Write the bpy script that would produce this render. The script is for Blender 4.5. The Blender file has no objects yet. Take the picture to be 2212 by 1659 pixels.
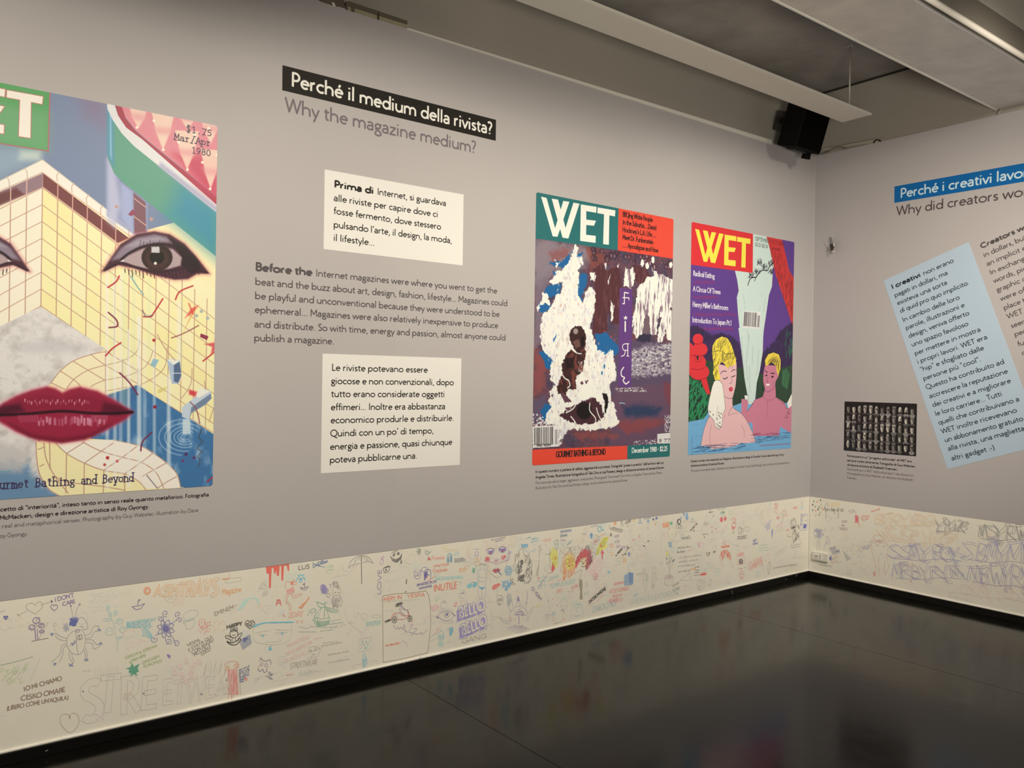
# Exhibition room corner: magazine covers and texts on grey walls above a strip of pen drawings, dark glossy floor.
import bpy, bmesh, math, random
import numpy as np
from mathutils import Vector, Matrix

SC = bpy.context.scene
COL = SC.collection
random.seed(7)
rng = np.random.RandomState(11)

# ------------------------------------------------------------------ camera
F_PX, YAW, PITCH, ROLL = 1783.8387, 0.6596034913, -0.0042299405, 0.0152521561
CAM = np.array([-5.99810, -3.78832, 1.55])
CX, CY = 1106.0, 829.5
FW = np.array([math.sin(YAW) * math.cos(PITCH), math.cos(YAW) * math.cos(PITCH), math.sin(PITCH)])
_r = np.cross(FW, [0, 0, 1]); _r /= np.linalg.norm(_r); _u = np.cross(_r, FW)
RT = _r * math.cos(ROLL) + _u * math.sin(ROLL)
UP = -_r * math.sin(ROLL) + _u * math.cos(ROLL)
cd = bpy.data.cameras.new('camera'); cam = bpy.data.objects.new('camera', cd); COL.objects.link(cam)
cd.sensor_width = 36.0; cd.lens = F_PX / 2212 * 36.0; cd.clip_start = 0.05; cd.clip_end = 60
cam.matrix_world = Matrix(((RT[0], UP[0], -FW[0], CAM[0]), (RT[1], UP[1], -FW[1], CAM[1]), (RT[2], UP[2], -FW[2], CAM[2]), (0, 0, 0, 1)))
SC.camera = cam

# ------------------------------------------------------------------ world, lights, exposure
w = bpy.data.worlds.new('world'); SC.world = w; w.use_nodes = True
w.node_tree.nodes['Background'].inputs[0].default_value = (1.0, 0.9, 0.75, 1)
w.node_tree.nodes['Background'].inputs[1].default_value = 0.02
SC.view_settings.view_transform = 'Standard'; SC.view_settings.look = 'None'
SC.view_settings.exposure = 0.0; SC.view_settings.gamma = 1.0; SC.view_settings.use_curve_mapping = False
WARM = (1.0, 0.875, 0.68)

def spot(name, loc, target, power, angle, blend=0.9, size=0.06, color=WARM):
    d = bpy.data.lights.new(name, 'SPOT'); d.energy = power; d.spot_size = math.radians(angle); d.spot_blend = blend
    d.shadow_soft_size = size; d.color = color
    o = bpy.data.objects.new(name, d); COL.objects.link(o); o.location = loc
    o.rotation_euler = (Vector(target) - Vector(loc)).to_track_quat('-Z', 'Y').to_euler()
    return o

def area(name, loc, target, power, sx, sy, color=WARM):
    d = bpy.data.lights.new(name, 'AREA'); d.energy = power; d.shape = 'RECTANGLE'; d.size = sx; d.size_y = sy; d.color = color
    o = bpy.data.objects.new(name, d); COL.objects.link(o); o.location = loc
    o.rotation_euler = (Vector(target) - Vector(loc)).to_track_quat('-Z', 'Y').to_euler()
    return o

spot('track_spot', (-6.4, -2.7, 3.50), (-6.1, 0, 1.5), 295, 90, 1.0, 0.14)
spot('track_spot', (-4.3, -2.7, 3.50), (-4.0, 0, 1.38), 275, 90, 1.0, 0.14)
spot('track_spot', (-2.4, -2.7, 3.50), (-2.0, 0, 1.40), 215, 90, 1.0, 0.14)
spot('track_spot', (-1.5, -3.0, 3.50), (-0.6, 0, 1.6), 185, 78, 1.0, 0.14)
spot('track_spot', (-2.9, -3.8, 3.50), (0, -2.4, 1.5), 440, 80, 1.0, 0.05)
area('room_fill', (-6.5, -5.2, 3.7), (-6.5, -5.2, 0), 70, 2.4, 1.0)  # unseen area fill, added to raise the ambient level
spot('ceiling_fill', (-6.6, -5.8, 0.5), (-1.3, -0.6, 3.8), 900, 56, 1.0, 0.7)  # unseen soft spot, added to brighten the ceiling and upper walls

# ------------------------------------------------------------------ colour helpers
def lin(c):
    c = np.asarray(c, dtype=np.float64)
    return np.where(c <= 0.04045, c / 12.92, ((c + 0.055) / 1.055) ** 2.4)
def enc(c):
    c = np.clip(c, 0, 1)
    return np.where(c <= 0.0031308, c * 12.92, 1.055 * np.power(c, 1 / 2.4) - 0.055)
REF = lin(np.array([234, 224, 202]) / 255.0)
def alb(c, k=0.80):
    """albedo whose look under the warm lamps is the sRGB colour c (0-255)"""
    return np.clip(lin(np.asarray(c, dtype=np.float64) / 255.0) / REF * k, 0.002, 0.9)

def P(name, color, rough=0.6, metal=0.0, spec=0.5, bump=None, var=None):
    m = bpy.data.materials.new(name); m.use_nodes = True
    nt = m.node_tree; b = nt.nodes['Principled BSDF']
    b.inputs['Base Color'].default_value = (*[float(x) for x in color], 1)
    b.inputs['Roughness'].default_value = rough; b.inputs['Metallic'].default_value = metal
    b.inputs['Specular IOR Level'].default_value = spec
    if bump or var:
        tc = nt.nodes.new('ShaderNodeTexCoord')
    if var:
        sc, amt, det = var
        n = nt.nodes.new('ShaderNodeTexNoise'); n.inputs['Scale'].default_value = sc; n.inputs['Detail'].default_value = det
        nt.links.new(tc.outputs['Object'], n.inputs['Vector'])
        r = nt.nodes.new('ShaderNodeMapRange'); r.inputs['From Min'].default_value = 0.3; r.inputs['From Max'].default_value = 0.7
        r.inputs['To Min'].default_value = 1 - amt; r.inputs['To Max'].default_value = 1 + amt
        nt.links.new(n.outputs['Fac'], r.inputs['Value'])
        mx = nt.nodes.new('ShaderNodeVectorMath'); mx.operation = 'MULTIPLY'
        mx.inputs[0].default_value = [float(x) for x in color]
        nt.links.new(r.outputs['Result'], mx.inputs[1]); nt.links.new(mx.outputs[0], b.inputs['Base Color'])
    if bump:
        sc, st, dist = bump
        n = nt.nodes.new('ShaderNodeTexNoise'); n.inputs['Scale'].default_value = sc; n.inputs['Detail'].default_value = 5
        nt.links.new(tc.outputs['Object'], n.inputs['Vector'])
        bp = nt.nodes.new('ShaderNodeBump'); bp.inputs['Strength'].default_value = st; bp.inputs['Distance'].default_value = dist
        nt.links.new(n.outputs['Fac'], bp.inputs['Height']); nt.links.new(bp.outputs['Normal'], b.inputs['Normal'])
    return m

def vcol_material(name, rough=0.7):
    m = bpy.data.materials.new(name); m.use_nodes = True
    nt = m.node_tree; b = nt.nodes['Principled BSDF']
    a = nt.nodes.new('ShaderNodeVertexColor'); a.layer_name = 'ink'
    nt.links.new(a.outputs['Color'], b.inputs['Base Color']); b.inputs['Roughness'].default_value = rough
    b.inputs['Specular IOR Level'].default_value = 0.2
    return m

# ------------------------------------------------------------------ wall surfaces: a pixel of the photograph -> metres on the wall
class Surf:
    def __init__(s, side): s.side = side
    def uz(s, x, y):
        d = FW + RT * (x - CX) / F_PX - UP * (y - CY) / F_PX
        if s.side == 'L':
            t = -CAM[1] / d[1]; p = CAM + t * d; return p[0], p[2]
        t = -CAM[0] / d[0]; p = CAM + t * d; return -p[1], p[2]
    def p3(s, u, z, d=0.0):
        return (u, -d, z) if s.side == 'L' else (-d, -u, z)
LW, RW = Surf('L'), Surf('R')
CR = {  # crops read off the photograph: origin x, y, zoom
 'A': (0, 160, 3.456), 'B': (0, 600, 2.86), 'C': (1130, 400, 4.149), 'D': (1130, 740, 4.88), 'E': (1470, 460, 5.53), 'F': (1470, 700, 4.878),
 'G': (1750, 340, 4.788), 'H': (1750, 640, 3.77), 'I': (590, 120, 4.337), 'J': (540, 350, 3.814), 'K': (680, 750, 5.72), 'M': (1860, 480, 2.963),
 '1': (0, 1240, 4.609), '2': (160, 1200, 4.365), '3': (480, 1180, 5.184), '4': (740, 1140, 5.184), '5': (980, 1120, 5.927),
 '6': (1240, 1100, 6.914), '7': (1480, 1060, 6.914), '8': (1700, 1040, 4.32)}
def cw(s, crop, X, Y):
    ox, oy, k = CR[crop]
    return s.uz(ox + X / k, oy + Y / k)

# ------------------------------------------------------------------ mesh helpers
def link_mesh(name, verts, faces, mat, parent=None, smooth=False):
    me = bpy.data.meshes.new(name); me.from_pydata([tuple(map(float, v)) for v in verts], [], faces); me.update()
    if mat: me.materials.append(mat)
    if smooth:
        for p in me.polygons: p.use_smooth = True
    o = bpy.data.objects.new(name, me); COL.objects.link(o)
    if parent: o.parent = parent
    return o
def bm_obj(name, bm, mat, parent=None, smooth=False, loc=None, rot=None):
    me = bpy.data.meshes.new(name); bm.to_mesh(me); bm.free()
    if mat: me.materials.append(mat)
    if smooth:
        for p in me.polygons: p.use_smooth = True
    o = bpy.data.objects.new(name, me); COL.objects.link(o)
    if parent: o.parent = parent
    if loc: o.location = loc
    if rot: o.rotation_euler = rot
    return o
def bx(x0, x1, y0, y1, z0, z1, bev=0.0, seg=2, bm=None):
    b = bm or bmesh.new()
    r = bmesh.ops.create_cube(b, size=1.0); vs = r['verts']
    bmesh.ops.scale(b, vec=(x1 - x0, y1 - y0, z1 - z0), verts=vs)
    bmesh.ops.translate(b, vec=((x0 + x1) / 2, (y0 + y1) / 2, (z0 + z1) / 2), verts=vs)
    if bev:
        es = list({e for v in vs for e in v.link_edges})
        bmesh.ops.bevel(b, geom=es, offset=bev, segments=seg, affect='EDGES', profile=0.5)
    return b
def cyl(p0, p1, r0, r1=None, n=20, bm=None):
    b = bm or bmesh.new(); p0 = Vector(p0); p1 = Vector(p1); d = p1 - p0
    q = d.to_track_quat('Z', 'Y').to_matrix().to_4x4()
    bmesh.ops.create_cone(b, cap_ends=True, segments=n, radius1=r0, radius2=r1 if r1 is not None else r0, depth=d.length,
                          matrix=Matrix.Translation((p0 + p1) / 2) @ q)
    return b
def tube(pts, r, n=8, bm=None):
    b = bm or bmesh.new(); pts = [Vector(p) for p in pts]; rings = []
    for i, p in enumerate(pts):
        t = (pts[min(i + 1, len(pts) - 1)] - pts[max(i - 1, 0)]).normalized()
        a = t.cross(Vector((0.13, 0.27, 0.95))).normalized(); c = t.cross(a)
        rings.append([b.verts.new(p + (a * math.cos(k * 2 * math.pi / n) + c * math.sin(k * 2 * math.pi / n)) * r) for k in range(n)])
    for i in range(len(rings) - 1):
        for k in range(n): b.faces.new((rings[i][k], rings[i][(k + 1) % n], rings[i + 1][(k + 1) % n], rings[i + 1][k]))
    b.faces.new(rings[0][::-1]); b.faces.new(rings[-1])
    return b
def empty(name, loc=(0, 0, 0), rot=(0, 0, 0)):
    o = bpy.data.objects.new(name, None); COL.objects.link(o); o.location = loc; o.rotation_euler = rot; o.empty_display_size = 0.1
    return o
def tag(o, label=None, cat=None, group=None, kind=None):
    for k, v in (('label', label), ('category', cat), ('group', group), ('kind', kind)):
        if v: o[k] = v
    return o

# ------------------------------------------------------------------ stroke lettering (humanist sans skeletons; cap height = 1)
def A(cx, cy, rx, ry, a0, a1, n=10):
    return [(cx + rx * math.cos(math.radians(a0 + (a1 - a0) * i / n)), cy + ry * math.sin(math.radians(a0 + (a1 - a0) * i / n))) for i in range(n + 1)]
O = lambda cx, cy, rx, ry: A(cx, cy, rx, ry, 0, 360, 20)
dot = lambda x, y: [(x, y - 0.055), (x, y + 0.055)]
GL = {
 'a': (.58, [A(.27, .42, .19, .185, 150, 0, 8) + [(.46, 0)], [(.46, .36), (.30, .345)] + A(.24, .19, .165, .145, 100, 270, 8) + [(.36, .06), (.46, .15)]]),
 'b': (.70, [[(.10, 0), (.10, 1.03)], O(.36, .31, .25, .265)]),
 'c': (.56, [A(.34, .31, .26, .265, 48, 312, 14)]),
 'd': (.70, [O(.34, .31, .25, .265), [(.60, 0), (.60, 1.03)]]),
 'e': (.63, [[(.09, .335), (.565, .335)] + A(.33, .31, .24, .265, 6, 315, 14)]),
 'f': (.36, [[(.17, 0), (.17, .80)] + A(.34, .80, .17, .19, 180, 85, 6), [(.03, .60), (.36, .60)]]),
 'g': (.56, [O(.27, .41, .185, .165), [(.16, .27), (.11, .20), (.16, .13), (.30, .09), (.42, .04)] + A(.29, -.13, .22, .15, 50, -240, 14), [(.42, .53), (.54, .57)]]),
 'h': (.68, [[(.10, 0), (.10, 1.03)], A(.33, .34, .24, .235, 165, 0, 8) + [(.57, 0)]]),
 'i': (.27, [[(.12, 0), (.12, .61)], dot(.12, .84)]),
 'j': (.27, [[(.12, .61), (.12, -.16)] + A(-.02, -.16, .14, .14, 0, -80, 5), dot(.12, .84)]),
 'k': (.60, [[(.10, 0), (.10, 1.03)], [(.50, .61), (.11, .27)], [(.22, .36), (.56, 0)]]),
 'l': (.26, [[(.12, 0), (.12, 1.03)]]),
 'm': (1.04, [[(.10, 0), (.10, .61)], A(.30, .36, .21, .215, 165, 0, 7) + [(.51, 0)], A(.72, .36, .21, .215, 165, 0, 7) + [(.93, 0)]]),
 'n': (.68, [[(.10, 0), (.10, .61)], A(.33, .34, .24, .235, 165, 0, 8) + [(.57, 0)]]),
 'o': (.72, [O(.36, .31, .285, .265)]),
 'p': (.70, [[(.10, -.33), (.10, .61)], O(.36, .31, .25, .265)]),
 'q': (.70, [O(.34, .31, .25, .265), [(.60, -.33), (.60, .61)]]),
 'r': (.43, [[(.10, 0), (.10, .61)], A(.33, .33, .23, .25, 165, 85, 6)]),
 's': (.46, [[(.38, .52), (.30, .565), (.21, .57), (.12, .53), (.10, .44), (.15, .36), (.26, .30), (.36, .23), (.38, .14), (.31, .06), (.20, .045), (.07, .10)]]),
 't': (.40, [[(.17, .80), (.17, .17)] + A(.31, .17, .14, .125, 180, 285, 6), [(.03, .60), (.37, .60)]]),
 'u': (.67, [[(.10, .61), (.10, .26)] + A(.32, .26, .22, .215, 180, 345, 8), [(.56, .61), (.56, 0)]]),
 'v': (.54, [[(.03, .61), (.27, .03), (.51, .61)]]),
 'w': (.86, [[(.03, .61), (.22, .03), (.43, .58), (.64, .03), (.83, .61)]]),
 'x': (.56, [[(.04, .61), (.51, 0)], [(.50, .61), (.05, 0)]]),
 'y': (.54, [[(.03, .61), (.28, .03)], [(.51, .61), (.17, -.32)]]),
 'z': (.53, [[(.06, .57), (.46, .57), (.06, .04), (.49, .04)]]),
 'A': (.74, [[(.03, 0), (.37, .97), (.71, 0)], [(.15, .33), (.59, .33)]]),
 'B': (.60, [[(.10, 0), (.10, .96), (.26, .96)] + A(.28, .75, .20, .21, 90, -90, 8) + [(.10, .54)], [(.10, .54), (.28, .54)] + A(.29, .29, .24, .25, 90, -90, 8) + [(.10, .04)]]),
 'C': (.82, [A(.47, .5, .40, .46, 50, 310, 16)]),
 'D': (.82, [[(.10, .04), (.10, .96), (.32, .96)] + A(.33, .5, .41, .46, 90, -90, 12) + [(.10, .04)]]),
 'E': (.55, [[(.48, .95), (.11, .95), (.11, .05), (.50, .05)], [(.11, .52), (.45, .52)]]),
 'F': (.53, [[(.48, .95), (.11, .95), (.11, 0)], [(.11, .50), (.44, .50)]]),
 'G': (.86, [A(.48, .5, .41, .46, 50, 330, 16) + [(.80, .46), (.52, .46)]]),
 'H': (.78, [[(.11, 0), (.11, 1)], [(.67, 0), (.67, 1)], [(.11, .53), (.67, .53)]]),
 'I': (.27, [[(.13, 0), (.13, 1)]]),
 'J': (.34, [[(.20, 1), (.20, -.02), (.15, -.14), (.03, -.19)]]),
 'K': (.68, [[(.11, 0), (.11, 1)], [(.60, 1), (.12, .48)], [(.24, .60), (.66, 0)]]),
 'L': (.50, [[(.11, 1), (.11, .05), (.48, .05)]]),
 'M': (.90, [[(.10, 0), (.12, .97), (.45, .30), (.78, .97), (.80, 0)]]),
 'N': (.84, [[(.11, 0), (.11, .94), (.72, .06), (.72, 1)]]),
 'O': (.94, [O(.47, .5, .41, .46)]),
 'P': (.57, [[(.10, 0), (.10, .95), (.27, .95)] + A(.28, .69, .23, .26, 90, -90, 9) + [(.10, .43)]]),
 'Q': (.94, [O(.47, .5, .41, .46), [(.48, .05), (.72, -.14), (.94, -.18)]]),
 'R': (.62, [[(.10, 0), (.10, .95), (.27, .95)] + A(.28, .71, .22, .24, 90, -90, 9) + [(.10, .47)], [(.27, .47), (.60, 0)]]),
 'S': (.53, [[(.45, .88), (.34, .95), (.22, .94), (.12, .86), (.10, .74), (.16, .62), (.30, .53), (.41, .43), (.46, .31), (.43, .15), (.32, .05), (.19, .05), (.07, .13)]]),
 'T': (.64, [[(.32, 0), (.32, .95)], [(.02, .95), (.62, .95)]]),
 'U': (.78, [[(.11, 1), (.11, .36)] + A(.39, .36, .28, .31, 180, 360, 12) + [(.67, 1)]]),
 'V': (.70, [[(.03, 1), (.35, .04), (.67, 1)]]),
 'W': (1.08, [[(.03, 1), (.29, .04), (.54, .95), (.79, .04), (1.05, 1)]]),
 'X': (.72, [[(.06, 1), (.67, 0)], [(.64, 1), (.05, 0)]]),
 'Y': (.64, [[(.03, 1), (.32, .48), (.61, 1)], [(.32, .48), (.32, 0)]]),
 'Z': (.68, [[(.08, .95), (.60, .95), (.07, .05), (.63, .05)]]),
 '0': (.58, [O(.29, .48, .22, .44)]),
 '1': (.58, [[(.16, .80), (.32, .96), (.32, 0)]]),
 '2': (.58, [A(.28, .70, .20, .24, 165, -25, 9) + [(.08, .05), (.52, .05)]]),
 '3': (.58, [A(.26, .72, .19, .22, 140, -80, 8), A(.26, .27, .23, .24, 80, -145, 10)]),
 '4': (.58, [[(.42, 0), (.42, .95), (.06, .28), (.54, .28)]]),
 '5': (.58, [[(.48, .92), (.16, .92), (.13, .56)] + A(.25, .31, .23, .27, 110, -135, 10)]),
 '6': (.58, [[(.44, .94), (.20, .68), (.08, .38)] + A(.29, .29, .21, .25, 160, 520, 16)]),
 '7': (.58, [[(.06, .92), (.51, .92), (.20, 0)]]),
 '8': (.58, [O(.29, .71, .17, .21), O(.29, .26, .21, .24)]),
 '9': (.58, [[(.14, 0), (.38, .28), (.50, .58)] + A(.29, .67, .21, .25, -20, 340, 16)]),
 '.': (.27, [dot(.13, .06)]), ',': (.27, [[(.16, .11), (.16, .02), (.08, -.16)]]), ':': (.27, [dot(.13, .06), dot(.13, .50)]),
 ';': (.27, [[(.16, .11), (.16, .02), (.08, -.16)], dot(.15, .50)]), '!': (.3, [dot(.14, .06), [(.14, .28), (.14, 1)]]),
 '?': (.44, [dot(.20, .06), A(.19, .76, .17, .21, 150, -45, 9) + [(.20, .42), (.20, .26)]]),
 '-': (.34, [[(.04, .33), (.30, .33)]]), '(': (.34, [A(.42, .40, .30, .66, 120, 240, 8)]), ')': (.34, [A(-.08, .40, .30, .66, 60, -60, 8)]),
 '’': (.24, [[(.15, 1.02), (.15, .92), (.07, .76)]]), "'": (.2, [[(.1, 1.02), (.1, .74)]]),
 '“': (.42, [[(.17, 1.02), (.10, .86), (.10, .76)], [(.35, 1.02), (.28, .86), (.28, .76)]]),
 '”': (.42, [[(.15, 1.02), (.15, .92), (.07, .76)], [(.33, 1.02), (.33, .92), (.25, .76)]]),
 '/': (.44, [[(.04, -.08), (.40, 1.05)]]), '·': (.4, [dot(.2, .42)]), '@': (.98, [A(.48, .40, .42, .45, -50, 280, 18), O(.48, .40, .17, .20)]),
 '$': (.58, [[(.47, .80), (.36, .88), (.22, .87), (.12, .78), (.12, .64), (.26, .52), (.40, .42), (.47, .28), (.40, .12), (.27, .06), (.08, .16)], [(.29, -.06), (.29, 1.03)]]),
 '&': (.80, [[(.72, 0), (.24, .66), (.22, .84), (.33, .95), (.44, .86), (.42, .72), (.20, .48), (.09, .28), (.15, .10), (.30, .04), (.48, .12), (.66, .44)]]),
 ' ': (.30, []), '+': (.6, [[(.3, .1), (.3, .6)], [(.05, .35), (.55, .35)]]), '_': (.5, [[(0, 0), (.5, 0)]]), '=': (.6, [[(.05, .25), (.55, .25)], [(.05, .5), (.55, .5)]])}
for _n, _b, _acc in (('é', 'e', [(.30, .72), (.42, .92)]), ('à', 'a', [(.20, .92), (.32, .72)]), ('ù', 'u', [(.24, .92), (.38, .72)]), ('è', 'e', [(.24, .92), (.36, .72)])):
    GL[_n] = (GL[_b][0], GL[_b][1] + [_acc])

def layout(text, mono=None, condense=1.0, track=0.0):
    """-> (strokes in cap units, total advance)"""
    x = 0.0; out = []
    for ch in text:
        adv, st = GL.get(ch, GL[' '])
        f = min(1.0, mono * .96 / adv) if mono else 1.0
        off = x + (mono - adv * f) / 2 if mono else x
        for s in st: out.append([(off + a * f, b) for a, b in s])
        x += (mono or adv) + track
    return out, x

def ribbon(pts, wd, closed=False):
    """polyline -> (left side, right side) with limited mitres"""
    n = len(pts); L = []; R = []
    for i in range(n):
        if closed: a, b, c = pts[i - 1], pts[i], pts[(i + 1) % n]
        else: a, b, c = pts[max(i - 1, 0)], pts[i], pts[min(i + 1, n - 1)]
        d1 = (b[0] - a[0], b[1] - a[1]); d2 = (c[0] - b[0], c[1] - b[1])
        l1 = math.hypot(*d1) or 1e-9; l2 = math.hypot(*d2) or 1e-9
        if l1 < 1e-8: d1, l1 = d2, l2
        if l2 < 1e-8: d2, l2 = d1, l1
        n1 = (-d1[1] / l1, d1[0] / l1); n2 = (-d2[1] / l2, d2[0] / l2)
        m = (n1[0] + n2[0], n1[1] + n2[1]); ml = math.hypot(*m)
        if ml < 1e-6: m = n1; k = 1
        else:
            m = (m[0] / ml, m[1] / ml); k = min(1 / max(m[0] * n1[0] + m[1] * n1[1], 0.2), 2.2)
        h = wd / 2 * k
        L.append((b[0] + m[0] * h, b[1] + m[1] * h)); R.append((b[0] - m[0] * h, b[1] - m[1] * h))
    return L, R

class Ink:
    """flat marks (print, vinyl, pen) collected in wall metres and linked as one mesh with a colour per corner"""
    def __init__(s, surf, d=0.0008): s.surf = surf; s.v = []; s.f = []; s.c = []; s.d = d; s.k = 0
    def _add(s, pts, faces, col, lift):
        base = len(s.v); dd = s.d + lift + s.k * 3e-6; s.k = (s.k + 1) % 90
        for u, z in pts: s.v.append(s.surf.p3(u, z, dd))
        for f in faces: s.f.append(tuple(base + i for i in f)); s.c.append(col)
    def line(s, pts, wd, col, closed=False, lift=0.0):
        """constant-width stroke; sharp corners are cut into separate runs with a small disc over the joint"""
        pts = [p for i, p in enumerate(pts) if i == 0 or abs(p[0] - pts[i - 1][0]) + abs(p[1] - pts[i - 1][1]) > wd * 0.04]
        if closed and len(pts) > 2: pts = pts + [pts[0]]
        if len(pts) < 2: return
        cuts = [0]
        for i in range(1, len(pts) - 1):
            ax, ay = pts[i][0] - pts[i - 1][0], pts[i][1] - pts[i - 1][1]; bx_, by = pts[i + 1][0] - pts[i][0], pts[i + 1][1] - pts[i][1]
            if ax * bx_ + ay * by < 0.6 * math.hypot(ax, ay) * math.hypot(bx_, by): cuts.append(i)
        cuts.append(len(pts) - 1)
        for a, b in zip(cuts[:-1], cuts[1:]):
            q = pts[a:b + 1]; L, R = ribbon(q, wd, False); n = len(q)
            s._add(L + R, [(n + i, n + i + 1, i + 1, i) for i in range(n - 1)], col, lift)
            if b != cuts[-1]: s._add([(pts[b][0] + wd / 2 * math.cos(k * 1.0472), pts[b][1] + wd / 2 * math.sin(k * 1.0472)) for k in range(6)], [(0, 1, 2, 3, 4, 5)], col, lift)
    def poly(s, pts, col, lift=0.0):
        a = sum(pts[i][0] * pts[(i + 1) % len(pts)][1] - pts[(i + 1) % len(pts)][0] * pts[i][1] for i in range(len(pts)))
        if a < 0: pts = pts[::-1]
        s._add(pts, [tuple(range(len(pts)))], col, lift)
    def text(s, text, p0, p1, cap, wd, col, fit=None, pre='', slant=0.0, mono=None, jitter=0.0, outline=0.0, wmul=1.0):
        st, adv = layout(text, mono); base = layout(fit if fit else text, mono)[1]
        dx, dz = p1[0] - p0[0], p1[1] - p0[1]; ln = math.hypot(dx, dz); sx = ln / max(base, 1e-6)
        ex, ez = dx / ln, dz / ln; nx, nz = -ez, ex
        off = 0.0
        if pre:
            ps, padv = layout(pre, mono); st = [[(a - padv, b) for a, b in q] for q in ps] + st
        for q in st:
            jx, jy = (random.uniform(-jitter, jitter), random.uniform(-jitter, jitter)) if jitter else (0, 0)
            pts = []
            for a, b in q:
                a2 = (a + jx) * sx + b * slant * cap; b2 = (b + jy) * cap
                if jitter: a2 += random.uniform(-jitter, jitter) * cap * 0.4; b2 += random.uniform(-jitter, jitter) * cap * 0.4
                pts.append((p0[0] + ex * a2 + nx * b2, p0[1] + ez * a2 + nz * b2))
            if outline:
                Lp, Rp = ribbon(pts, outline); s.line(Lp + Rp[::-1], wd, col, True)
            else: s.line(pts, wd * wmul, col)
    def done(s, name, mat, parent=None, label=None, cat=None, group=None, kind=None):
        o = link_mesh(name, s.v, s.f, mat, parent)
        ca = o.data.color_attributes.new('ink', 'FLOAT_COLOR', 'CORNER')
        arr = np.ones((len(o.data.loops), 4), dtype=np.float32)
        for p, c in zip(o.data.polygons, s.c):
            arr[p.loop_start:p.loop_start + p.loop_total, :3] = c
        ca.data.foreach_set('color', arr.ravel())
        return tag(o, label, cat, group, kind)

def cr(pts, closed=False, n=6):
    """Catmull-Rom through the points"""
    if len(pts) < 3: return list(pts)
    out = []; m = len(pts); rngi = range(m if closed else m - 1)
    for i in rngi:
        if closed: p0, p1, p2, p3 = pts[i - 1], pts[i], pts[(i + 1) % m], pts[(i + 2) % m]
        else: p0, p1, p2, p3 = pts[max(i - 1, 0)], pts[i], pts[i + 1], pts[min(i + 2, m - 1)]
        for k in range(n):
            t = k / n
            out.append(tuple(0.5 * (2 * p1[j] + (p2[j] - p0[j]) * t + (2 * p0[j] - 5 * p1[j] + 4 * p2[j] - p3[j]) * t * t + (3 * p1[j] - p0[j] - 3 * p2[j] + p3[j]) * t ** 3) for j in (0, 1)))
    if not closed: out.append(tuple(pts[-1]))
    return out

# ------------------------------------------------------------------ painted covers: a small numpy painter
def vnoise(h, w_, cy, cx, seed, octaves=3):
    r = np.random.RandomState(seed); out = np.zeros((h, w_), np.float32); amp = 1.0; tot = 0
    for o in range(octaves):
        gy = max(2, int(h / cy) + 3); gx = max(2, int(w_ / cx) + 3)
        g = r.rand(gy, gx).astype(np.float32)
        yy = np.linspace(0, gy - 2.001, h); xx = np.linspace(0, gx - 2.001, w_)
        y0 = yy.astype(int); x0 = xx.astype(int); fy = (yy - y0).astype(np.float32)[:, None]; fx = (xx - x0).astype(np.float32)[None, :]
        fy = fy * fy * (3 - 2 * fy); fx = fx * fx * (3 - 2 * fx)
        a = g[y0][:, x0]; b = g[y0][:, x0 + 1]; c = g[y0 + 1][:, x0]; d = g[y0 + 1][:, x0 + 1]
        out += amp * ((a * (1 - fx) + b * fx) * (1 - fy) + (c * (1 - fx) + d * fx) * fy); tot += amp
        amp *= 0.55; cy /= 2; cx /= 2
    return out / tot

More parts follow.
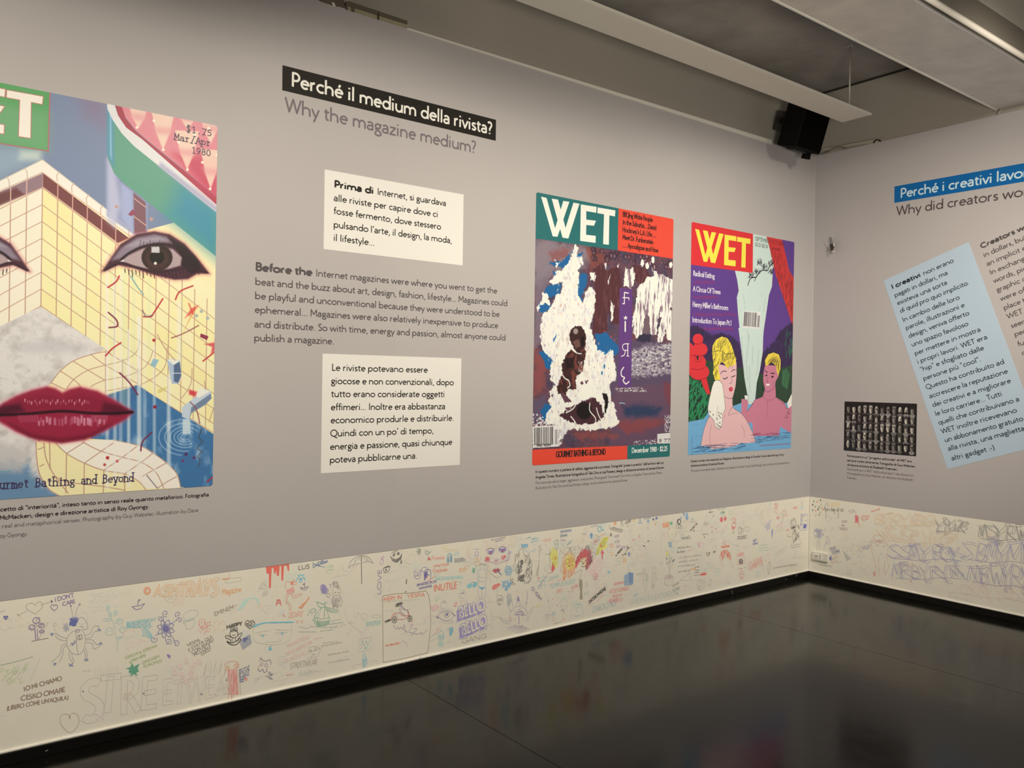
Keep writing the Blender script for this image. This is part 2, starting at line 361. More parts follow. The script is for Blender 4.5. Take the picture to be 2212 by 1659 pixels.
class Canvas:
    def __init__(s, surf, u0, u1, z0, z1, res, bg):
        s.surf = surf; s.u0, s.u1, s.z0, s.z1, s.res = u0, u1, z0, z1, res
        s.W = int(round((u1 - u0) * res)); s.H = int(round((z1 - z0) * res))
        s.img = np.empty((s.H, s.W, 3), np.float32); s.img[:] = np.array(bg, np.float32); s.crop = None
        s.noi = {}
    def m(s, u, z): return ((u - s.u0) * s.res, (s.z1 - z) * s.res)
    def t(s, pts, crop=None):
        c = crop or s.crop
        if c == 'm': return [s.m(*p) for p in pts]
        if c == 'px': return list(pts)
        return [s.m(*cw(s.surf, c, x, y)) for x, y in pts]
    def noise(s, cell, aniso=1.0, seed=0):
        k = (cell, aniso, seed)
        if k not in s.noi: s.noi[k] = vnoise(s.H, s.W, cell * aniso, cell, seed + 31)
        return s.noi[k]
    def _box(s, pts, mg):
        xs = [p[0] for p in pts]; ys = [p[1] for p in pts]
        x0 = max(0, int(min(xs) - mg)); x1 = min(s.W, int(max(xs) + mg) + 2); y0 = max(0, int(min(ys) - mg)); y1 = min(s.H, int(max(ys) + mg) + 2)
        return (x0, x1, y0, y1) if x1 > x0 and y1 > y0 else None
    def _paint(s, box, cov, col, alpha):
        x0, x1, y0, y1 = box; a = (cov * alpha)[..., None]
        col = np.asarray(col, np.float32)
        if col.ndim == 3 and col.shape[:2] == (s.H, s.W): col = col[y0:y1, x0:x1]
        s.img[y0:y1, x0:x1] = s.img[y0:y1, x0:x1] * (1 - a) + col * a
    def poly(s, pts, col, soft=1.2, alpha=1.0, smooth=False, rough=0.0, cell=20, aniso=1.0, seed=0, crop=None, streak=None):
        pts = s.t(pts, crop)
        if smooth: pts = cr(pts, True, 5)
        mg = soft + rough + 2; box = s._box(pts, mg)
        if not box: return
        x0, x1, y0, y1 = box
        Y, X = np.mgrid[y0:y1, x0:x1].astype(np.float32) + 0.5
        d2 = np.full(X.shape, 1e12, np.float32); ins = np.zeros(X.shape, bool); n = len(pts)
        for i in range(n):
            ax, ay = pts[i]; bx_, by = pts[(i + 1) % n]; ex, ey = bx_ - ax, by - ay; l2 = ex * ex + ey * ey
            if l2 < 1e-9: continue
            px = X - ax; py = Y - ay; t = np.clip((px * ex + py * ey) / l2, 0, 1)
            d2 = np.minimum(d2, (px - ex * t) ** 2 + (py - ey * t) ** 2)
            if by != ay:
                c = ((ay > Y) != (by > Y)) & (X < ex * (Y - ay) / ey + ax); ins ^= c
        sd = np.sqrt(d2); sd = np.where(ins, sd, -sd)
        if rough: sd = sd + (s.noise(cell, aniso, seed)[y0:y1, x0:x1] - 0.5) * 2.6 * rough
        cov = np.clip(sd / soft + 0.5, 0, 1); cov = cov * cov * (3 - 2 * cov) if soft > 3 else cov
        if streak: cov = cov * np.clip((s.noise(*streak[:3])[y0:y1, x0:x1] - streak[3]) * streak[4], 0, 1)
        s._paint(box, cov, col, alpha)
    def line(s, pts, wd, col, soft=1.2, alpha=1.0, smooth=False, crop=None):
        pts = s.t(pts, crop)
        if smooth: pts = cr(pts, False, 6)
        box = s._box(pts, wd / 2 + soft + 1)
        if not box: return
        x0, x1, y0, y1 = box
        Y, X = np.mgrid[y0:y1, x0:x1].astype(np.float32) + 0.5
        d2 = np.full(X.shape, 1e12, np.float32)
        for i in range(len(pts) - 1):
            ax, ay = pts[i]; ex, ey = pts[i + 1][0] - ax, pts[i + 1][1] - ay; l2 = ex * ex + ey * ey
            if l2 < 1e-9: continue
            px = X - ax; py = Y - ay; t = np.clip((px * ex + py * ey) / l2, 0, 1)
            d2 = np.minimum(d2, (px - ex * t) ** 2 + (py - ey * t) ** 2)
        cov = np.clip((wd / 2 - np.sqrt(d2)) / soft + 0.5, 0, 1)
        s._paint(box, cov, col, alpha)
    def ell(s, c, rx, ry, col, soft=1.2, alpha=1.0, rot=0, crop=None, **k):
        cr_ = crop or s.crop
        a = math.radians(rot); pts = []
        for i in range(24):
            q = i * math.pi / 12; x, y = rx * math.cos(q), ry * math.sin(q)
            pts.append((c[0] + x * math.cos(a) - y * math.sin(a), c[1] + x * math.sin(a) + y * math.cos(a)))
        s.poly(pts, col, soft, alpha, crop=cr_, **k)
    def hatch(s, poly, col, n, wd=1.6, alpha=0.8, ang=80, ln=40, seed=1, spread=25, crop=None, curve=0):
        """n short strokes scattered inside poly"""
        pts = s.t(poly, crop); r = np.random.RandomState(seed); xs = [p[0] for p in pts]; ys = [p[1] for p in pts]; c = 0; tries = 0
        while c < n and tries < n * 12:
            tries += 1; x = r.uniform(min(xs), max(xs)); y = r.uniform(min(ys), max(ys)); ins = False
            for i in range(len(pts)):
                (ax, ay), (bx_, by) = pts[i], pts[(i + 1) % len(pts)]
                if (ay > y) != (by > y) and x < (bx_ - ax) * (y - ay) / (by - ay) + ax: ins = not ins
            if not ins: continue
            c += 1; a = math.radians(ang + r.uniform(-spread, spread)); l = ln * r.uniform(.5, 1.2)
            q = [(x - math.cos(a) * l / 2, y + math.sin(a) * l / 2), (x + r.uniform(-curve, curve), y), (x + math.cos(a) * l / 2, y - math.sin(a) * l / 2)]
            s.line(q, wd, col, 1.2, alpha, smooth=curve > 0, crop='px')
    def text(s, text, p0, p1, cap_m, wd, col, crop=None, soft=1.3, alpha=1.0, fit=None, mono=None, pre=''):
        c = crop or s.crop
        (u0, z0), (u1, z1) = [cw(s.surf, c, *p) if c != 'm' else p for p in (p0, p1)]; z = (z0 + z1) / 2
        st, adv = layout(text, mono); sx = (u1 - u0) / (layout(fit, mono)[1] if fit else adv)
        if pre:
            ps, pa = layout(pre, mono); st = [[(a - pa, b) for a, b in q] for q in ps] + st
        if mono:    # slab serifs for the typewriter face
            for q in list(st):
                for (a, b), (a2, b2) in ((q[0], q[1]), (q[-1], q[-2])):
                    if abs(b - b2) > abs(a - a2) * 1.5 and abs(b - b2) > .3: st.append([(a - .13, b), (a + .13, b)])
        for q in st:
            s.line([s.m(u0 + a * sx, z + b * cap_m) for a, b in q], wd * s.res, col, soft, alpha, crop='px')
    def barcode(s, p0, p1, p2, p3, seed=1, crop=None):
        s.poly([p0, p1, p2, p3], (232, 226, 212), crop=crop); r = np.random.RandomState(seed)
        t = 0.05
        while t < 0.97:
            wd = r.choice([.012, .02, .03]); f = lambda k, h: (p0[0] + (p1[0] - p0[0]) * k + (p3[0] - p0[0]) * h, p0[1] + (p1[1] - p0[1]) * k + (p3[1] - p0[1]) * h)
            if not 0.78 < t < 0.84:
                top = 0.06 if t < .8 else .2
                s.poly([f(t, top), f(t + wd, top), f(t + wd, .9), f(t, .9)], (50, 45, 48), 0.9, crop=crop)
            t += wd + r.choice([.012, .02, .028])
    def material(s, name, rough=0.45):
        a = lin(np.clip(s.img, 0, 255) / 255.0) / REF * 0.80
        a = enc(np.clip(a, 0.003, 0.9))
        im = bpy.data.images.new(name, s.W, s.H, alpha=False)
        px = np.ones((s.H, s.W, 4), np.float32); px[..., :3] = a[::-1]
        im.pixels.foreach_set(px.ravel()); im.update(); im.pack()
        m = bpy.data.materials.new(name); m.use_nodes = True; nt = m.node_tree; b = nt.nodes['Principled BSDF']
        t = nt.nodes.new('ShaderNodeTexImage'); t.image = im; t.interpolation = 'Linear'; t.extension = 'EXTEND'
        nt.links.new(t.outputs['Color'], b.inputs['Base Color']); b.inputs['Roughness'].default_value = rough
        b.inputs['Specular IOR Level'].default_value = 0.35
        return m

def sheet(name, surf, u0, u1, z0, z1, d0, d1, mat, parent=None, r=0.0, quad=None):
    """thin printed sheet standing off the wall from d0 to d1, front UV mapped; quad = four corners in wall metres"""
    if quad: out = quad
    elif r:
        out = []
        for cx_, cz, a in ((u1 - r, z0 + r, -90), (u1 - r, z1 - r, 0), (u0 + r, z1 - r, 90), (u0 + r, z0 + r, 180)):
            out += [(cx_ + r * math.cos(math.radians(a + k * 22.5)), cz + r * math.sin(math.radians(a + k * 22.5))) for k in range(5)]
    else: out = [(u0, z0), (u1, z0), (u1, z1), (u0, z1)]
    n = len(out)
    v = [surf.p3(u, z, d1) for u, z in out] + [surf.p3(u, z, d0) for u, z in out]
    f = [tuple(range(n)), tuple(range(2 * n - 1, n - 1, -1))] + [(i, n + i, n + (i + 1) % n, (i + 1) % n) for i in range(n)]
    o = link_mesh(name, v, f, mat, parent)
    uv = o.data.uv_layers.new(name='UVMap')
    for lp in o.data.loops:
        u, z = out[lp.vertex_index % n]; uv.data[lp.index].uv = ((u - u0) / (u1 - u0), (z - z0) / (z1 - z0))
    return o

# ------------------------------------------------------------------ materials
M = {}
M['grey_wall'] = P('grey_wall_vinyl', (0.455, 0.447, 0.482), 0.65, bump=(260, 0.05, 0.002), var=(0.9, 0.03, 2))
M['grey_wall2'] = P('grey_wall_vinyl_second_roll', (0.463, 0.455, 0.488), 0.65, bump=(260, 0.05, 0.002), var=(0.9, 0.03, 2))
M['white_wall'] = P('white_wall_paint', (0.88, 0.875, 0.82), 0.55, bump=(180, 0.06, 0.002), var=(2.5, 0.025, 3))
M['upper_wall'] = P('upper_wall_paint', (0.36, 0.345, 0.32), 0.8, bump=(60, 0.1, 0.003), var=(1.3, 0.06, 4))
M['concrete'] = P('ceiling_concrete', (0.33, 0.32, 0.31), 0.8, bump=(25, 0.35, 0.01), var=(2.2, 0.22, 6))
M['beam'] = P('beam_plaster', (0.58, 0.56, 0.54), 0.5, bump=(40, 0.35, 0.006), var=(6, 0.1, 6))
M['alu'] = P('brushed_aluminium', (0.75, 0.74, 0.72), 0.28, metal=0.9)
M['cream'] = P('bead_lit_tone', (0.8, 0.78, 0.75), 0.3)  # brightly lit band of the beam side, light put into the colour
M['side_shaded'] = P('side_shaded_tone', (0.15, 0.14, 0.125), 0.55)  # shaded band of the beam side, shade put into the colour
M['side_lit'] = P('side_lit_tone', (0.36, 0.355, 0.33), 0.5)  # softly lit band above it, again light held in the colour
M['black'] = P('black_baseboard', (0.006, 0.006, 0.006), 0.32, spec=0.3, bump=(50, 0.2, 0.002))
M['trimwhite'] = P('white_trim', (0.86, 0.86, 0.84), 0.4, bump=(140, 0.3, 0.003), var=(30, 0.05, 4))
M['dark'] = P('dark_base_and_gap_shade', (0.03, 0.028, 0.025), 0.9)  # floor base in the joints, and strips that stand in for gap shade
M['fixture'] = P('white_powder_coat', (0.64, 0.63, 0.57), 0.45)
M['strip'] = P('pale_strip', (0.78, 0.79, 0.75), 0.5)
M['bead'] = P('corner_bead', (0.56, 0.55, 0.56), 0.5)
M['rod'] = P('light_steel_rod', (0.55, 0.54, 0.52), 0.4, metal=0.3)
M['spk'] = P('black_speaker_shell', (0.004, 0.004, 0.004), 0.8, spec=0.12)
M['grille'] = P('black_speaker_mesh', (0.002, 0.002, 0.002), 0.9, spec=0.05)
M['bracket'] = P('dark_grey_metal', (0.03, 0.03, 0.032), 0.5)
M['plastic'] = P('white_socket_plastic', (0.72, 0.72, 0.69), 0.35)
M['hole'] = P('socket_hole', (0.02, 0.018, 0.016), 0.7)
M['steel'] = P('bent_steel_clip', (0.38, 0.37, 0.36), 0.35, metal=0.5)
M['ink'] = vcol_material('pen_and_vinyl_ink')
M['panel'] = P('white_panel_card', alb((234, 226, 206)), 0.6)
M['banner'] = P('black_banner', alb((38, 34, 29)), 0.6, spec=0.2)
M['blue'] = P('blue_banner', (0.0, 0.125, 0.42), 0.6, spec=0.3)
M['lightblue'] = P('pale_blue_panel', (0.44, 0.58, 0.76), 0.65, spec=0.2)
M['cable'] = P('grey_cable', (0.2, 0.19, 0.18), 0.5)
M['trunk'] = P('beige_cable_trunk', (0.4, 0.39, 0.34), 0.6)
M['traybrown'] = P('brown_tray', (0.13, 0.115, 0.09), 0.6)
M['trayyellow'] = P('yellowed_tray', (0.36, 0.34, 0.24), 0.6)

def floor_mat():
    m = bpy.data.materials.new('polished_dark_floor'); m.use_nodes = True; nt = m.node_tree; b = nt.nodes['Principled BSDF']
    tc = nt.nodes.new('ShaderNodeTexCoord')
    n = nt.nodes.new('ShaderNodeTexNoise'); n.inputs['Scale'].default_value = 3.0; n.inputs['Detail'].default_value = 8; n.inputs['Roughness'].default_value = 0.65
    nt.links.new(tc.outputs['Object'], n.inputs['Vector'])
    r = nt.nodes.new('ShaderNodeValToRGB'); r.color_ramp.elements[0].position = 0.35; r.color_ramp.elements[1].position = 0.7
    r.color_ramp.elements[0].color = (0.003, 0.0028, 0.0022, 1); r.color_ramp.elements[1].color = (0.0065, 0.0060, 0.0045, 1)
    nt.links.new(n.outputs['Fac'], r.inputs['Fac']); nt.links.new(r.outputs['Color'], b.inputs['Base Color'])
    n2 = nt.nodes.new('ShaderNodeTexNoise'); n2.inputs['Scale'].default_value = 9; n2.inputs['Detail'].default_value = 4
    nt.links.new(tc.outputs['Object'], n2.inputs['Vector'])
    mr = nt.nodes.new('ShaderNodeMapRange'); mr.inputs['To Min'].default_value = 0.10; mr.inputs['To Max'].default_value = 0.20
    nt.links.new(n2.outputs['Fac'], mr.inputs['Value']); nt.links.new(mr.outputs['Result'], b.inputs['Roughness'])
    b.inputs['IOR'].default_value = 1.29
    bp = nt.nodes.new('ShaderNodeBump'); bp.inputs['Strength'].default_value = 0.06; bp.inputs['Distance'].default_value = 0.004
    n3 = nt.nodes.new('ShaderNodeTexNoise'); n3.inputs['Scale'].default_value = 14; nt.links.new(tc.outputs['Object'], n3.inputs['Vector'])
    nt.links.new(n3.outputs['Fac'], bp.inputs['Height']); nt.links.new(bp.outputs['Normal'], b.inputs['Normal'])
    return m
M['floor'] = floor_mat()

# ------------------------------------------------------------------ the room
X0, Y0, ZT, ZC, ZB = -10.0, -7.5, 3.392, 3.896, 0.652
S = lambda o: tag(o, kind='structure')
fl = S(bm_obj('floor', bx(X0, 0.12, Y0, 0.12, -0.1, -0.004), M['dark']))
xs = [X0, -8.655, -6.227, -3.80, -1.372, 0.0]
for i in range(5):
    bm_obj('slab', bx(xs[i] + (0.0015 if i else 0), xs[i + 1] - (0.0015 if i < 4 else 0), Y0, 0.0, -0.0038, 0.0), M['floor'], fl)
S(bm_obj('ceiling', bx(X0, 0.12, Y0, 0.12, ZC, ZC + 0.1), M['concrete']))
wl = S(bm_obj('wall_left', bx(X0, 0.12, 0.0, 0.12, 0.0, ZT), M['white_wall']))
bm_obj('upper_wall', bx(X0, 0.12, 0.012, 0.12, ZT, ZC), M['upper_wall'], wl)
sx_ = LW.uz(861, 340)[0]
sheet('wall_covering', LW, X0, sx_, ZB, ZT, 0.0, 0.0016, M['grey_wall'], wl)
sheet('wall_covering', LW, sx_, -0.0035, ZB, ZT, 0.0, 0.0016, M['grey_wall2'], wl)
wr = S(bm_obj('wall_right', bx(0.0, 0.12, Y0, 0.0, 0.0, ZT + 0.004), M['white_wall']))
bm_obj('upper_wall', bx(0.012, 0.12, Y0, 0.012, ZT + 0.004, ZC), M['upper_wall'], wr)
sheet('wall_covering', RW, 0.004, -Y0, ZB, ZT + 0.004, 0.0, 0.0016, M['grey_wall'], wr)
S(bm_obj('wall_back', bx(X0, 0.12, Y0 - 0.1, Y0, 0.0, ZC), M['grey_wall']))
S(bm_obj('wall_far', bx(X0 - 0.1, X0, Y0, 0.0, 0.0, ZC), M['grey_wall']))
S(bm_obj('baseboard_left', bx(X0, -0.012, -0.010, 0.0, 0.0, 0.0485, 0.002, 1), M['black']))
S(bm_obj('baseboard_right', bx(-0.010, 0.0, Y0, 0.0, 0.0, 0.0485, 0.002, 1), M['black']))
# bright lip above the baseboards and the corner bead
S(bm_obj('trim_1', bx(X0, -0.007, -0.0075, 0.0, 0.0487, 0.0585, 0.003, 2), M['trimwhite']))
S(bm_obj('trim_2', bx(-0.0075, 0.0, Y0, 0.0, 0.0487, 0.0585, 0.003, 2), M['trimwhite']))
S(bm_obj('trim_3', bx(-0.0035, 0.0, -0.0035, 0.0, 0.06, ZT, 0.001, 1), M['bead']))
# tapering pale strip along the top of the left wall
q = [LW.uz(878, 64.2), LW.uz(1666, 312), LW.uz(1666, 303), LW.uz(878, 60.6)]
bmq = bmesh.new(); fr = [bmq.verts.new((u, -0.008, z)) for u, z in q]; bk = [bmq.verts.new((u, 0.012, z)) for u, z in q]
bmq.faces.new(fr); bmq.faces.new(bk[::-1])
for i in range(4): bmq.faces.new((fr[i], bk[i], bk[(i + 1) % 4], fr[(i + 1) % 4]))
S(bm_obj('trim_4', bmq, M['strip']))
S(bm_obj('gap_shade_strip', bx(-0.004, 0.012, -3.0, 0.0, ZC - 0.012, ZC), M['dark']))  # dark strip painting the shadow gap between right wall and ceiling
# scuffs on the baseboard
sc = Ink(LW, 0.0104)
for x, y, dx, dy in ((1578, 1274, 2, 9), (903, 1422, 3, -4), (97, 1621, 6, -3), (870, 1432, 3, -2), (1716, 1245, 4, -5), (1694, 1251, 3, -1), (320 + 480, 1447, 3, -2)):
    sc.line([LW.uz(x, y), LW.uz(x + dx, y + dy)], 0.003, alb((150, 150, 140)))
sc.done('scuff_mark', M['ink'], bpy.data.objects['baseboard_left'])

# beam with aluminium edges and the stacked profile on its near side, lit and shaded bands painted in
bmm = bx(X0, -0.002, -1.79, -1.36, 3.432, ZC - 0.002)
beam = S(bm_obj('ceiling_beam', bmm, M['beam']))
bm_obj('edge_profile', bx(X0, -0.002, -1.366, -1.352, 3.426, 3.436, 0.002, 2, bx(X0, -0.002, -1.356, -1.35, 3.436, 3.47)), M['strip'], beam, smooth=False)
def yprof(name, pts, mat, parent, smooth=True):
    v = []; f = []; n = len(pts)
    for x in (X0, -0.004):
        v += [(x, y, z) for y, z in pts]
    for i in range(n - 1): f.append((i, n + i, n + i + 1, i + 1))
    return link_mesh(name, v, f, mat, parent, smooth)
yprof('lip_profile', [(-1.786, 3.430), (-1.795, 3.430), (-1.795, 3.439), (-1.791, 3.439)], M['alu'], beam, False)
yprof('groove_shade', [(-1.791, 3.439), (-1.791, 3.457)], M['dark'], beam, False)  # flat dark strip in place of a recess, its shade painted
yprof('lit_band_profile', [(-1.791, 3.457), (-1.803, 3.460), (-1.807, 3.472), (-1.803, 3.488), (-1.7915, 3.492)], M['cream'], beam)
yprof('side_tone_band', [(-1.7915, 3.492), (-1.795, 3.56), (-1.7915, 3.63)], M['side_shaded'], beam)
yprof('side_tone_band', [(-1.7915, 3.63), (-1.80, 3.70), (-1.7915, 3.89)], M['side_lit'], beam)

# ------------------------------------------------------------------ cover posters, painted
def WETmark(cv, u0, u1, z0, z1, col, bcol=None):
    """masthead lettering laid into the box u0..u1, z0..z1 (metres)"""
    q = {'a': [(158, 98), (207, 110), (305, 468), (262, 464)], 'b': [(253, 116), (310, 125), (402, 482), (350, 476)],
         'c': [(357, 137), (412, 144), (305, 468), (262, 464)], 'd': [(448, 152), (502, 162), (402, 484), (350, 476)],
         'E': [(514, 168), (655, 190), (652, 245), (563, 230), (563, 308), (650, 318), (632, 365), (563, 358), (561, 448), (648, 458), (646, 523), (508, 505)],
         'T': [(664, 195), (824, 222), (820, 278), (770, 268), (765, 540), (714, 534), (722, 258), (662, 248)]}
    mm = {k: [cw(LW, 'C', *p) for p in v] for k, v in q.items()}
    al = [p for v in mm.values() for p in v]
    a0 = min(p[0] for p in al); a1 = max(p[0] for p in al); b0 = min(p[1] for p in al); b1 = max(p[1] for p in al)
    for k, v in mm.items():
        pts = [(u0 + (p[0] - a0) / (a1 - a0) * (u1 - u0), z0 + (p[1] - b0) / (b1 - b0) * (z1 - z0)) for p in v]
        if bcol is not None:
            g = cv.t(pts, 'm'); cv.line(g + [g[0]], 4.5, bcol, crop='px')
        cv.poly(pts, col, crop='m')
    if bcol is not None:
        for k, v in mm.items():
            pts = [(u0 + (p[0] - a0) / (a1 - a0) * (u1 - u0), z0 + (p[1] - b0) / (b1 - b0) * (z1 - z0)) for p in v]
            cv.poly(pts, col, crop='m')

def cover_one():
    c = Canvas(LW, -5.99, -4.772, 1.052, 2.682, 800, (248, 233, 176))
    uR, zr = LW.uz(92, 348); zb = LW.uz(87, 663)[1]
    # sky
    c.crop = 'A'
    c.poly([(-2600, -500), (1700, -500), (1700, 1000), (1000, 1190), (318, 645), (-2600, 2200)], (124, 137, 160))
    c.poly([(560, 100), (800, 150), (800, 420), (640, 330)], (142, 112, 130), soft=90, alpha=.55)
    c.poly([(-700, 500), (300, 560), (300, 650), (-100, 820), (-700, 1100)], (150, 172, 180), soft=60, alpha=.8)
    c.poly([(150, 570), (305, 572), (300, 645), (140, 640)], (205, 214, 196), soft=28, alpha=.8)
    # tiled corner: right and left facets
    c.poly([(320, 640), (1030, 1195), (2000, 1900), (2000, 3600), (320, 3600)], (250, 238, 182))
    c.poly([(311, 640), (0, 795), (-700, 1150), (-2600, 2100), (-2600, 4000), (311, 4000)], (249, 236, 198))
    tl = (190, 148, 124)
    p_u = (LW.uz(447, 620)[0] - uR) / 12
    top_a, top_b = cw(LW, 'A', 320, 650), cw(LW, 'A', 1000, 1180); sl = (top_b[1] - top_a[1]) / (top_b[0] - top_a[0])
    dz = (cw(LW, 'A', 310, 970)[1] - cw(LW, 'A', 310, 1600)[1]) / 5
    zi = cw(LW, 'A', 316, 850)[1]
    la, lb = cw(LW, 'A', 305, 970), cw(LW, 'A', 0, 1125); sll = (lb[1] - la[1]) / (la[0] - lb[0])
    for k in range(0, 20):      # checker of slightly deeper yellow tiles
        for j in range(0, 16):
            u = uR + k * p_u; z = zi - j * dz + sl * k * p_u; q = [(u, z), (u + p_u, z + sl * p_u), (u + p_u, z + sl * p_u - dz), (u, z - dz)]
            v = rng.uniform(-5, 5); c.poly(q, (250 + v, 236 + v, 168 + v * 2), crop='m', alpha=.8)
    for k in range(-20, 0):
        for j in range(0, 14):
            u = uR + k * p_u; z = zi - j * dz + sll * (-k) * p_u
            z2 = zi - j * dz + sll * (-k - 1) * p_u
            v = rng.uniform(-6, 4); c.poly([(u, z), (u + p_u, z2), (u + p_u, z2 - dz), (u, z - dz)], (249 + v, 238 + v, 206 + v), crop='m', alpha=.8)
    for k in range(-20, 20):
        u = uR + k * p_u; s2 = sl * k * p_u if k >= 0 else sll * (-k) * p_u
        c.line([(u, zi + s2 + dz * 0.95), (u, zi + s2 - dz * 19)], 2.9, tl, crop='m', alpha=.95)
    for j in range(-0, 20):
        z = zi - j * dz
        c.line([(uR, z), (uR + 1.3, z + sl * 1.3)], 2.6, tl, crop='m', alpha=.9); c.line([(uR, z), (uR - 1.0, z + sll * 1.0)], 2.6, tl, crop='m', alpha=.85)
    # maroon row and cream coping
    c.poly([(320, 742), (960, 1225), (880, 1262), (320, 842)], (122, 66, 64))
    c.poly([(316, 742), (0, 880), (-1500, 1560), (-1500, 1680), (0, 980), (316, 850)], (150, 120, 124))
    c.poly([(120, 850), (0, 890), (-1500, 1570), (-1500, 1680), (0, 975), (180, 900)], (110, 62, 62), soft=14)
    for k in range(1, 7): c.line([(uR + k * p_u, zi + sl * k * p_u + dz), (uR + k * p_u, zi + sl * k * p_u - .01)], 3, (222, 170, 150), crop='m')
    for k in range(1, 8): c.line([(uR - k * p_u, zi + sll * k * p_u + dz), (uR - k * p_u, zi + sll * k * p_u - .01)], 3, (222, 180, 160), crop='m')
    c.line([(320, 848), (880, 1268)], 2.8, (214, 168, 140)); c.line([(316, 848), (0, 985), (-1500, 1690)], 2.8, (214, 176, 150))
    c.poly([(315, 640), (1025, 1190), (975, 1215), (315, 735)], (247, 238, 214))
    c.poly([(315, 640), (0, 795), (-1500, 1545), (-1500, 1560), (0, 872), (315, 735)], (244, 236, 212))
    c.line([(315, 640), (1025, 1190)], 2.4, (205, 190, 168)); c.line([(315, 640), (-1500, 1545)], 2.4, (205, 190, 168)); c.line([(315, 735), (975, 1215)], 2.2, (214, 160, 140)); c.line([(315, 735), (0, 872)], 2.2, (200, 160, 150))
    for x, y in ((430, 735), (540, 820), (650, 905), (755, 985), (860, 1065), (965, 1150)): c.line([(x + 12, y - 4), (x - 6, y + 22), (x - 4, y + 62)], 2.6, (206, 172, 146), smooth=True)
    for x, y in ((195, 705), (60, 770), (-80, 840)): c.line([(x - 12, y - 2), (x + 6, y + 30), (x + 8, y + 80)], 2.6, (206, 180, 156), smooth=True)
    # pale floor
    c.crop = 'B'
    fl_ = [(250, 180), (650, 440), (600, 465), (480, 500), (380, 560), (310, 650), (240, 760), (222, 1010), (230, 1140), (250, 1230), (300, 1310), (370, 1350), (350, 1480), (-900, 1480), (-900, 560), (-300, 440)]
    c.poly(fl_, (226, 219, 206)); n1 = c.noise(30, 1, 5)[..., None]
    c.poly(fl_, np.clip(np.array((226., 219., 206.)) - 34 * np.clip(n1 - .45, 0, 1) * 2.4 + 10 * (c.noise(5, 1, 8)[..., None] - .5), 0, 255))
    c.poly([(120, 410), (300, 380), (560, 420), (500, 450), (330, 470), (140, 460)], (196, 190, 184), soft=34, alpha=.6)
    c.poly([(-50, 1130), (160, 1140), (250, 1250), (370, 1345), (200, 1420), (-300, 1420)], (96, 134, 164), soft=40, alpha=.9, rough=12, cell=14)
    c.poly([(-700, 950), (0, 1010), (180, 1090), (130, 1200), (-300, 1190), (-700, 1200)], (196, 190, 180), soft=30, alpha=.8)
    for i in range(46):
        x, y = rng.uniform(-600, 240), rng.uniform(480, 1330); a = rng.uniform(0, 6.3); l = rng.uniform(4, 26)
        if 700 < y < 1010: continue
        c.line([(x, y), (x + l * math.cos(a), y + l * math.sin(a)), (x + l * math.cos(a + .8) * 1.5, y + l * math.sin(a + .8) * 1.5)], 1.4, (130, 132, 132), alpha=.55, smooth=True)
    c.line([(-20, 1195), (30, 1200), (65, 1192)], 3, (90, 160, 175), alpha=.7)
    # rounded upper ledge
    up = [(650, 455), (560, 475), (450, 515), (370, 578), (312, 655), (330, 700), (650, 730), (655, 725), (850, 668), (860, 560), (760, 500)]
    c.poly(up, (250, 233, 186)); L3 = lambda *p, w=2.9, a=.9: c.line(list(p), w, tl, alpha=a, smooth=True)
    L3((655, 455), (560, 475), (450, 515), (370, 578), (310, 655)); L3((650, 540), (540, 572), (455, 628), (408, 690)); L3((650, 632), (600, 650), (560, 672))
    L3((450, 515), (540, 570), (645, 632)); L3((370, 575), (470, 642), (500, 680)); L3((560, 475), (650, 540), (850, 655)); L3((650, 455), (650, 730)); L3((650, 455), (850, 575)); L3((318, 650), (400, 690))
    L3((650, 540), (760, 512), (840, 460), (862, 380)); L3((650, 632), (800, 600), (900, 545), (945, 450)); L3((860, 665), (960, 610), (1020, 540), (1030, 430)); L3((1120, 745), (1175, 660), (1185, 560)); L3((1220, 800), (1262, 720), (1262, 640)); L3((1290, 890), (1320, 800))
    L3((650, 700), (760, 680), (850, 665)); L3((755, 505), (755, 690)); L3((850, 560), (850, 665))
    for p_ in (((850, 668), (1310, 955)),): L3(*p_, w=3.4)
    # pool
    pool = [(655, 727), (850, 665), (1310, 962), (1400, 1020), (1400, 1330), (1112, 1292), (1090, 1210), (1010, 1130), (880, 1045), (700, 1005), (560, 1010), (560, 760)]
    c.poly(pool, (66, 116, 158)); c.poly(pool, (168, 196, 212), soft=3, alpha=.75, streak=(26, 2.2, 3, .52, 3.2))
    c.poly([(655, 727), (850, 665), (900, 700), (800, 770), (700, 790)], (60, 104, 148), soft=16, alpha=.7)
    for r_ in (22, 38, 58, 80, 108, 140):
        c.line([(1140 + r_ * 1.15 * math.cos(t), 985 + r_ * .8 * math.sin(t)) for t in np.linspace(.3 + r_ * .01, 5.6, 26)], 3.2, (204, 220, 226), soft=3, alpha=.6)
    # lower ledge
    lo = [(222, 1015), (226, 1120), (246, 1220), (300, 1305), (372, 1350), (700, 1420), (1115, 1330), (1092, 1210), (1010, 1130), (880, 1045), (700, 1003), (400, 985)]
    c.poly(lo, (249, 233, 172)); c.poly([(340, 1010), (700, 1000), (880, 1045), (1010, 1130), (1092, 1210), (1115, 1300), (900, 1300), (860, 1260), (770, 1210), (640, 1188), (520, 1145), (410, 1085)], (250, 240, 212))
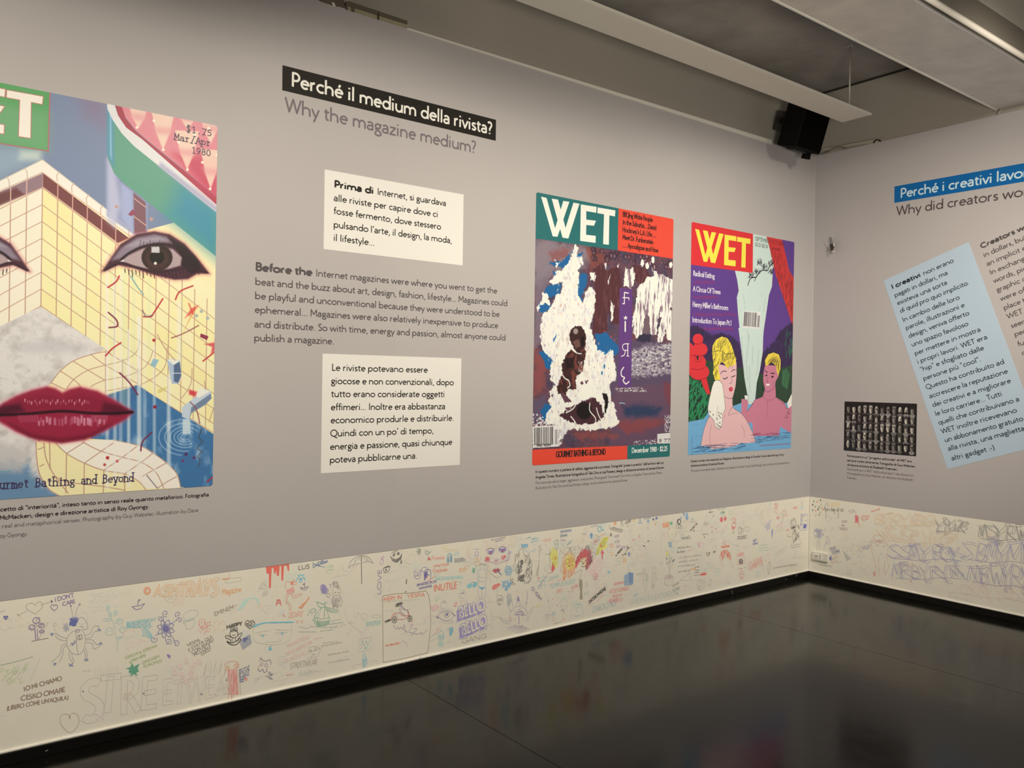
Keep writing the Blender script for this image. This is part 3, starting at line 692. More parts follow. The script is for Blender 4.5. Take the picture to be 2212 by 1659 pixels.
    for q in ([(222, 1015), (226, 1120), (246, 1220), (300, 1305), (372, 1350)], [(270, 1020), (285, 1120), (340, 1230), (420, 1330)], [(700, 1003), (880, 1045), (1010, 1130), (1090, 1210), (1115, 1300)],
              [(340, 1018), (410, 1085), (520, 1145), (640, 1190), (770, 1212), (860, 1262), (905, 1320)], [(510, 1015), (620, 1070), (760, 1110), (870, 1140), (960, 1200), (1010, 1300)],
              [(305, 1015), (308, 1180)], [(410, 1085), (405, 1330)], [(520, 1145), (516, 1360)], [(640, 1190), (635, 1370)], [(770, 1210), (768, 1330)], [(410, 1085), (520, 1015)], [(520, 1145), (640, 1060), (700, 1020)], [(640, 1188), (760, 1105), (845, 1040)],
              [(770, 1210), (870, 1140), (945, 1082)], [(880, 1225), (960, 1180), (1030, 1142)], [(970, 1300), (1030, 1260), (1090, 1228)], [(340, 1228), (410, 1260), (520, 1275), (640, 1290), (770, 1312)], [(235, 1060), (275, 1045)], [(245, 1165), (270, 1152)]):
        L3(*q, w=3.3)
    # falling curtains of light water
    for x0, x1, y0, y1, a in ((652, 668, -150, 1300, .5), (700, 716, 0, 1260, .55), (735, 752, -20, 1240, .4), (785, 800, 320, 1290, .65), (846, 868, 240, 1180, .65), (880, 900, 380, 1290, .3), (944, 958, 420, 1270, .5), (1030, 1050, 600, 1240, .6), (1095, 1112, 150, 640, .5)):
        c.poly([(x0, y0), (x1, y0), (x1 + 4, y1), (x0 - 2, y1)], (238, 240, 228), soft=9, alpha=a)
    for x0, x1, y0, y1, a in ((676, 700, -150, 800, .25), (752, 780, -100, 800, .3), (810, 840, -60, 640, .3), (905, 935, 0, 500, .3), (1115, 1130, 100, 560, .25)):
        c.poly([(x0, y0), (x1, y0), (x1, y1), (x0, y1)], (205, 224, 178), soft=12, alpha=a)
    # taps
    c.poly([(1030, 505), (1075, 500), (1108, 515), (1118, 600), (1100, 655), (1060, 655), (1048, 600)], (176, 192, 204)); c.poly([(1072, 540), (1108, 518), (1118, 600), (1100, 650), (1072, 640)], (88, 108, 134), soft=3); c.poly([(1032, 506), (1074, 502), (1106, 516), (1070, 538)], (236, 240, 240)); c.line([(1060, 590), (1115, 590)], 2.5, (225, 230, 232))
    c.poly([(1235, 680), (1300, 700), (1305, 745), (1265, 785), (1180, 835), (1165, 875), (1122, 860), (1122, 800), (1205, 735)], (196, 208, 214)); c.poly([(1265, 785), (1305, 745), (1300, 715), (1180, 800), (1170, 870), (1182, 835)], (110, 128, 148), soft=5, alpha=.9); c.poly([(1235, 680), (1298, 700), (1230, 740), (1205, 735)], (240, 242, 240)); c.poly([(1126, 875), (1172, 875), (1176, 965), (1128, 965)], (214, 226, 232), soft=5, alpha=.8)
    # top right canopy
    c.crop = 'A'
    c.poly([(795, 600), (850, 740), (905, 810), (1100, 960), (1100, 1190), (1000, 1200), (795, 1060)], (150, 156, 184), soft=8, alpha=.85)
    c.poly([(800, 640), (850, 700), (900, 980), (850, 1150), (800, 1100)], (196, 196, 210), soft=26, alpha=.8); c.poly([(905, 820), (985, 880), (990, 1180), (905, 1080)], (170, 180, 206), soft=16, alpha=.8)
    c.poly([(995, 885), (1085, 960), (1088, 1180), (1000, 1190)], (128, 82, 86), soft=6, alpha=.9)
    for y in (930, 1065): c.line([(1000, y), (1088, y + 66)], 3, (216, 176, 160))
    c.poly([(800, 240), (905, 330), (1640, 1010), (1640, 1385), (1020, 890), (930, 822), (850, 742), (800, 620)], (97, 158, 130))
    c.poly([(1350, 800), (1640, 1000), (1640, 1385), (1250, 1060)], (64, 142, 160), soft=110, alpha=.95)
    c.poly([(800, 240), (842, 300), (850, 700), (800, 600)], (84, 146, 172), soft=16); c.poly([(818, 300), (828, 300), (832, 640), (820, 600)], (170, 206, 216), soft=8, alpha=.8)
    c.poly([(795, 205), (848, 215), (880, 310), (940, 400), (1060, 488), (1640, 995), (1640, 1055), (1000, 540), (908, 445), (840, 345), (800, 262)], (226, 222, 214)); c.poly([(1200, 660), (1640, 1010), (1640, 1055), (1180, 690)], (168, 164, 184), soft=16, alpha=.8)
    c.poly([(848, 200), (900, 210), (935, 330), (1010, 425), (1110, 510), (1640, 940), (1640, 998), (1060, 488), (940, 400), (880, 310)], (166, 56, 74))
    c.poly([(892, 200), (1700, 200), (1700, 985), (1110, 505), (1010, 420), (935, 325)], (220, 134, 140)); c.poly([(1300, 600), (1640, 600), (1640, 960), (1500, 850)], (196, 66, 90), soft=60, alpha=.9)
    for k, (x, yt, yb, hw) in enumerate(((1032, 200, 405, 80), (1215, 240, 570, 95), (1395, 420, 715, 90), (1570, 560, 860, 75), (1400, 200, 420, 90), (1570, 260, 520, 90))):
        c.poly([(x - hw, yt), (x + hw, yt + 10), (x + hw * .55, (yt + yb) / 2 + 30), (x, yb), (x - hw * .55, (yt + yb) / 2 + 30)], (240, 214, 182), soft=7, alpha=.85)
        c.poly([(x - hw * .8, (yt + yb) / 2 - 10), (x + hw * .8, (yt + yb) / 2), (x + hw * .5, (yt + yb) / 2 + 50), (x - hw * .5, (yt + yb) / 2 + 40)], (226, 150, 150), soft=26, alpha=.7)
    for x, y in ((1020, 400), (1147, 350), (1217, 566), (1397, 714), (1566, 858), (1330, 508), (1508, 660), (1555, 405), (1448, 455), (1617, 606)): c.ell((x, y), 10, 10, (255, 244, 206), soft=3)
    # eyes
    def eye(fx):
        T_ = lambda pts: [(fx(x), y) for x, y in pts]
        rim = [(760, 1475), (830, 1370), (900, 1270), (1020, 1196), (1150, 1176), (1265, 1198), (1375, 1268), (1460, 1360), (1560, 1490), (1470, 1490), (1400, 1530), (1300, 1535), (1150, 1500), (1000, 1450), (880, 1425)]
        c.poly(T_(rim), (196, 90, 96), soft=34, alpha=.95); c.poly(T_(rim), (72, 38, 50), soft=9)
        c.poly(T_([(830, 1392), (900, 1300), (1020, 1222), (1150, 1196), (1240, 1215), (1300, 1262), (1180, 1262), (1050, 1290), (960, 1340), (900, 1380)]), (140, 124, 134), soft=15); c.poly(T_([(930, 1290), (1040, 1235), (1180, 1215), (1230, 1240), (1100, 1255), (1000, 1290)]), (168, 156, 160), soft=14, alpha=.8)
        c.poly(T_([(1250, 1215), (1380, 1290), (1480, 1400), (1500, 1470), (1420, 1490), (1360, 1440), (1350, 1350), (1290, 1270)]), (34, 22, 28), soft=10)
        c.poly(T_([(895, 1400), (960, 1352), (1060, 1305), (1180, 1285), (1290, 1308), (1355, 1370), (1345, 1430), (1260, 1455), (1150, 1466), (1010, 1435)]), (178, 156, 152), soft=8)
        c.ell((fx(1170), 1370), 116, 100, (44, 28, 28), soft=5); c.ell((fx(1170), 1385), 88, 76, (74, 48, 44), soft=22, alpha=.8); c.ell((fx(1170), 1368), 56, 50, (14, 10, 12), soft=5)
        c.poly(T_([(1128, 1288), (1188, 1288), (1190, 1336), (1128, 1334)]), (232, 226, 218), soft=4, alpha=.85); c.ell((fx(1158), 1413), 11, 11, (255, 246, 220), soft=3)
        c.ell((fx(910), 1393), 14, 8, (236, 220, 210), soft=4)
        c.line(T_([(900, 1388), (960, 1338), (1060, 1290), (1180, 1268), (1300, 1290), (1375, 1370)]), 6, (26, 14, 20), soft=4, smooth=True); c.line(T_([(780, 1465), (900, 1412), (1010, 1442), (1150, 1474), (1270, 1468), (1400, 1450), (1540, 1482)]), 7, (52, 24, 38), soft=5, smooth=True)
        for i in range(22):
            x = 930 + i * 27; y = 1430 + 38 * math.sin((i + 4) / 26 * 3.14) + 8; c.line(T_([(x, y), (x + 3 + i * .4, y + 26 + (i % 3) * 12)]), 2.6, (46, 18, 30), soft=2, alpha=.9)
        for i in range(12):
            x = 1040 + i * 24; c.line(T_([(x, 1292 - 0.0006 * (x - 1180) ** 2 * -1), (x + 8, 1240 + (i % 3) * 10)]), 2.2, (60, 44, 54), soft=2, alpha=.7)
    eye(lambda x: x); eye(lambda x: 980 - x)
    # lips
    c.crop = 'B'
    lips = [(-62, 842), (20, 775), (100, 732), (190, 698), (290, 674), (340, 686), (385, 712), (430, 690), (490, 676), (600, 702), (700, 755), (818, 830), (770, 876), (640, 946), (520, 1000), (380, 1020), (230, 1000), (100, 950), (0, 890)]
    c.poly(lips, (214, 96, 112), soft=34, alpha=.9); c.poly(lips, (150, 34, 60), soft=14)
    c.poly([(-40, 842), (100, 760), (290, 715), (385, 750), (490, 715), (640, 755), (780, 830), (600, 822), (385, 815), (150, 826)], (136, 28, 54), soft=20, alpha=.8)
    c.poly([(-60, 838), (20, 790), (120, 780), (150, 826), (0, 850)], (70, 16, 36), soft=20, alpha=.85); c.poly([(640, 770), (740, 790), (815, 830), (720, 850), (620, 835)], (84, 18, 40), soft=22, alpha=.85)
    c.poly([(60, 900), (200, 970), (380, 995), (560, 965), (680, 905), (560, 985), (380, 1015), (180, 985)], (96, 16, 38), soft=22, alpha=.7)
    c.line([(-60, 845), (60, 846), (200, 838), (385, 824), (560, 836), (700, 838), (815, 830)], 8, (36, 8, 20), soft=7, smooth=True)
    for i in range(26):
        x = 235 + i * 16 + rng.uniform(-7, 7); h = 26 + 22 * math.sin(i / 25 * 3.14) * rng.uniform(.6, 1.2); y = 892 - 8 * math.sin(i / 25 * 3.14) + rng.uniform(-14, 14)
        c.poly([(x - 4, y - h * .5), (x + 6, y - h * .5), (x + 5, y + h * .5), (x - 3, y + h * .5)], (238, 190, 204), soft=8, alpha=rng.uniform(.15, .95))
    for i in range(26):
        x = 150 + i * 16 + rng.uniform(-5, 5); y = 768 + rng.uniform(-12, 12); c.poly([(x - 3, y - 9), (x + 4, y - 9), (x + 2, y + 10), (x - 2, y + 10)], (244, 196, 190), soft=4, alpha=rng.uniform(.2, .95))
    for i in range(8):
        x = 110 + i * 16; c.poly([(x, 850), (x + 6, 850), (x + 18, 890), (x + 12, 890)], (200, 110, 134), soft=6, alpha=.6)
    for i in range(9):
        x = 660 - i * 12; c.poly([(x, 850), (x + 5, 850), (x - 4, 888), (x - 9, 888)], (206, 130, 150), soft=6, alpha=.6)
    # confetti
    for q, cc in (([(735, -10), (715, 25), (665, 60)], 1), ([(1190, 50), (1110, 85), (1082, 135)], 1), ([(1004, 130), (950, 215), (930, 240), (885, 240)], 1), ([(668, 215), (718, 262), (722, 300), (672, 308)], 2), ([(745, 402), (690, 440), (652, 482)], 1),
                  ([(738, 588), (800, 650), (848, 722)], 2), ([(936, 955), (880, 1010), (868, 1068)], 2), ([(1320, 462), (1252, 515)], 1), ([(1172, 768), (1210, 810), (1232, 898)], 3), ([(1225, 295), (1130, 345), (1058, 372)], 3), ([(970, 350), (1020, 440), (1080, 510)], 4),
                  ([(805, -10), (850, 60), (885, 105)], 5), ([(1310, 1232), (1278, 1260)], 1), ([(905, 1220), (970, 1300)], 6), ([(880, 200), (900, 240), (940, 230)], 6)):
        c.line(q, {1: 5, 2: 5, 3: 4, 4: 3.4, 5: 4, 6: 3}[cc], {1: (188, 48, 56), 2: (120, 42, 66), 3: (150, 84, 84), 4: (190, 150, 120), 5: (110, 160, 160), 6: (110, 90, 110)}[cc], soft=2, alpha=.9, smooth=True)
    c.poly([(1215, 180), (1190, 225), (1115, 370), (1180, 220)], (228, 180, 100), soft=4, alpha=.9); c.poly([(1225, 170), (1190, 215), (1140, 250), (1180, 190)], (220, 60, 60), soft=9, alpha=.8); c.line([(1165, 160), (1190, 225)], 4, (220, 80, 70), soft=5); c.poly([(1330, 350), (1322, 400), (1260, 410), (1310, 425), (1300, 470), (1345, 440)], (210, 60, 76), soft=8, alpha=.8)
    for x, y, r_, cc in ((949, 386, 10, (186, 62, 62)), (955, 798, 11, (150, 40, 60)), (663, 1112, 11, (190, 60, 62)), (645, 1155, 9, (196, 80, 80)), (722, 1133, 9, (210, 100, 96)), (1147, 1090, 10, (92, 52, 96)), (1197, 1112, 10, (92, 66, 110)), (1127, 1130, 9, (110, 66, 110)), (1242, 208, 10, (164, 182, 170)), (1281, 250, 10, (164, 182, 170)), (1212, 235, 10, (164, 182, 170))): c.ell((x, y), r_, r_, cc, soft=2)
    c.poly([(1238, 344), (1286, 362), (1276, 386), (1234, 366)], (146, 56, 78)); c.poly([(945, 500), (980, 508), (955, 555), (926, 540)], (140, 184, 196), soft=4, alpha=.9); c.poly([(975, 690), (1040, 670), (1010, 700), (975, 715)], (214, 200, 120), soft=5, alpha=.8); c.poly([(1168, 690), (1215, 705), (1205, 735), (1165, 720)], (210, 60, 70), soft=10, alpha=.9)
    c.crop = 'A'; c.poly([(988, 1010), (1015, 1040), (975, 1062), (955, 1048)], (150, 70, 92)); c.ell((868, 990), 12, 12, (200, 150, 130), soft=3); c.ell((1128, 1083), 14, 14, (190, 150, 140), soft=3); c.crop = 'B'
    sig = [(1225, 1165), (1232, 1120), (1222, 1100), (1240, 1070), (1218, 1050), (1246, 1010), (1228, 985), (1242, 930)]
    c.line(sig, 2, (60, 52, 50), smooth=True, alpha=.7); c.line([(x + (12 if i % 2 else -8), y + 6) for i, (x, y) in enumerate(sig)], 1.8, (90, 80, 70), alpha=.6, smooth=True)
    # masthead
    g1 = cw(LW, 'A', 358, 577); g0 = cw(LW, 'A', 372, 140)
    c.poly([(c.u0 - .01, c.z1 + .01), (g0[0], c.z1 + .01), (g1[0], g1[1]), (c.u0 - .01, g1[1])], (88, 160, 92), crop='m')
    c.poly([(c.u0 - .01, 2.60), (g0[0], 2.60), (g0[0], g1[1]), (c.u0 - .01, g1[1])], (124, 172, 126), crop='m', soft=50, alpha=.55)
    c.line([(c.u0, g1[1]), g1, (g0[0], c.z1)], 4, (176, 110, 112), crop='m')
    tr = cw(LW, 'A', 314, 180); tb = cw(LW, 'A', 186, 476)
    tl_ = cw(LW, 'A', 60, 128); WETmark(c, tr[0] - (tr[0] - tl_[0]) / .243, tr[0] + .002, tb[1], cw(LW, 'A', 62, 128)[1] + .004, (248, 240, 224), (200, 110, 104))
    # type
    ty = (64, 44, 66)
    c.text('$1.75', (1385, 432), (1580, 466), .029, .0036, ty, crop='A', mono=.62); c.text('Mar/Apr', (1297, 490), (1575, 540), .029, .0036, ty, crop='A', mono=.64); c.text('1980', (1425, 592), (1572, 614), .029, .0036, ty, crop='A', mono=.62)
    c.text('urmet Bathing and Beyond', (-6, 1304), (825, 1259), .036, .0040, (58, 46, 78), crop='B', mono=.66, pre='Go')
    return c

def cover_two():
    c = Canvas(LW, -2.902, -1.692, 1.049, 2.666, 800, (110, 84, 92))
    N = lambda a, b, s_: c.noise(a, b, s_)[..., None]
    base = np.array((92., 66., 78.)) + (N(60, 1, 1) - .5) * np.array((70, 10, -10)) + (N(9, .5, 2) - .5) * 36
    c.img[:] = np.clip(base, 0, 255)
    c.crop = 'C'
    c.poly([(100, 470), (600, 560), (620, 620), (520, 760), (300, 800), (100, 900)], (150, 138, 138), soft=50, alpha=.75, rough=20, cell=30)
    c.poly([(100, 850), (230, 800), (200, 1100), (160, 1400), (90, 1500)], (126, 112, 120), soft=30, alpha=.8, rough=14, cell=22)
    c.poly([(560, 560), (700, 580), (760, 700), (600, 760)], (142, 70, 54), soft=40, alpha=.7, rough=18); c.poly([(240, 600), (420, 560), (400, 640), (260, 720)], (140, 78, 76), soft=26, alpha=.7, rough=16)
    c.poly([(90, 1480), (200, 1500), (190, 1800), (90, 1900)], (146, 76, 70), soft=40, alpha=.8, rough=18)
    # onlookers
    dk = (84, 44, 48)
    for q in ([(620, 760), (700, 700), (760, 800), (770, 1000), (740, 1340), (620, 1330), (640, 1000)], [(740, 760), (860, 720), (890, 900), (860, 1250), (800, 1250), (760, 1100)], [(985, 720), (1080, 730), (1130, 820), (1060, 900), (1000, 860)]):
        c.poly(q, dk, soft=5, rough=10, cell=16, aniso=3); c.poly(q, (116, 74, 72), soft=6, alpha=.6, streak=(14, 4, 5, .5, 4))
    r2 = np.random.RandomState(3)
    for i in range(44):
        t_ = r2.uniform(0, 1); x = 590 + 740 * t_; y = 600 + 95 * t_ + r2.uniform(-35, 60); g = r2.uniform(8, 17)
        c.ell((x, y), g * 1.5, g * 2.1, (74 + r2.uniform(-14, 20), 42, 52), soft=6, alpha=.8, rough=5, cell=8, seed=i)
        c.ell((x - r2.uniform(-4, 8), y + 3), g * .55, g * 1.1, (190, 176, 176), soft=5, alpha=r2.uniform(.1, .5) + (.35 if x > 1030 else 0), rough=4, cell=6, seed=i)
    WH = (240, 236, 224)
    for k, q in enumerate(([(1040, 880), (1080, 880), (1110, 815), (1180, 815), (1230, 860), (1262, 960), (1215, 1150), (1190, 1340), (1140, 1345), (1120, 1180), (1085, 1200), (1060, 1345), (1020, 1375), (985, 1320), (1000, 1080)],
              [(1180, 790), (1240, 800), (1345, 850), (1345, 1060), (1270, 1180), (1220, 1190), (1240, 1000), (1190, 900)], [(912, 730), (940, 760), (985, 735), (1000, 800), (985, 900), (960, 930), (900, 900)],
              [(1245, 1150), (1290, 1110), (1345, 1130), (1345, 1400), (1290, 1390), (1270, 1300), (1250, 1400), (1205, 1410), (1200, 1350)], [(1000, 1110), (980, 1180), (975, 1280), (1010, 1200)],
              [(780, 1030), (810, 1080), (800, 1220), (785, 1220)], [(1150, 740), (1195, 780), (1200, 830), (1160, 800)], [(600, 790), (650, 770), (640, 860), (605, 850)])):
        c.poly(q, WH, soft=2.5, rough=7, cell=12, seed=k); c.poly(q, (110, 78, 90), soft=3, alpha=.8, streak=(9, 7, 9, .56, 7))
    for x, y in ((1065, 700), (1160, 670), (1110, 725), (1320, 715)): c.ell((x, y), 15, 30, WH, soft=3, rough=4, cell=8)
    for q in ([(745, 700), (740, 760), (720, 700)], [(855, 700), (850, 740), (835, 730)], [(780, 800), (760, 900), (755, 860)], [(1040, 900), (1010, 940), (1030, 960)]): c.poly(q, (226, 216, 206), soft=4, rough=3, cell=8)
    c.poly([(1100, 1150), (1130, 1180), (1140, 1380), (1090, 1400), (1060, 1340)], (112, 92, 96), soft=5, rough=5); c.poly([(1030, 1340), (1150, 1330), (1130, 1430), (1010, 1400)], (50, 44, 64), soft=5, rough=6)
    # ground
    c.poly([(740, 1340), (1000, 1400), (1340, 1420), (1345, 1900), (600, 1900)], (88, 72, 92), soft=10, rough=8)
    g_ = [(940, 1490), (1100, 1440), (1400, 1410), (1400, 1660), (1200, 1700), (940, 1720)]; c.poly(g_, (176, 168, 170), soft=30, alpha=.55, rough=14); c.poly(g_, (216, 210, 198), soft=22, alpha=.85, rough=12, streak=(12, .4, 12, .5, 7)); c.poly(g_, (226, 222, 208), soft=16, alpha=.8, rough=14, streak=(6, .5, 17, .6, 12)); c.poly(g_, (84, 66, 86), soft=16, alpha=.8, rough=14, streak=(22, .3, 19, .56, 9))
    c.crop = 'D'
    c.poly([(960, 460), (1560, 430), (1560, 1100), (900, 1100)], (100, 72, 90), soft=24, rough=14)
    c.poly([(1050, 680), (1250, 655), (1460, 700), (1400, 770), (1180, 790), (1060, 760)], (42, 58, 84), soft=40, alpha=.95, rough=10); c.poly([(980, 850), (1300, 800), (1500, 830), (1400, 900), (1100, 960)], (146, 66, 62), soft=30, alpha=.7, rough=16)
    c.poly([(500, 950), (900, 930), (1000, 1000), (600, 1030)], (150, 72, 66), soft=26, alpha=.65, rough=16); c.poly([(1480, 420), (1560, 430), (1560, 700), (1480, 560)], (130, 56, 60), soft=26, alpha=.6, rough=10)
    c.poly([(960, 480), (1240, 470), (1330, 520), (1000, 520)], (222, 218, 206), soft=3, streak=(7, .5, 21, .5, 9)); c.poly([(1160, 1040), (1560, 1000), (1560, 1080), (1160, 1080)], (214, 210, 204), soft=4, streak=(8, .6, 23, .55, 9)); c.poly([(1480, 770), (1560, 760), (1560, 960), (1490, 940)], (216, 212, 204), soft=3, streak=(6, .7, 25, .48, 9))
    c.line([(1010, 640), (1040, 636), (1068, 645)], 4, (150, 200, 206)); c.poly([(1408, 962), (1560, 950), (1560, 1062), (1408, 1064)], (222, 216, 204)); c.line([(1408, 1064), (1408, 960), (1560, 946)], 3, (60, 50, 60)); c.text('9 77', (1425, 1052), (1548, 1046), .022, .004, (60, 54, 60))
    c.poly([(90, 600), (240, 560), (260, 800), (90, 830)], (96, 84, 104), soft=30, alpha=.8, rough=14)
    # blue patches
    c.crop = 'C'; BL = (30, 98, 146)
    for k, q in enumerate(([(235, 680), (300, 690), (370, 670), (425, 590), (420, 680), (380, 760), (300, 720), (235, 715)], [(205, 905), (270, 880), (345, 890), (330, 960), (250, 1010), (190, 965)], [(480, 610), (530, 605), (510, 660), (480, 700)],
              [(505, 800), (565, 790), (575, 860), (540, 980), (490, 990), (475, 900)], [(135, 1070), (240, 1060), (250, 1100), (190, 1150), (145, 1130)], [(640, 1330), (740, 1320), (800, 1390), (860, 1460), (850, 1510), (740, 1560), (660, 1480)], [(415, 1075), (480, 1085), (470, 1120), (425, 1110)],
              [(270, 780), (330, 790), (320, 850), (280, 850)], [(500, 1000), (540, 1010), (525, 1070), (490, 1050)])):
        c.poly(q, BL, soft=3, rough=8, cell=14, seed=k)
    c.crop = 'D'
    for k, q in enumerate(([(160, 110), (260, 60), (340, 190), (290, 290), (230, 260), (210, 180)], [(185, 700), (240, 650), (320, 640), (260, 790), (200, 830)])): c.poly(q, BL, soft=3, rough=8, cell=14, seed=k + 30)
    # flame
    c.crop = 'C'
    F1 = [(465, 530), (488, 570), (480, 640), (520, 640), (530, 690), (495, 760), (500, 860), (480, 960), (530, 1060), (560, 960), (600, 900), (640, 950), (640, 1130), (600, 1250), (625, 1350), (640, 1430), (700, 1560), (770, 1480), (800, 1500), (830, 1640), (830, 1760),
          (240, 1760), (270, 1580), (190, 1500), (160, 1420), (150, 1280), (170, 1160), (230, 1110), (290, 1000), (340, 940), (350, 870), (270, 890), (240, 870), (300, 780), (360, 760), (440, 640)]
    c.poly(F1, (238, 235, 224), soft=3, rough=12, cell=18, seed=2)
    c.poly([(175, 960), (215, 980), (240, 1080), (200, 1050), (150, 1080), (130, 1130), (110, 1090), (170, 1040)], WH, soft=4, rough=8, cell=10); c.poly([(280, 670), (320, 700), (300, 740)], WH, soft=4, rough=8, cell=10)
    c.crop = 'D'
    F2 = [(200, -10), (420, -60), (760, 60), (880, 130), (920, 85), (955, 180), (940, 300), (905, 400), (915, 560), (960, 700), (1000, 850), (930, 900), (620, 925), (480, 905), (420, 1000), (380, 1060), (360, 870), (250, 860), (240, 780), (300, 680), (250, 610), (310, 560), (260, 520), (330, 440), (280, 320), (300, 220), (330, 190), (250, 110)]
    c.poly(F2, (238, 235, 224), soft=3, rough=13, cell=18, seed=4)
    c.poly([(90, 740), (160, 760), (260, 840), (420, 880), (440, 960), (400, 1080), (90, 1115)], (214, 210, 204), soft=5, rough=10, cell=12, streak=(12, .8, 40, .42, 6))
    c.crop = 'C'
    for (x0, y0, x1, y1, n_, cc) in ((240, 960, 640, 1300, 22, (214, 120, 110)), (170, 1150, 700, 1650, 20, (196, 182, 178)), (560, 1300, 820, 1700, 14, (206, 90, 90)), (300, 760, 500, 1000, 20, (222, 206, 160))):
        for i in range(n_):
            x, y = rng.uniform(x0, x1), rng.uniform(y0, y1); c.ell((x, y), rng.uniform(2, 6), rng.uniform(5, 16), cc, soft=4, alpha=rng.uniform(.3, .8), rot=rng.uniform(-20, 30), rough=2, cell=6)
    c.poly([(300, 1330), (290, 1370), (270, 1410), (262, 1380)], (40, 100, 160), soft=2)
    for F_, cr_ in ((F1, 'C'), (F2, 'D')):
        c.poly(F_, (206, 196, 196), soft=14, alpha=.4, crop=cr_, streak=(16, 1.9, 51, .54, 5)); c.poly(F_, (224, 206, 170), soft=18, alpha=.35, crop=cr_, streak=(26, 1.6, 53, .56, 6)); c.poly(F_, (150, 110, 120), soft=22, alpha=.4, crop=cr_, streak=(9, 2.2, 55, .66, 9)); c.poly(F_, (246, 244, 234), soft=10, alpha=.9, crop=cr_, streak=(11, 2.4, 57, .56, 8))
    # charred figure
    BK = (58, 34, 32)
    c.poly([(487, 1262), (535, 1285), (558, 1360), (552, 1440), (520, 1500), (480, 1500), (440, 1440), (412, 1360), (430, 1290)], BK, soft=3, rough=4, cell=9, smooth=True); c.ell((468, 1310), 22, 26, (176, 160, 146), soft=9, alpha=.85); c.poly([(440, 1400), (500, 1380), (510, 1440), (470, 1470)], (120, 84, 72), soft=7, alpha=.8, rough=4, cell=8); c.ell((530, 1400), 14, 50, (24, 14, 16), soft=6)
    c.crop = 'D'
    fig = [(495, 72), (560, 110), (640, 60), (660, 120), (625, 300), (560, 350), (545, 420), (560, 490), (470, 500), (440, 560), (370, 540), (350, 500), (380, 400), (410, 330), (405, 240), (440, 150)]
    c.poly(fig, BK, soft=3, rough=7, cell=12, seed=7); c.poly(fig, (128, 66, 56), soft=4, alpha=.8, streak=(18, 1.4, 41, .5, 7)); c.poly([(440, 170), (540, 150), (520, 260), (450, 280)], (28, 18, 20), soft=12, alpha=.8)
    c.poly([(560, 180), (625, 190), (620, 300), (570, 320), (590, 240)], (200, 190, 180), soft=4, alpha=.8, streak=(7, 1, 42, .5, 9)); c.line([(410, 340), (440, 380), (475, 400), (490, 450), (465, 480)], 6, WH, soft=3, smooth=True); c.line([(510, 70), (560, 110), (610, 118)], 5, WH, soft=3, smooth=True)
    lowf = [(375, 770), (450, 720), (560, 640), (690, 600), (730, 560), (760, 600), (820, 660), (850, 790), (740, 860), (560, 860), (430, 810)]
    c.poly(lowf, (70, 40, 46), soft=4, rough=9, cell=12, seed=9); c.ell((640, 720), 80, 90, (24, 18, 20), soft=14); c.poly([(825, 530), (880, 540), (895, 620), (870, 740), (845, 760), (860, 640)], (22, 16, 18), soft=4, rough=4, cell=9)
    for q in ([(380, 520), (440, 540), (500, 620), (440, 640)], [(440, 690), (500, 680), (480, 720)], [(690, 560), (740, 560), (700, 640)], [(600, 430), (620, 400), (640, 450)], [(650, 400), (680, 400), (660, 440)]): c.poly(q, (96, 60, 70), soft=4, rough=6, cell=9)
    for q in ([(450, 740), (520, 700), (560, 640)], [(700, 640), (700, 720), (760, 800), (750, 870)], [(770, 690), (790, 760), (840, 860)], [(830, 640), (850, 720), (860, 780)], [(380, 600), (420, 650), (450, 640)], [(400, 640), (360, 700), (400, 720)], [(500, 780), (540, 830), (560, 870)]): c.line(q, 6, WH, soft=3, smooth=True)
    for q in ([(570, 560), (640, 430), (760, 520), (820, 560), (740, 570), (640, 600)],): c.poly(q, WH, soft=3, rough=9, cell=12)
    c.poly([(850, 220), (865, 250), (850, 285), (842, 250)], (40, 110, 160), soft=2); c.poly([(822, 300), (836, 310), (832, 345), (818, 335)], (40, 110, 150), soft=2)
    # purple strip with its letters
    t0, t1, b1, b0 = cw(LW, 'C', 862, 920), cw(LW, 'C', 977, 931), cw(LW, 'D', 1136, 472), cw(LW, 'D', 1000, 466)
    c.poly([t0, t1, b1, b0], (98, 60, 118), crop='m'); c.crop = 'C'; W2 = (238, 232, 236)
    c.line([(940, 968), (905, 962), (905, 1062), (890, 1062)], 6, W2); c.line([(890, 1008), (945, 1010), (945, 1028)], 5, W2)
    c.poly([(915 + (22 if i % 2 == 0 else 9) * math.sin(i * math.pi / 5), 1190 - (22 if i % 2 == 0 else 9) * math.cos(i * math.pi / 5)) for i in range(10)], W2); c.line([(912, 1225), (912, 1308)], 10, W2)
    c.line([(935, 1424), (935, 1530)], 6, W2); c.line([(945, 1422), (905, 1424), (888, 1445), (898, 1478), (935, 1480)], 4.5, W2, smooth=True); c.line([(912, 1480), (905, 1520), (878, 1534)], 5, W2, smooth=True); c.line([(924, 1531), (948, 1533)], 3.5, W2)
    c.crop = 'D'; c.line([(1056, 262), (1032, 300), (1034, 350), (1066, 372), (1050, 400), (1080, 436), (1112, 412)], 7, W2, smooth=True)
    # bars, masthead, type
    c.crop = 'D'; RD, TE = (232, 76, 54), (40, 108, 104)
    c.poly([(60, 1131), (1095, 1087), (1095, 1300), (60, 1330)], RD); c.poly([(1095, 1087), (1580, 1060), (1580, 1260), (1095, 1300)], TE)
    c.text('GOURMET BATHING & BEYOND', (343, 1211), (865, 1180), .036, .0062, (32, 26, 28)); c.text('December 1980 · $2.25', (1142, 1163), (1517, 1142), .033, .0056, (236, 232, 216))
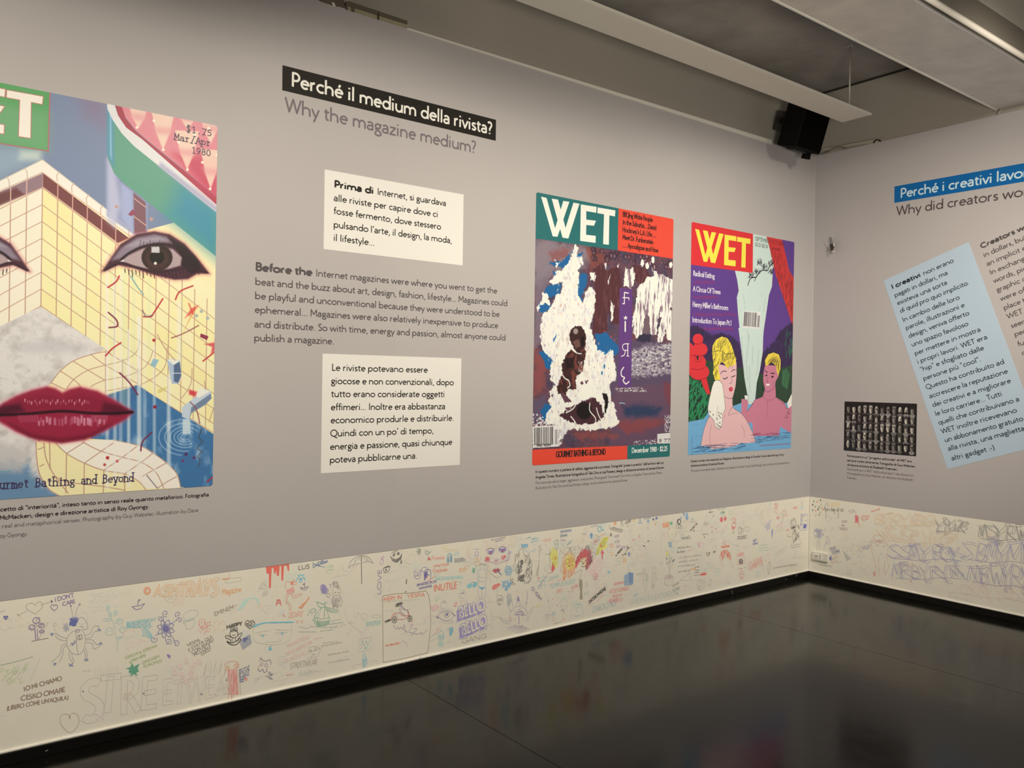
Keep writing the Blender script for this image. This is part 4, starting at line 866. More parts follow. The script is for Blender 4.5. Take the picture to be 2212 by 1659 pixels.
    c.barcode((98, 886), (368, 870), (368, 1096), (98, 1110), 4); c.text('76427 66399', (135, 1098), (290, 1090), .014, .003, (50, 46, 48))
    c.crop = 'C'
    c.poly([(90, 40), (853, 160), (845, 585), (90, 475)], TE); c.poly([(853, 160), (1400, 250), (1400, 669), (845, 585)], RD)
    a, b = cw(LW, 'C', 158, 98), cw(LW, 'C', 824, 222); zb = cw(LW, 'C', 765, 540)[1]
    WETmark(c, a[0], b[0], zb, a[1], (242, 238, 224))
    for t, p0, p1 in (('BBQing White People', (890, 285), (1158, 327)), ('in the Suburbs. . .David', (890, 352), (1190, 402)), ('Hockney’s L.A. Life. . .', (888, 420), (1190, 467)), ('Meet Dr. Funkenstein', (888, 487), (1165, 529)), ('. . . Apocalypse and How', (890, 557), (1208, 604))):
        c.text(t, p0, p1, .031, .0054, (52, 26, 26))
    return c

def cover_three():
    c = Canvas(LW, -1.503, -0.275, 1.050, 2.672, 800, (96, 62, 132)); c.crop = 'E'
    PG, K = (206, 220, 202), (38, 30, 42)
    c.poly([(640, 150), (1030, 200), (1065, 430), (1112, 590), (1098, 700), (1088, 880), (1052, 980), (1020, 1200), (990, 1400), (965, 1700), (725, 1700), (705, 1420), (682, 1200), (668, 1010), (690, 930), (672, 800), (648, 700)], PG)
    c.poly([(1010, 230), (1190, 260), (1252, 500), (1290, 680), (1420, 900), (1420, 1500), (1335, 1350), (1240, 1060), (1130, 730), (1075, 480)], (206, 56, 52))
    c.hatch([(1060, 420), (1180, 470), (1420, 1000), (1420, 1500), (1240, 1060), (1110, 640)], (90, 30, 34), 230, 2.2, .75, 75, 44, 3, 22)
    c.poly([(130, 60), (862, 200), (858, 718), (60, 610), (60, 60)], (222, 50, 52))
    a, b = cw(LW, 'E', 170, 185), cw(LW, 'E', 832, 300); zb = cw(LW, 'E', 775, 662)[1]
    WETmark(c, a[0], b[0], zb, a[1], (255, 228, 76))
    for t, p0, p1 in (('Radical Eating', (147, 748), (402, 785)), ('A Circus Of Trees', (145, 934), (473, 972)), ('Henry Miller’s Bathroom', (140, 1122), (566, 1160)), ('Introduction To Japan Pt.1', (137, 1307), (608, 1342))): c.text(t, p0, p1, .036, .0056, (232, 224, 230))
    for x0, x1, y in ((150, 395, 830), (150, 430, 1010), (150, 660, 1215), (180, 620, 1385)):
        r_ = np.random.RandomState(y)
        x = x0
        while x < x1: c.line([(x, y - 20 + r_.uniform(0, 30)), (x + r_.uniform(8, 26), y - 10 + r_.uniform(0, 30))], 4.5, (166, 44, 92), soft=5, alpha=.6); x += 12
    c.text('SEPTEMBER', (888, 331), (1062, 362), .03, .0035, (70, 82, 76)); c.text('/OCTOBER', (1062, 362), (1236, 394), .026, .0035, (120, 30, 40)); c.text('$2.25 ($2.50', (888, 399), (1040, 420), .026, .0035, (90, 100, 92)); c.text('Canada)', (1060, 432), (1190, 455), .026, .0035, (120, 30, 40))
    c.line([(800, 865), (818, 810), (845, 775), (900, 765), (935, 712), (985, 682), (1030, 690), (1060, 640), (1105, 600)], 6, K, smooth=True); c.line([(880, 815), (892, 780), (915, 740)], 5, K, smooth=True)
    for x, y in ((842, 748), (915, 705), (1000, 652), (1075, 700), (1070, 595), (935, 592)): c.hatch([(x - 32, y - 26), (x + 32, y - 30), (x + 28, y + 24), (x - 26, y + 26)], K, 18, 3, .95, 70, 24, x, 55)
    for q in ([(740, 965), (760, 1060), (768, 1170)], [(968, 960), (964, 1000)], [(1012, 1010), (985, 1180)], [(945, 1110), (940, 1170)], [(775, 1390), (762, 1600)], [(790, 1400), (806, 1530)], [(965, 1400), (955, 1600)]): c.line(q, 1.8, (120, 134, 130), alpha=.8)
    c.barcode((748, 1168), (952, 1186), (945, 1386), (735, 1370), 9)
    c.crop = 'F'
    DK = (52, 36, 66); DG = (48, 70, 50)
    B1 = [(60, 30), (200, 30), (330, 120), (420, 90), (520, 120), (610, 180), (640, 300), (665, 470), (400, 500), (60, 600)]; B2 = [(820, 540), (860, 300), (980, 190), (1060, 60), (1180, -20), (1260, -20), (1260, 430), (1060, 470), (900, 520)]
    for B_, sd in ((B1, 5), (B2, 6)):
        c.poly(B_, DK, soft=8, alpha=.75, rough=12, cell=14); c.hatch(B_, K, 420, 2.2, .8, 70, 46, sd, 45)
    c.poly([(60, 380), (280, 380), (420, 430), (560, 460), (664, 460), (700, 740), (650, 850), (540, 870), (60, 900)], DG); c.poly([(800, 540), (880, 520), (1260, 400), (1260, 860), (1090, 830), (1000, 780), (880, 760), (790, 790)], DG)
    c.poly([(1070, 490), (1120, 470), (1150, 540), (1120, 690), (1060, 640)], (62, 110, 70), soft=16); c.hatch([(1090, 90), (1260, 60), (1260, 420), (1120, 400)], (44, 120, 76), 60, 5, .8, 80, 50, 12, 20)
    c.hatch([(520, 470), (664, 470), (700, 830), (540, 850)], (34, 40, 34), 90, 2.2, .7, 88, 60, 8, 8); c.hatch([(800, 560), (900, 530), (1260, 430), (1260, 830), (800, 780)], (34, 44, 36), 120, 2.2, .6, 86, 60, 9, 8)
    gl_ = [(60, 590), (200, 610), (290, 720), (300, 800), (290, 920), (240, 1005), (60, 1035)]
    c.poly(gl_, (30, 56, 40), rough=6, cell=10); c.hatch(gl_, (44, 134, 82), 150, 8, .95, 60, 34, 10, 30)
    tr2 = [(606, 40), (870, 60), (862, 300), (832, 490), (800, 620), (782, 800), (700, 900), (680, 880), (700, 745), (668, 560), (640, 300)]
    c.poly(tr2, PG)
    for q in ([(700, 60), (712, 180), (688, 420), (706, 600)], [(716, 100), (722, 180)], [(760, 240), (752, 420)], [(820, 260), (806, 480), (790, 540)], [(720, 440), (728, 720)], [(640, 130), (655, 380), (668, 540)]): c.line(q, 1.8, (96, 110, 104), alpha=.85, smooth=True)
    wt = [(60, 1035), (240, 1000), (290, 930), (560, 860), (640, 830), (800, 860), (1260, 820), (1260, 1420), (60, 1450)]
    c.poly(wt, (116, 172, 204)); c.hatch(wt, (66, 106, 142), 60, 1.8, .5, 4, 70, 14, 8)
    # red tree shapes
    RE = (222, 52, 56)
    for x, y, rx, ry in ((180, 160, 55, 58), (200, 268, 82, 72), (185, 405, 80, 82), (195, 505, 105, 84), (110, 420, 60, 120), (100, 300, 40, 100)): c.ell((x, y), rx, ry, RE)
    c.poly([(210, 585), (268, 560), (312, 735), (278, 742), (235, 660)], RE); c.line([(210, 585), (245, 690), (278, 745)], 2, (110, 20, 30), smooth=True); c.line([(268, 560), (312, 735)], 2, (110, 20, 30))
    for q in ([(130, 198), (170, 212), (225, 200)], [(100, 330), (180, 336), (272, 322)], [(108, 468), (180, 482), (255, 460)], [(100, 572), (190, 590), (262, 568)], [(150, 340), (156, 392), (205, 390), (212, 340)]): c.line(q, 2.4, (120, 18, 30), smooth=True)
    c.poly([(162, 338), (186, 338), (184, 378), (170, 376)], K, soft=3)
    # bathers, shoulders up in the water
    SK, SM = (232, 184, 176), (206, 126, 142)
    man = [(925, 640), (880, 700), (862, 762), (780, 800), (745, 860), (660, 960), (690, 1040), (752, 1040), (758, 1130), (740, 1180), (1030, 1178), (1048, 1080), (1140, 1140), (1260, 1160), (1260, 1010), (1120, 990), (1110, 860), (1080, 820), (1000, 768), (996, 640)]
    c.poly(man, SM); c.line(man[1:6], 2.2, K, smooth=True, alpha=.8); c.line(man[15:13:-1] + [(1000, 768)], 2.2, K, smooth=True, alpha=.8)
    c.poly([(640, 790), (668, 790), (700, 800), (712, 830), (690, 930), (668, 970), (636, 940)], SM); c.poly([(668, 750), (714, 750), (706, 800), (676, 800)], (236, 232, 220)); c.line([(668, 750), (714, 750), (706, 800), (676, 800), (668, 750)], 2, K)
    c.poly([(1120, 830), (1175, 720), (1260, 720), (1260, 920), (1140, 950)], (240, 234, 220)); c.poly([(1095, 880), (1130, 890), (1170, 860), (1260, 900), (1260, 1160), (1140, 1130), (1110, 1000), (1085, 960)], SM); c.line([(1095, 880), (1140, 900), (1120, 930), (1150, 940), (1110, 960), (1130, 985), (1090, 985)], 2.2, (90, 40, 60), smooth=True)
    c.poly([(888, 430), (1010, 440), (1036, 500), (1024, 560), (1000, 600), (990, 660), (930, 712), (888, 700), (866, 600), (872, 500)], SM); c.line([(872, 500), (866, 600), (888, 700), (930, 712), (990, 660), (1000, 600)], 2.2, K, smooth=True, alpha=.8)
    c.poly([(890, 430), (886, 380), (920, 320), (975, 300), (1030, 320), (1052, 380), (1048, 470), (1026, 545), (1010, 500), (1000, 440), (950, 400), (910, 440)], (238, 208, 70)); c.hatch([(900, 400), (980, 340), (1045, 400), (1030, 500), (1000, 430)], K, 46, 2, .85, 65, 34, 21, 25)
    c.line([(884, 488), (912, 515)], 5, K); c.line([(948, 520), (986, 520)], 6, K); c.ell((900, 542), 11, 8, K); c.ell((964, 556), 14, 9, K); c.line([(916, 560), (906, 600), (920, 610)], 2.2, K, smooth=True); c.poly([(894, 632), (938, 630), (928, 652), (902, 650)], (244, 238, 230)); c.line([(985, 610), (965, 630), (972, 655)], 2, K, smooth=True, alpha=.7)
    for q in ([(868, 780), (900, 790), (918, 830)], [(1000, 770), (960, 800), (918, 800)], [(918, 800), (912, 900), (908, 990)]): c.line(q, 2, (120, 60, 84), smooth=True, alpha=.8)
    wom = [(455, 700), (450, 800), (462, 900), (330, 950), (290, 990), (250, 1090), (228, 1180), (210, 1280), (300, 1295), (320, 1320), (560, 1292), (640, 1250), (690, 1256), (792, 1244), (745, 1120), (690, 1010), (640, 945), (560, 890), (545, 850), (545, 760)]
    c.poly(wom, SK); c.line(wom[3:8], 2.2, K, smooth=True, alpha=.8); c.line(wom[13:20], 2.2, K, smooth=True, alpha=.8)
    c.poly([(388, 420), (480, 440), (585, 400), (590, 520), (575, 660), (548, 770), (515, 785), (470, 772), (420, 700), (392, 560)], SK); c.line([(586, 470), (586, 600), (572, 690), (545, 775), (510, 785), (460, 765)], 2.2, K, smooth=True, alpha=.8)
    hair = [(430, 132), (490, 148), (530, 215), (560, 300), (582, 370), (575, 430), (540, 440), (520, 440), (492, 470), (460, 420), (430, 400), (398, 430), (400, 500), (420, 585), (360, 592), (338, 520), (345, 430), (330, 320), (334, 230), (370, 165)]
    c.poly(hair, (248, 220, 72)); c.hatch(hair, K, 110, 2, .75, 72, 46, 22, 30, curve=8); c.line([(345, 290), (420, 285), (480, 320), (560, 300)], 2.4, K, smooth=True)
    c.line([(418, 525), (440, 498), (480, 498)], 4, K, smooth=True); c.line([(532, 500), (552, 484), (572, 484)], 4, K, smooth=True); c.line([(445, 572), (468, 578), (492, 560)], 5, K, smooth=True); c.line([(540, 556), (556, 552), (572, 542)], 5, K, smooth=True)
    c.line([(528, 550), (538, 596), (528, 622), (512, 624)], 2.2, K, smooth=True); c.poly([(504, 676), (528, 664), (548, 672), (545, 700), (526, 714), (508, 700)], (196, 40, 62)); c.line([(512, 688), (544, 684)], 2, (240, 200, 200))
    c.line([(548, 870), (520, 910), (500, 960)], 2.2, K, smooth=True); c.line([(505, 965), (550, 945), (595, 938)], 1.8, (120, 70, 80), smooth=True, alpha=.8); c.line([(470, 960), (450, 1000)], 1.8, (120, 70, 80), alpha=.8); c.line([(320, 1060), (305, 1180), (306, 1290)], 1.8, (90, 50, 60), smooth=True, alpha=.8); c.line([(640, 1070), (668, 1130), (664, 1200)], 2, (90, 50, 60), smooth=True, alpha=.8)
    tw = [(378, 588), (412, 600), (440, 640), (456, 760), (468, 890), (440, 960), (432, 1070), (402, 1110), (362, 1080), (352, 1020), (290, 950), (284, 880), (302, 780), (330, 660), (350, 605)]
    c.poly(tw, (243, 238, 222)); g = c.t(tw); c.line(g + [g[0]], 2.2, K, crop='px', alpha=.85); c.line([(388, 860), (382, 930), (376, 1000)], 1.8, K, alpha=.7); c.ell((410, 950), 26, 44, K, alpha=0)
    for x, y in ((308, 925), (340, 955), (400, 935), (424, 945), (402, 965), (415, 985), (380, 1000), (410, 1040), (382, 1055), (412, 1080), (395, 1075)): c.line([(x - 6, y - 8), (x + 6, y + 2), (x - 3, y + 9)], 3, K)
    c.hatch([(160, 1270), (640, 1250), (700, 1320), (160, 1350)], (34, 50, 84), 60, 2, .7, 2, 70, 31, 6); c.hatch([(690, 1200), (1180, 1130), (1180, 1190), (800, 1260)], (34, 50, 84), 46, 2, .6, 3, 70, 32, 6); c.hatch([(760, 1150), (1030, 1140), (1030, 1170), (760, 1180)], (130, 50, 80), 20, 2, .6, 0, 60, 33, 5)
    c.line([(118, 1180), (116, 1385)], 1.8, (50, 70, 100)); 
    for i in range(40): c.line([(832 + i * 8.2, 1288 - i * .55), (835 + i * 8.2, 1276 - i * .55), (838 + i * 8.2, 1286 - i * .55)], 2, (170, 50, 70), alpha=.8)
    return c

def faces_sheet():
    u0, u1, z0, z1 = 0.292, 0.855, 1.045, 1.4265
    c = Canvas(RW, u0, u1, z0, z1, 1100, (26, 22, 20)); r = np.random.RandomState(5)
    gx0, gx1, gz0, gz1 = .018, .982, .055, .945; Wm, Hm = u1 - u0, z1 - z0
    for j in range(5):
        for i in range(12):
            cu = u0 + Wm * (gx0 + (gx1 - gx0) * (i + .5) / 12); cz = z1 - Hm * (gz0 + (gz1 - gz0) * (j + .5) / 5); hw = Wm * .034; hh = Hm * .074
            v = r.uniform(120, 225); sk = (v, v * .95, v * .84); bg = r.uniform(16, 36)
            E_ = lambda x, y, rx, ry, col, soft=2, al=1: c.poly([(cu + hw * (x + rx * math.cos(t)), cz + hh * (y + ry * math.sin(t))) for t in np.linspace(0, 6.283, 17)[:-1]], col, soft=soft, alpha=al, crop='m')
            sh = r.uniform(30, 150); E_(0, -1.25, 1.1, .5, (sh, sh * .95, sh * .88), 4)
            E_(0, -.8, .35, .4, (v * .7, v * .66, v * .58), 3); E_(0, 0, .66, .95, sk, 2)
            E_(.42, -.1, .3, .7, (v * .5, v * .47, v * .42), 7, .8)
            k = r.randint(0, 6)
            if k == 0: E_(0, .75, .74, .36, (40, 36, 34), 3)
            elif k == 1: E_(0, .7, .8, .42, (v * .8, v * .77, v * .7), 3); E_(0, .42, .78, .08, (40, 36, 34), 2)
            elif k == 2: E_(-.27, .12, .24, .18, (22, 20, 20), 2); E_(.27, .12, .24, .18, (22, 20, 20), 2); E_(0, .16, .5, .05, (22, 20, 20), 2)
            elif k == 3: E_(0, -.62, .5, .34, (50, 44, 40), 5)
            elif k == 4: E_(0, .62, .72, .42, (70, 64, 58), 4); E_(-.62, .1, .16, .6, (70, 64, 58), 4); E_(.62, .1, .16, .6, (60, 54, 50), 4)
            if k != 2: E_(-.26, .12, .14, .09, (50, 44, 40), 3, .9); E_(.26, .12, .14, .09, (50, 44, 40), 3, .9)
            E_(0, -.12, .08, .22, (v * .72, v * .68, v * .6), 4, .8); E_(0, -.45, .24, .07, (80, 66, 60), 3, .9)
    c.line([(u0 + .01, z1 - .016), (u1 - .01, z1 - .016)], 2, (96, 90, 80), alpha=.5, crop='m')
    return c

ca, cb, cc_, cf = cover_one(), cover_two(), cover_three(), faces_sheet()
D0, D1 = 0.0018, 0.0032
tag(sheet('magazine_poster', LW, ca.u0, ca.u1, ca.z0, ca.z1, D0, D1, ca.material('cover_print_face'), r=0.012),
    'magazine cover poster with glossy red lips and made-up eyes over cream bathroom tiles', 'poster', 'magazine cover posters on the left wall')
tag(sheet('magazine_poster', LW, cb.u0, cb.u1, cb.z0, cb.z1, D0, D1, cb.material('cover_print_fire'), r=0.012),
    'magazine cover poster showing a figure in white flames with a narrow purple strip', 'poster', 'magazine cover posters on the left wall')
tag(sheet('magazine_poster', LW, cc_.u0, cc_.u1, cc_.z0, cc_.z1, D0, D1, cc_.material('cover_print_bathers'), r=0.012),
    'purple magazine cover poster with two blond cartoon bathers and a yellow masthead', 'poster', 'magazine cover posters on the left wall')
tag(sheet('photo_grid_print', RW, cf.u0, cf.u1, cf.z0, cf.z1, D0, D1, cf.material('portrait_grid_print'), r=0.0),
    'small black-and-white print of sixty portraits in a grid on the right wall', 'photo print')

# ------------------------------------------------------------------ lettering on the walls
CAP = 0.0335
DARK, EGREY, SUBG, WHITE_ = alb((44, 38, 34)), alb((92, 84, 80), .8), alb((122, 112, 110), .8), alb((244, 240, 226))
class Txt:
    """lines of lettering; each line becomes a part of its own"""
    def __init__(s, surf, crop, d, ang=None): s.rows = []; s.surf = surf; s.crop = crop; s.ang = ang; s.d = d
    def add(s, text, X0, Y0_, X1, Y1_, cap=CAP, wd=0.0049, col=DARK, **k):
        p0 = cw(s.surf, s.crop, X0, Y0_); p1 = cw(s.surf, s.crop, X1, Y1_)
        if s.ang is None:
            z = (p0[1] + p1[1]) / 2; p0 = (p0[0], z); p1 = (p1[0], z)
        else:
            ln = math.hypot(p1[0] - p0[0], p1[1] - p0[1]); mz = ((p0[0] + p1[0]) / 2, (p0[1] + p1[1]) / 2)
            c_, s_ = math.cos(s.ang), math.sin(s.ang); p0 = (mz[0] - c_ * ln / 2, mz[1] - s_ * ln / 2); p1 = (mz[0] + c_ * ln / 2, mz[1] + s_ * ln / 2)
        k2 = Ink(s.surf, s.d); k2.text(text, p0, p1, cap * 1.03, wd, col, **k); s.rows.append(k2)
    def done(s, parent=None, label=None, cat=None, name='vinyl_lettering'):
        if parent is None:
            v = s.rows[0].v[0]; parent = empty(name, v); tag(parent, label, cat)
        bpy.context.view_layer.update(); inv = parent.matrix_world.inverted()
        for r_ in s.rows:
            r_.v = [tuple(inv @ Vector(q)) for q in r_.v]
            r_.done('text_line', M['ink'], parent, kind='stuff')
BW = 0.0092
# black heading
h = sheet('heading_banner', LW, LW.uz(610, 139)[0], LW.uz(1071, 261)[0], 2.912, 3.031, 0.0016, 0.0024, M['banner'])
tag(h, 'black strip banner with white Italian question Perché il medium della rivista?', 'banner')
t = Txt(LW, 'I', 0.0028); t.add('Perché il medium della rivista?', 168, 289, 2050, 743, 0.067, 0.0108, WHITE_); t.done(h)
t = Txt(LW, 'I', 0.0022); t.add('Why the magazine medium?', 108, 520, 1900, 921, 0.066, 0.0092, SUBG)
t.done(None, 'large grey English subtitle Why the magazine medium? under the black banner', 'lettering')
# white panel above
p = sheet('text_panel', LW, -4.2475, -3.421, 2.182, 2.574, 0.0016, 0.0026, M['panel'])
tag(p, 'white text panel beginning Prima di Internet, upper of the two', 'text panel', 'white Italian text panels')
t = Txt(LW, 'J', 0.0030)
t.add('Prima di', 693, 210, 1018, 263, wd=BW); t.add('Internet, si guardava', 1046, 268, 1614, 366); t.add('alle riviste per capire dove ci', 686, 320, 1548, 457)
t.add('fosse fermento, dove stessero', 686, 427, 1573, 559); t.add('pulsando l’arte, il design, la moda,', 685, 542, 1662, 670); t.add('il lifestyle...', 685, 650, 1025, 691)
t.done(p)
p = sheet('text_panel', LW, -4.245, -3.4195, 1.078, 1.668, 0.0016, 0.0026, M['panel'])
tag(p, 'taller white text panel beginning Le riviste potevano essere, lower of the two', 'text panel', 'white Italian text panels')
t = Txt(LW, 'K', 0.0030)
for a in (('Le riviste potevano essere', 205, 292, 1393, 314), ('giocose e non convenzionali, dopo', 197, 457, 1715, 468), ('tutto erano considerate oggetti', 197, 617, 1603, 615), ('effimeri... Inoltre era abbastanza', 193, 780, 1610, 765),
          ('economico produrle e distribuirle.', 190, 942, 1715, 908), ('Quindi con un po’ di tempo,', 188, 1105, 1465, 1065), ('energia e passione, quasi chiunque', 183, 1270, 1695, 1203), ('poteva pubblicarne una.', 180, 1430, 1262, 1376)): t.add(*a)
t.done(p)
t = Txt(LW, 'J', 0.0022)
t.add('Before the', 45, 895, 512, 937, wd=.0098, col=EGREY, cap=.036); t.add('Internet magazines were where you went to get the', 540, 940, 2035, 1086, col=EGREY)
for a in (('beat and the buzz about art, design, fashion, lifestyle... Magazines could', 40, 1008, 2120, 1191), ('be playful and unconventional because they were understood to be', 38, 1124, 2055, 1281), ('ephemeral... Magazines were also relatively inexpensive to produce', 36, 1241, 2043, 1371),
          ('and distribute. So with time, energy and passion, almost anyone could', 33, 1361, 2105, 1472), ('publish a magazine.', 31, 1477, 692, 1501)): t.add(*a, col=EGREY)
t.done(None, 'grey English paragraph of six lines beginning Before the Internet, between the white panels', 'lettering')
# right wall heading
b0, b1 = RW.uz(1932.7, 403.3), RW.uz(1931.7, 438.6); ZH1, ZH0 = 3.036, 2.9135
h = sheet('heading_banner', RW, b0[0], 2.35, ZH0, ZH1, 0.0016, 0.0024, M['blue'])
tag(h, 'bright blue strip banner on the right wall reading Perché i creativi lavo…', 'banner')
t = Txt(RW, 'G', 0.0028); t.add('Perché i creativi lavoravano gratis?', 935, 424, 2205, 204, 0.068, 0.0108, alb((196, 216, 222)), fit='Perché i creativi lavo'); t.done(h)
t = Txt(RW, 'G', 0.0022); t.add('Why did creators work for free?', 893, 609, 2205, 396, 0.067, 0.0090, alb((84, 72, 70)), fit='Why did creators wo')
t.done(None, 'dark grey subtitle Why did creators wo… under the blue banner', 'lettering')
# tilted pale blue panel
A_, B_, C_ = [np.array(RW.uz(*q)) for q in ((1908.7, 606.3), (2092.5, 522.7), (2049.7, 1012.7))]
e1 = (B_ - A_); w_ = np.linalg.norm(e1); e1 /= w_; e2 = C_ - A_; hgt = abs(e2 @ np.array((e1[1], -e1[0]))); e2 = np.array((e1[1], -e1[0]))
ANG = math.atan2(e1[1], e1[0]); quad = [tuple(A_ + e2 * hgt), tuple(A_ + e2 * hgt + e1 * w_), tuple(A_ + e1 * w_), tuple(A_)]
p = sheet('text_panel', RW, 0, 1, 0, 1, 0.0016, 0.0026, M['lightblue'], quad=quad)
MW = Matrix.Translation(Vector(RW.p3(*quad[0]))) @ Matrix.Rotation(-ANG, 4, 'X')
for q in p.data.vertices: q.co = MW.inverted() @ q.co
p.matrix_world = MW; bpy.context.view_layer.update()
tag(p, 'tall pale blue text panel hung at a tilt, beginning I creativi', 'text panel')
t = Txt(RW, 'M', 0.0030, ANG); DB = alb((48, 54, 60))
t.add('I creativi', 200, 427, 386, 349, col=DB, wd=BW); t.add('non erano', 402, 340, 598, 256, col=DB)
for a in (('pagati in dollari, ma', 218, 480, 560, 336), ('esisteva una sorta', 235, 532, 556, 397), ('In cambio delle loro', 271, 640, 636, 490), ('parole, illustrazioni e', 290, 690, 668, 541), ('design, veniva offerto', 308, 742, 698, 593),
          ('uno spazio favoloso', 327, 797, 692, 661), ('per mettere in mostra', 347, 853, 770, 698), ('i propri lavori. WET era', 364, 907, 813, 746), ('“hip” e sfogliato dalle', 383, 957, 792, 818), ('persone più “cool”.', 402, 1015, 772, 888),
          ('Questo ha contribuito ad', 420, 1070, 922, 905), ('accrescere la reputazione', 440, 1127, 945, 966), ('dei creativi e a migliorare', 460, 1182, 965, 1028), ('le loro carriere... Tutti', 479, 1240, 907, 1111), ('quelli che contribuivano a', 499, 1297, 1018, 1144),
          ('WET inoltre ricevevano', 518, 1352, 1004, 1217), ('altri gadget :-)', 583, 1527, 860, 1453)): t.add(*a, col=DB)
t.add('di quid pro quo implicito.', 253, 583, 695, 397, col=DB, slant=.12)
t.add('un abbonamento gratuito', 540, 1410, 1043, 1268, col=DB, fit='un abbonamento gratuito'); t.add('alla rivista, una maglietta e', 562, 1468, 1050, 1328, col=DB, fit='alla rivista, una maglietta')
t.done(p)
t = Txt(RW, 'M', 0.0022, ANG); CG = alb((84, 76, 72))
t.add('Creators were not paid', 770, 166, 990, 75, wd=BW, col=CG, fit='Creators')
for tx, ft, X, Y, X1 in (('in dollars, but there was', 'in dollars, bu', 788, 225, 1046), ('an implicit exchange.', 'an implicit', 808, 282, 1022), ('In exchange for their', 'In exchan', 830, 338, 1030), ('words, pictures and', 'words, pi', 853, 392, 1040), ('graphic design, they', 'graphic', 873, 450, 1022),
                     ('were offered a fabulous', 'were o', 897, 508, 1040), ('place to show their', 'place', 918, 565, 1025), ('work. WET was', 'work.', 940, 622, 1040), ('seen by the hip', 'seen', 965, 682, 1060), ('people. This helped', 'people.', 988, 738, 1140), ('further their', 'furth', 1010, 800, 1110), ('careers...', 'caree', 1035, 858, 1150)):
    L_ = (X1 - X); t.add(tx if 'WET was' not in tx else 'WET was seen', X, Y, X1, Y - L_ * 0.425, col=CG, fit=ft if 'WET was' not in tx else 'WET')
t.done(None, 'tilted dark English paragraph beginning Creators, right of the pale blue panel', 'lettering')

# captions
def caption(surf, crop, rows, label):
    t = Txt(surf, crop, 0.0022)
    for tx, X0_, Y0_, X1_, Y1_, dk_, pre in rows:
        t.add(tx, X0_, Y0_, X1_, Y1_, cap=.0165, wd=.0032 if dk_ else .0021, col=alb((58, 50, 48)) if dk_ else alb((112, 103, 98)), pre=pre)
    t.done(None, label, 'caption', 'caption_lettering')
caption(LW, 'B', (('cetto di “interiorità”, inteso tanto in senso reale quanto metaforico. Fotografia', 0, 1443, 1290, 1350, 1, 'Questo numero esplorava il con'), ('McMacken; design e direzione artistica di Roy Gyongy.', -4, 1492, 922, 1426, 1, 'di Guy Webster; illustrazione di Dave '),
                  ('real and metaphorical senses. Photography by Guy Webster; illustration by Dave', 12, 1547, 1225, 1445, 0, 'This issue was about “interiority” in both '), ('oy Gyongy.', -4, 1607, 172, 1592, 0, 'McMacken; design and art direction by R')), 'four-line caption under the red-lipped face poster')
caption(LW, 'D', (('In questo numero si parlava di rabbia, aggressività e protesta. Fotografia “presa in prestito” dall’archivio del Los', 128, 1370, 1478, 1282, 1, ''), ('Angeles Times. Illustrazione fotografica di Taki Ono e Lisa Powers; design e direzione artistica di Leonard Koren.', 128, 1427, 1488, 1334, 1, ''),
                  ('This issue was about anger, aggression, and protest. Photograph “borrowed” from the Los Angeles Times archive. Photo', 126, 1489, 1462, 1386, 0, ''), ('illustration by Taki Ono and Lisa Powers; design and art direction by Leonard Koren.', 126, 1547, 1102, 1462, 0, '')), 'four-line caption under the flaming figure poster')
caption(LW, 'F', (('Questo numero era incentrato sul Giappone. Illustrazione e design di Teruhiko Yumura (aka Flamingo Terry);', 105, 1452, 1088, 1390, 1, ''), ('direzione artistica di Leonard Koren.', 105, 1504, 460, 1477, 1, ''),
                  ('This was an issue about Japan. Illustration and design by Teruhiko Yumura (aka Flamingo Terry); art direction by Leonard Koren.', 105, 1554, 1148, 1474, 0, '')), 'three-line caption under the purple bathers poster')
caption(RW, 'H', (('Partecipare a un “progetto editoriale” di WET era', 302, 1307, 828, 1352, 1, ''), ('sempre molto divertente. Fotografie di Guy Webster;', 302, 1343, 860, 1395, 1, ''), ('direzione artistica di Elizabeth Freeman.', 302, 1380, 712, 1418, 1, ''),
                  ('Participating in a WET “editorial project” was always fun.', 302, 1415, 850, 1468, 0, ''), ('Photographs by Guy Webster; art direction by Elizabeth', 302, 1450, 840, 1503, 0, ''), ('Freeman.', 302, 1485, 380, 1492, 0, '')), 'six-line caption under the portrait grid print')

# ------------------------------------------------------------------ things near the ceiling
def at_plane(x, y, axis, val):
    d = FW + RT * (x - CX) / F_PX - UP * (y - CY) / F_PX; t_ = (val - CAM[axis]) / d[axis]; return CAM + t_ * d
# suspended white panel
ft = empty('suspended_panel', (-2.5, -0.59, 3.47)); tag(ft, 'long flat white panel suspended below the concrete ceiling along the left wall', 'ceiling panel')
zf = 3.47; e_f = at_plane(1820, 265, 2, zf); e_n = at_plane(1882, 248, 2, zf); o = Vector(ft.location)
yf, yn, xe = e_f[1], e_n[1], (e_f[0] + e_n[0]) / 2
bm_obj('panel_body', bx(-8.0 - o.x, xe - o.x, yn - o.y + .004, yf - o.y, zf - o.z, zf - o.z + 0.016, 0.003, 2), M['fixture'], ft)
bm_obj('edge_strip', bx(-8.0 - o.x, xe - o.x, yn - o.y, yn - o.y + .0035, zf - o.z - 0.001, zf - o.z + 0.014), M['strip'], ft)
rp = at_plane(1837.5, 226, 2, zf + .016)
for xr in (rp[0], rp[0] - 2.9, rp[0] - 5.6):
    rd = bm_obj('hanging_rod', cyl((xr - o.x, rp[1] - o.y + .01, zf + .014 - o.z), (xr - o.x, rp[1] - o.y + .01, ZC - o.z - .006), 0.0055, n=12), M['rod'], ft, smooth=True)
    bm_obj('ceiling_rose', cyl((xr - o.x, rp[1] - o.y + .01, ZC - o.z - .008), (xr - o.x, rp[1] - o.y + .01, ZC - o.z - .0005), 0.022, n=18), M['rod'], rd)
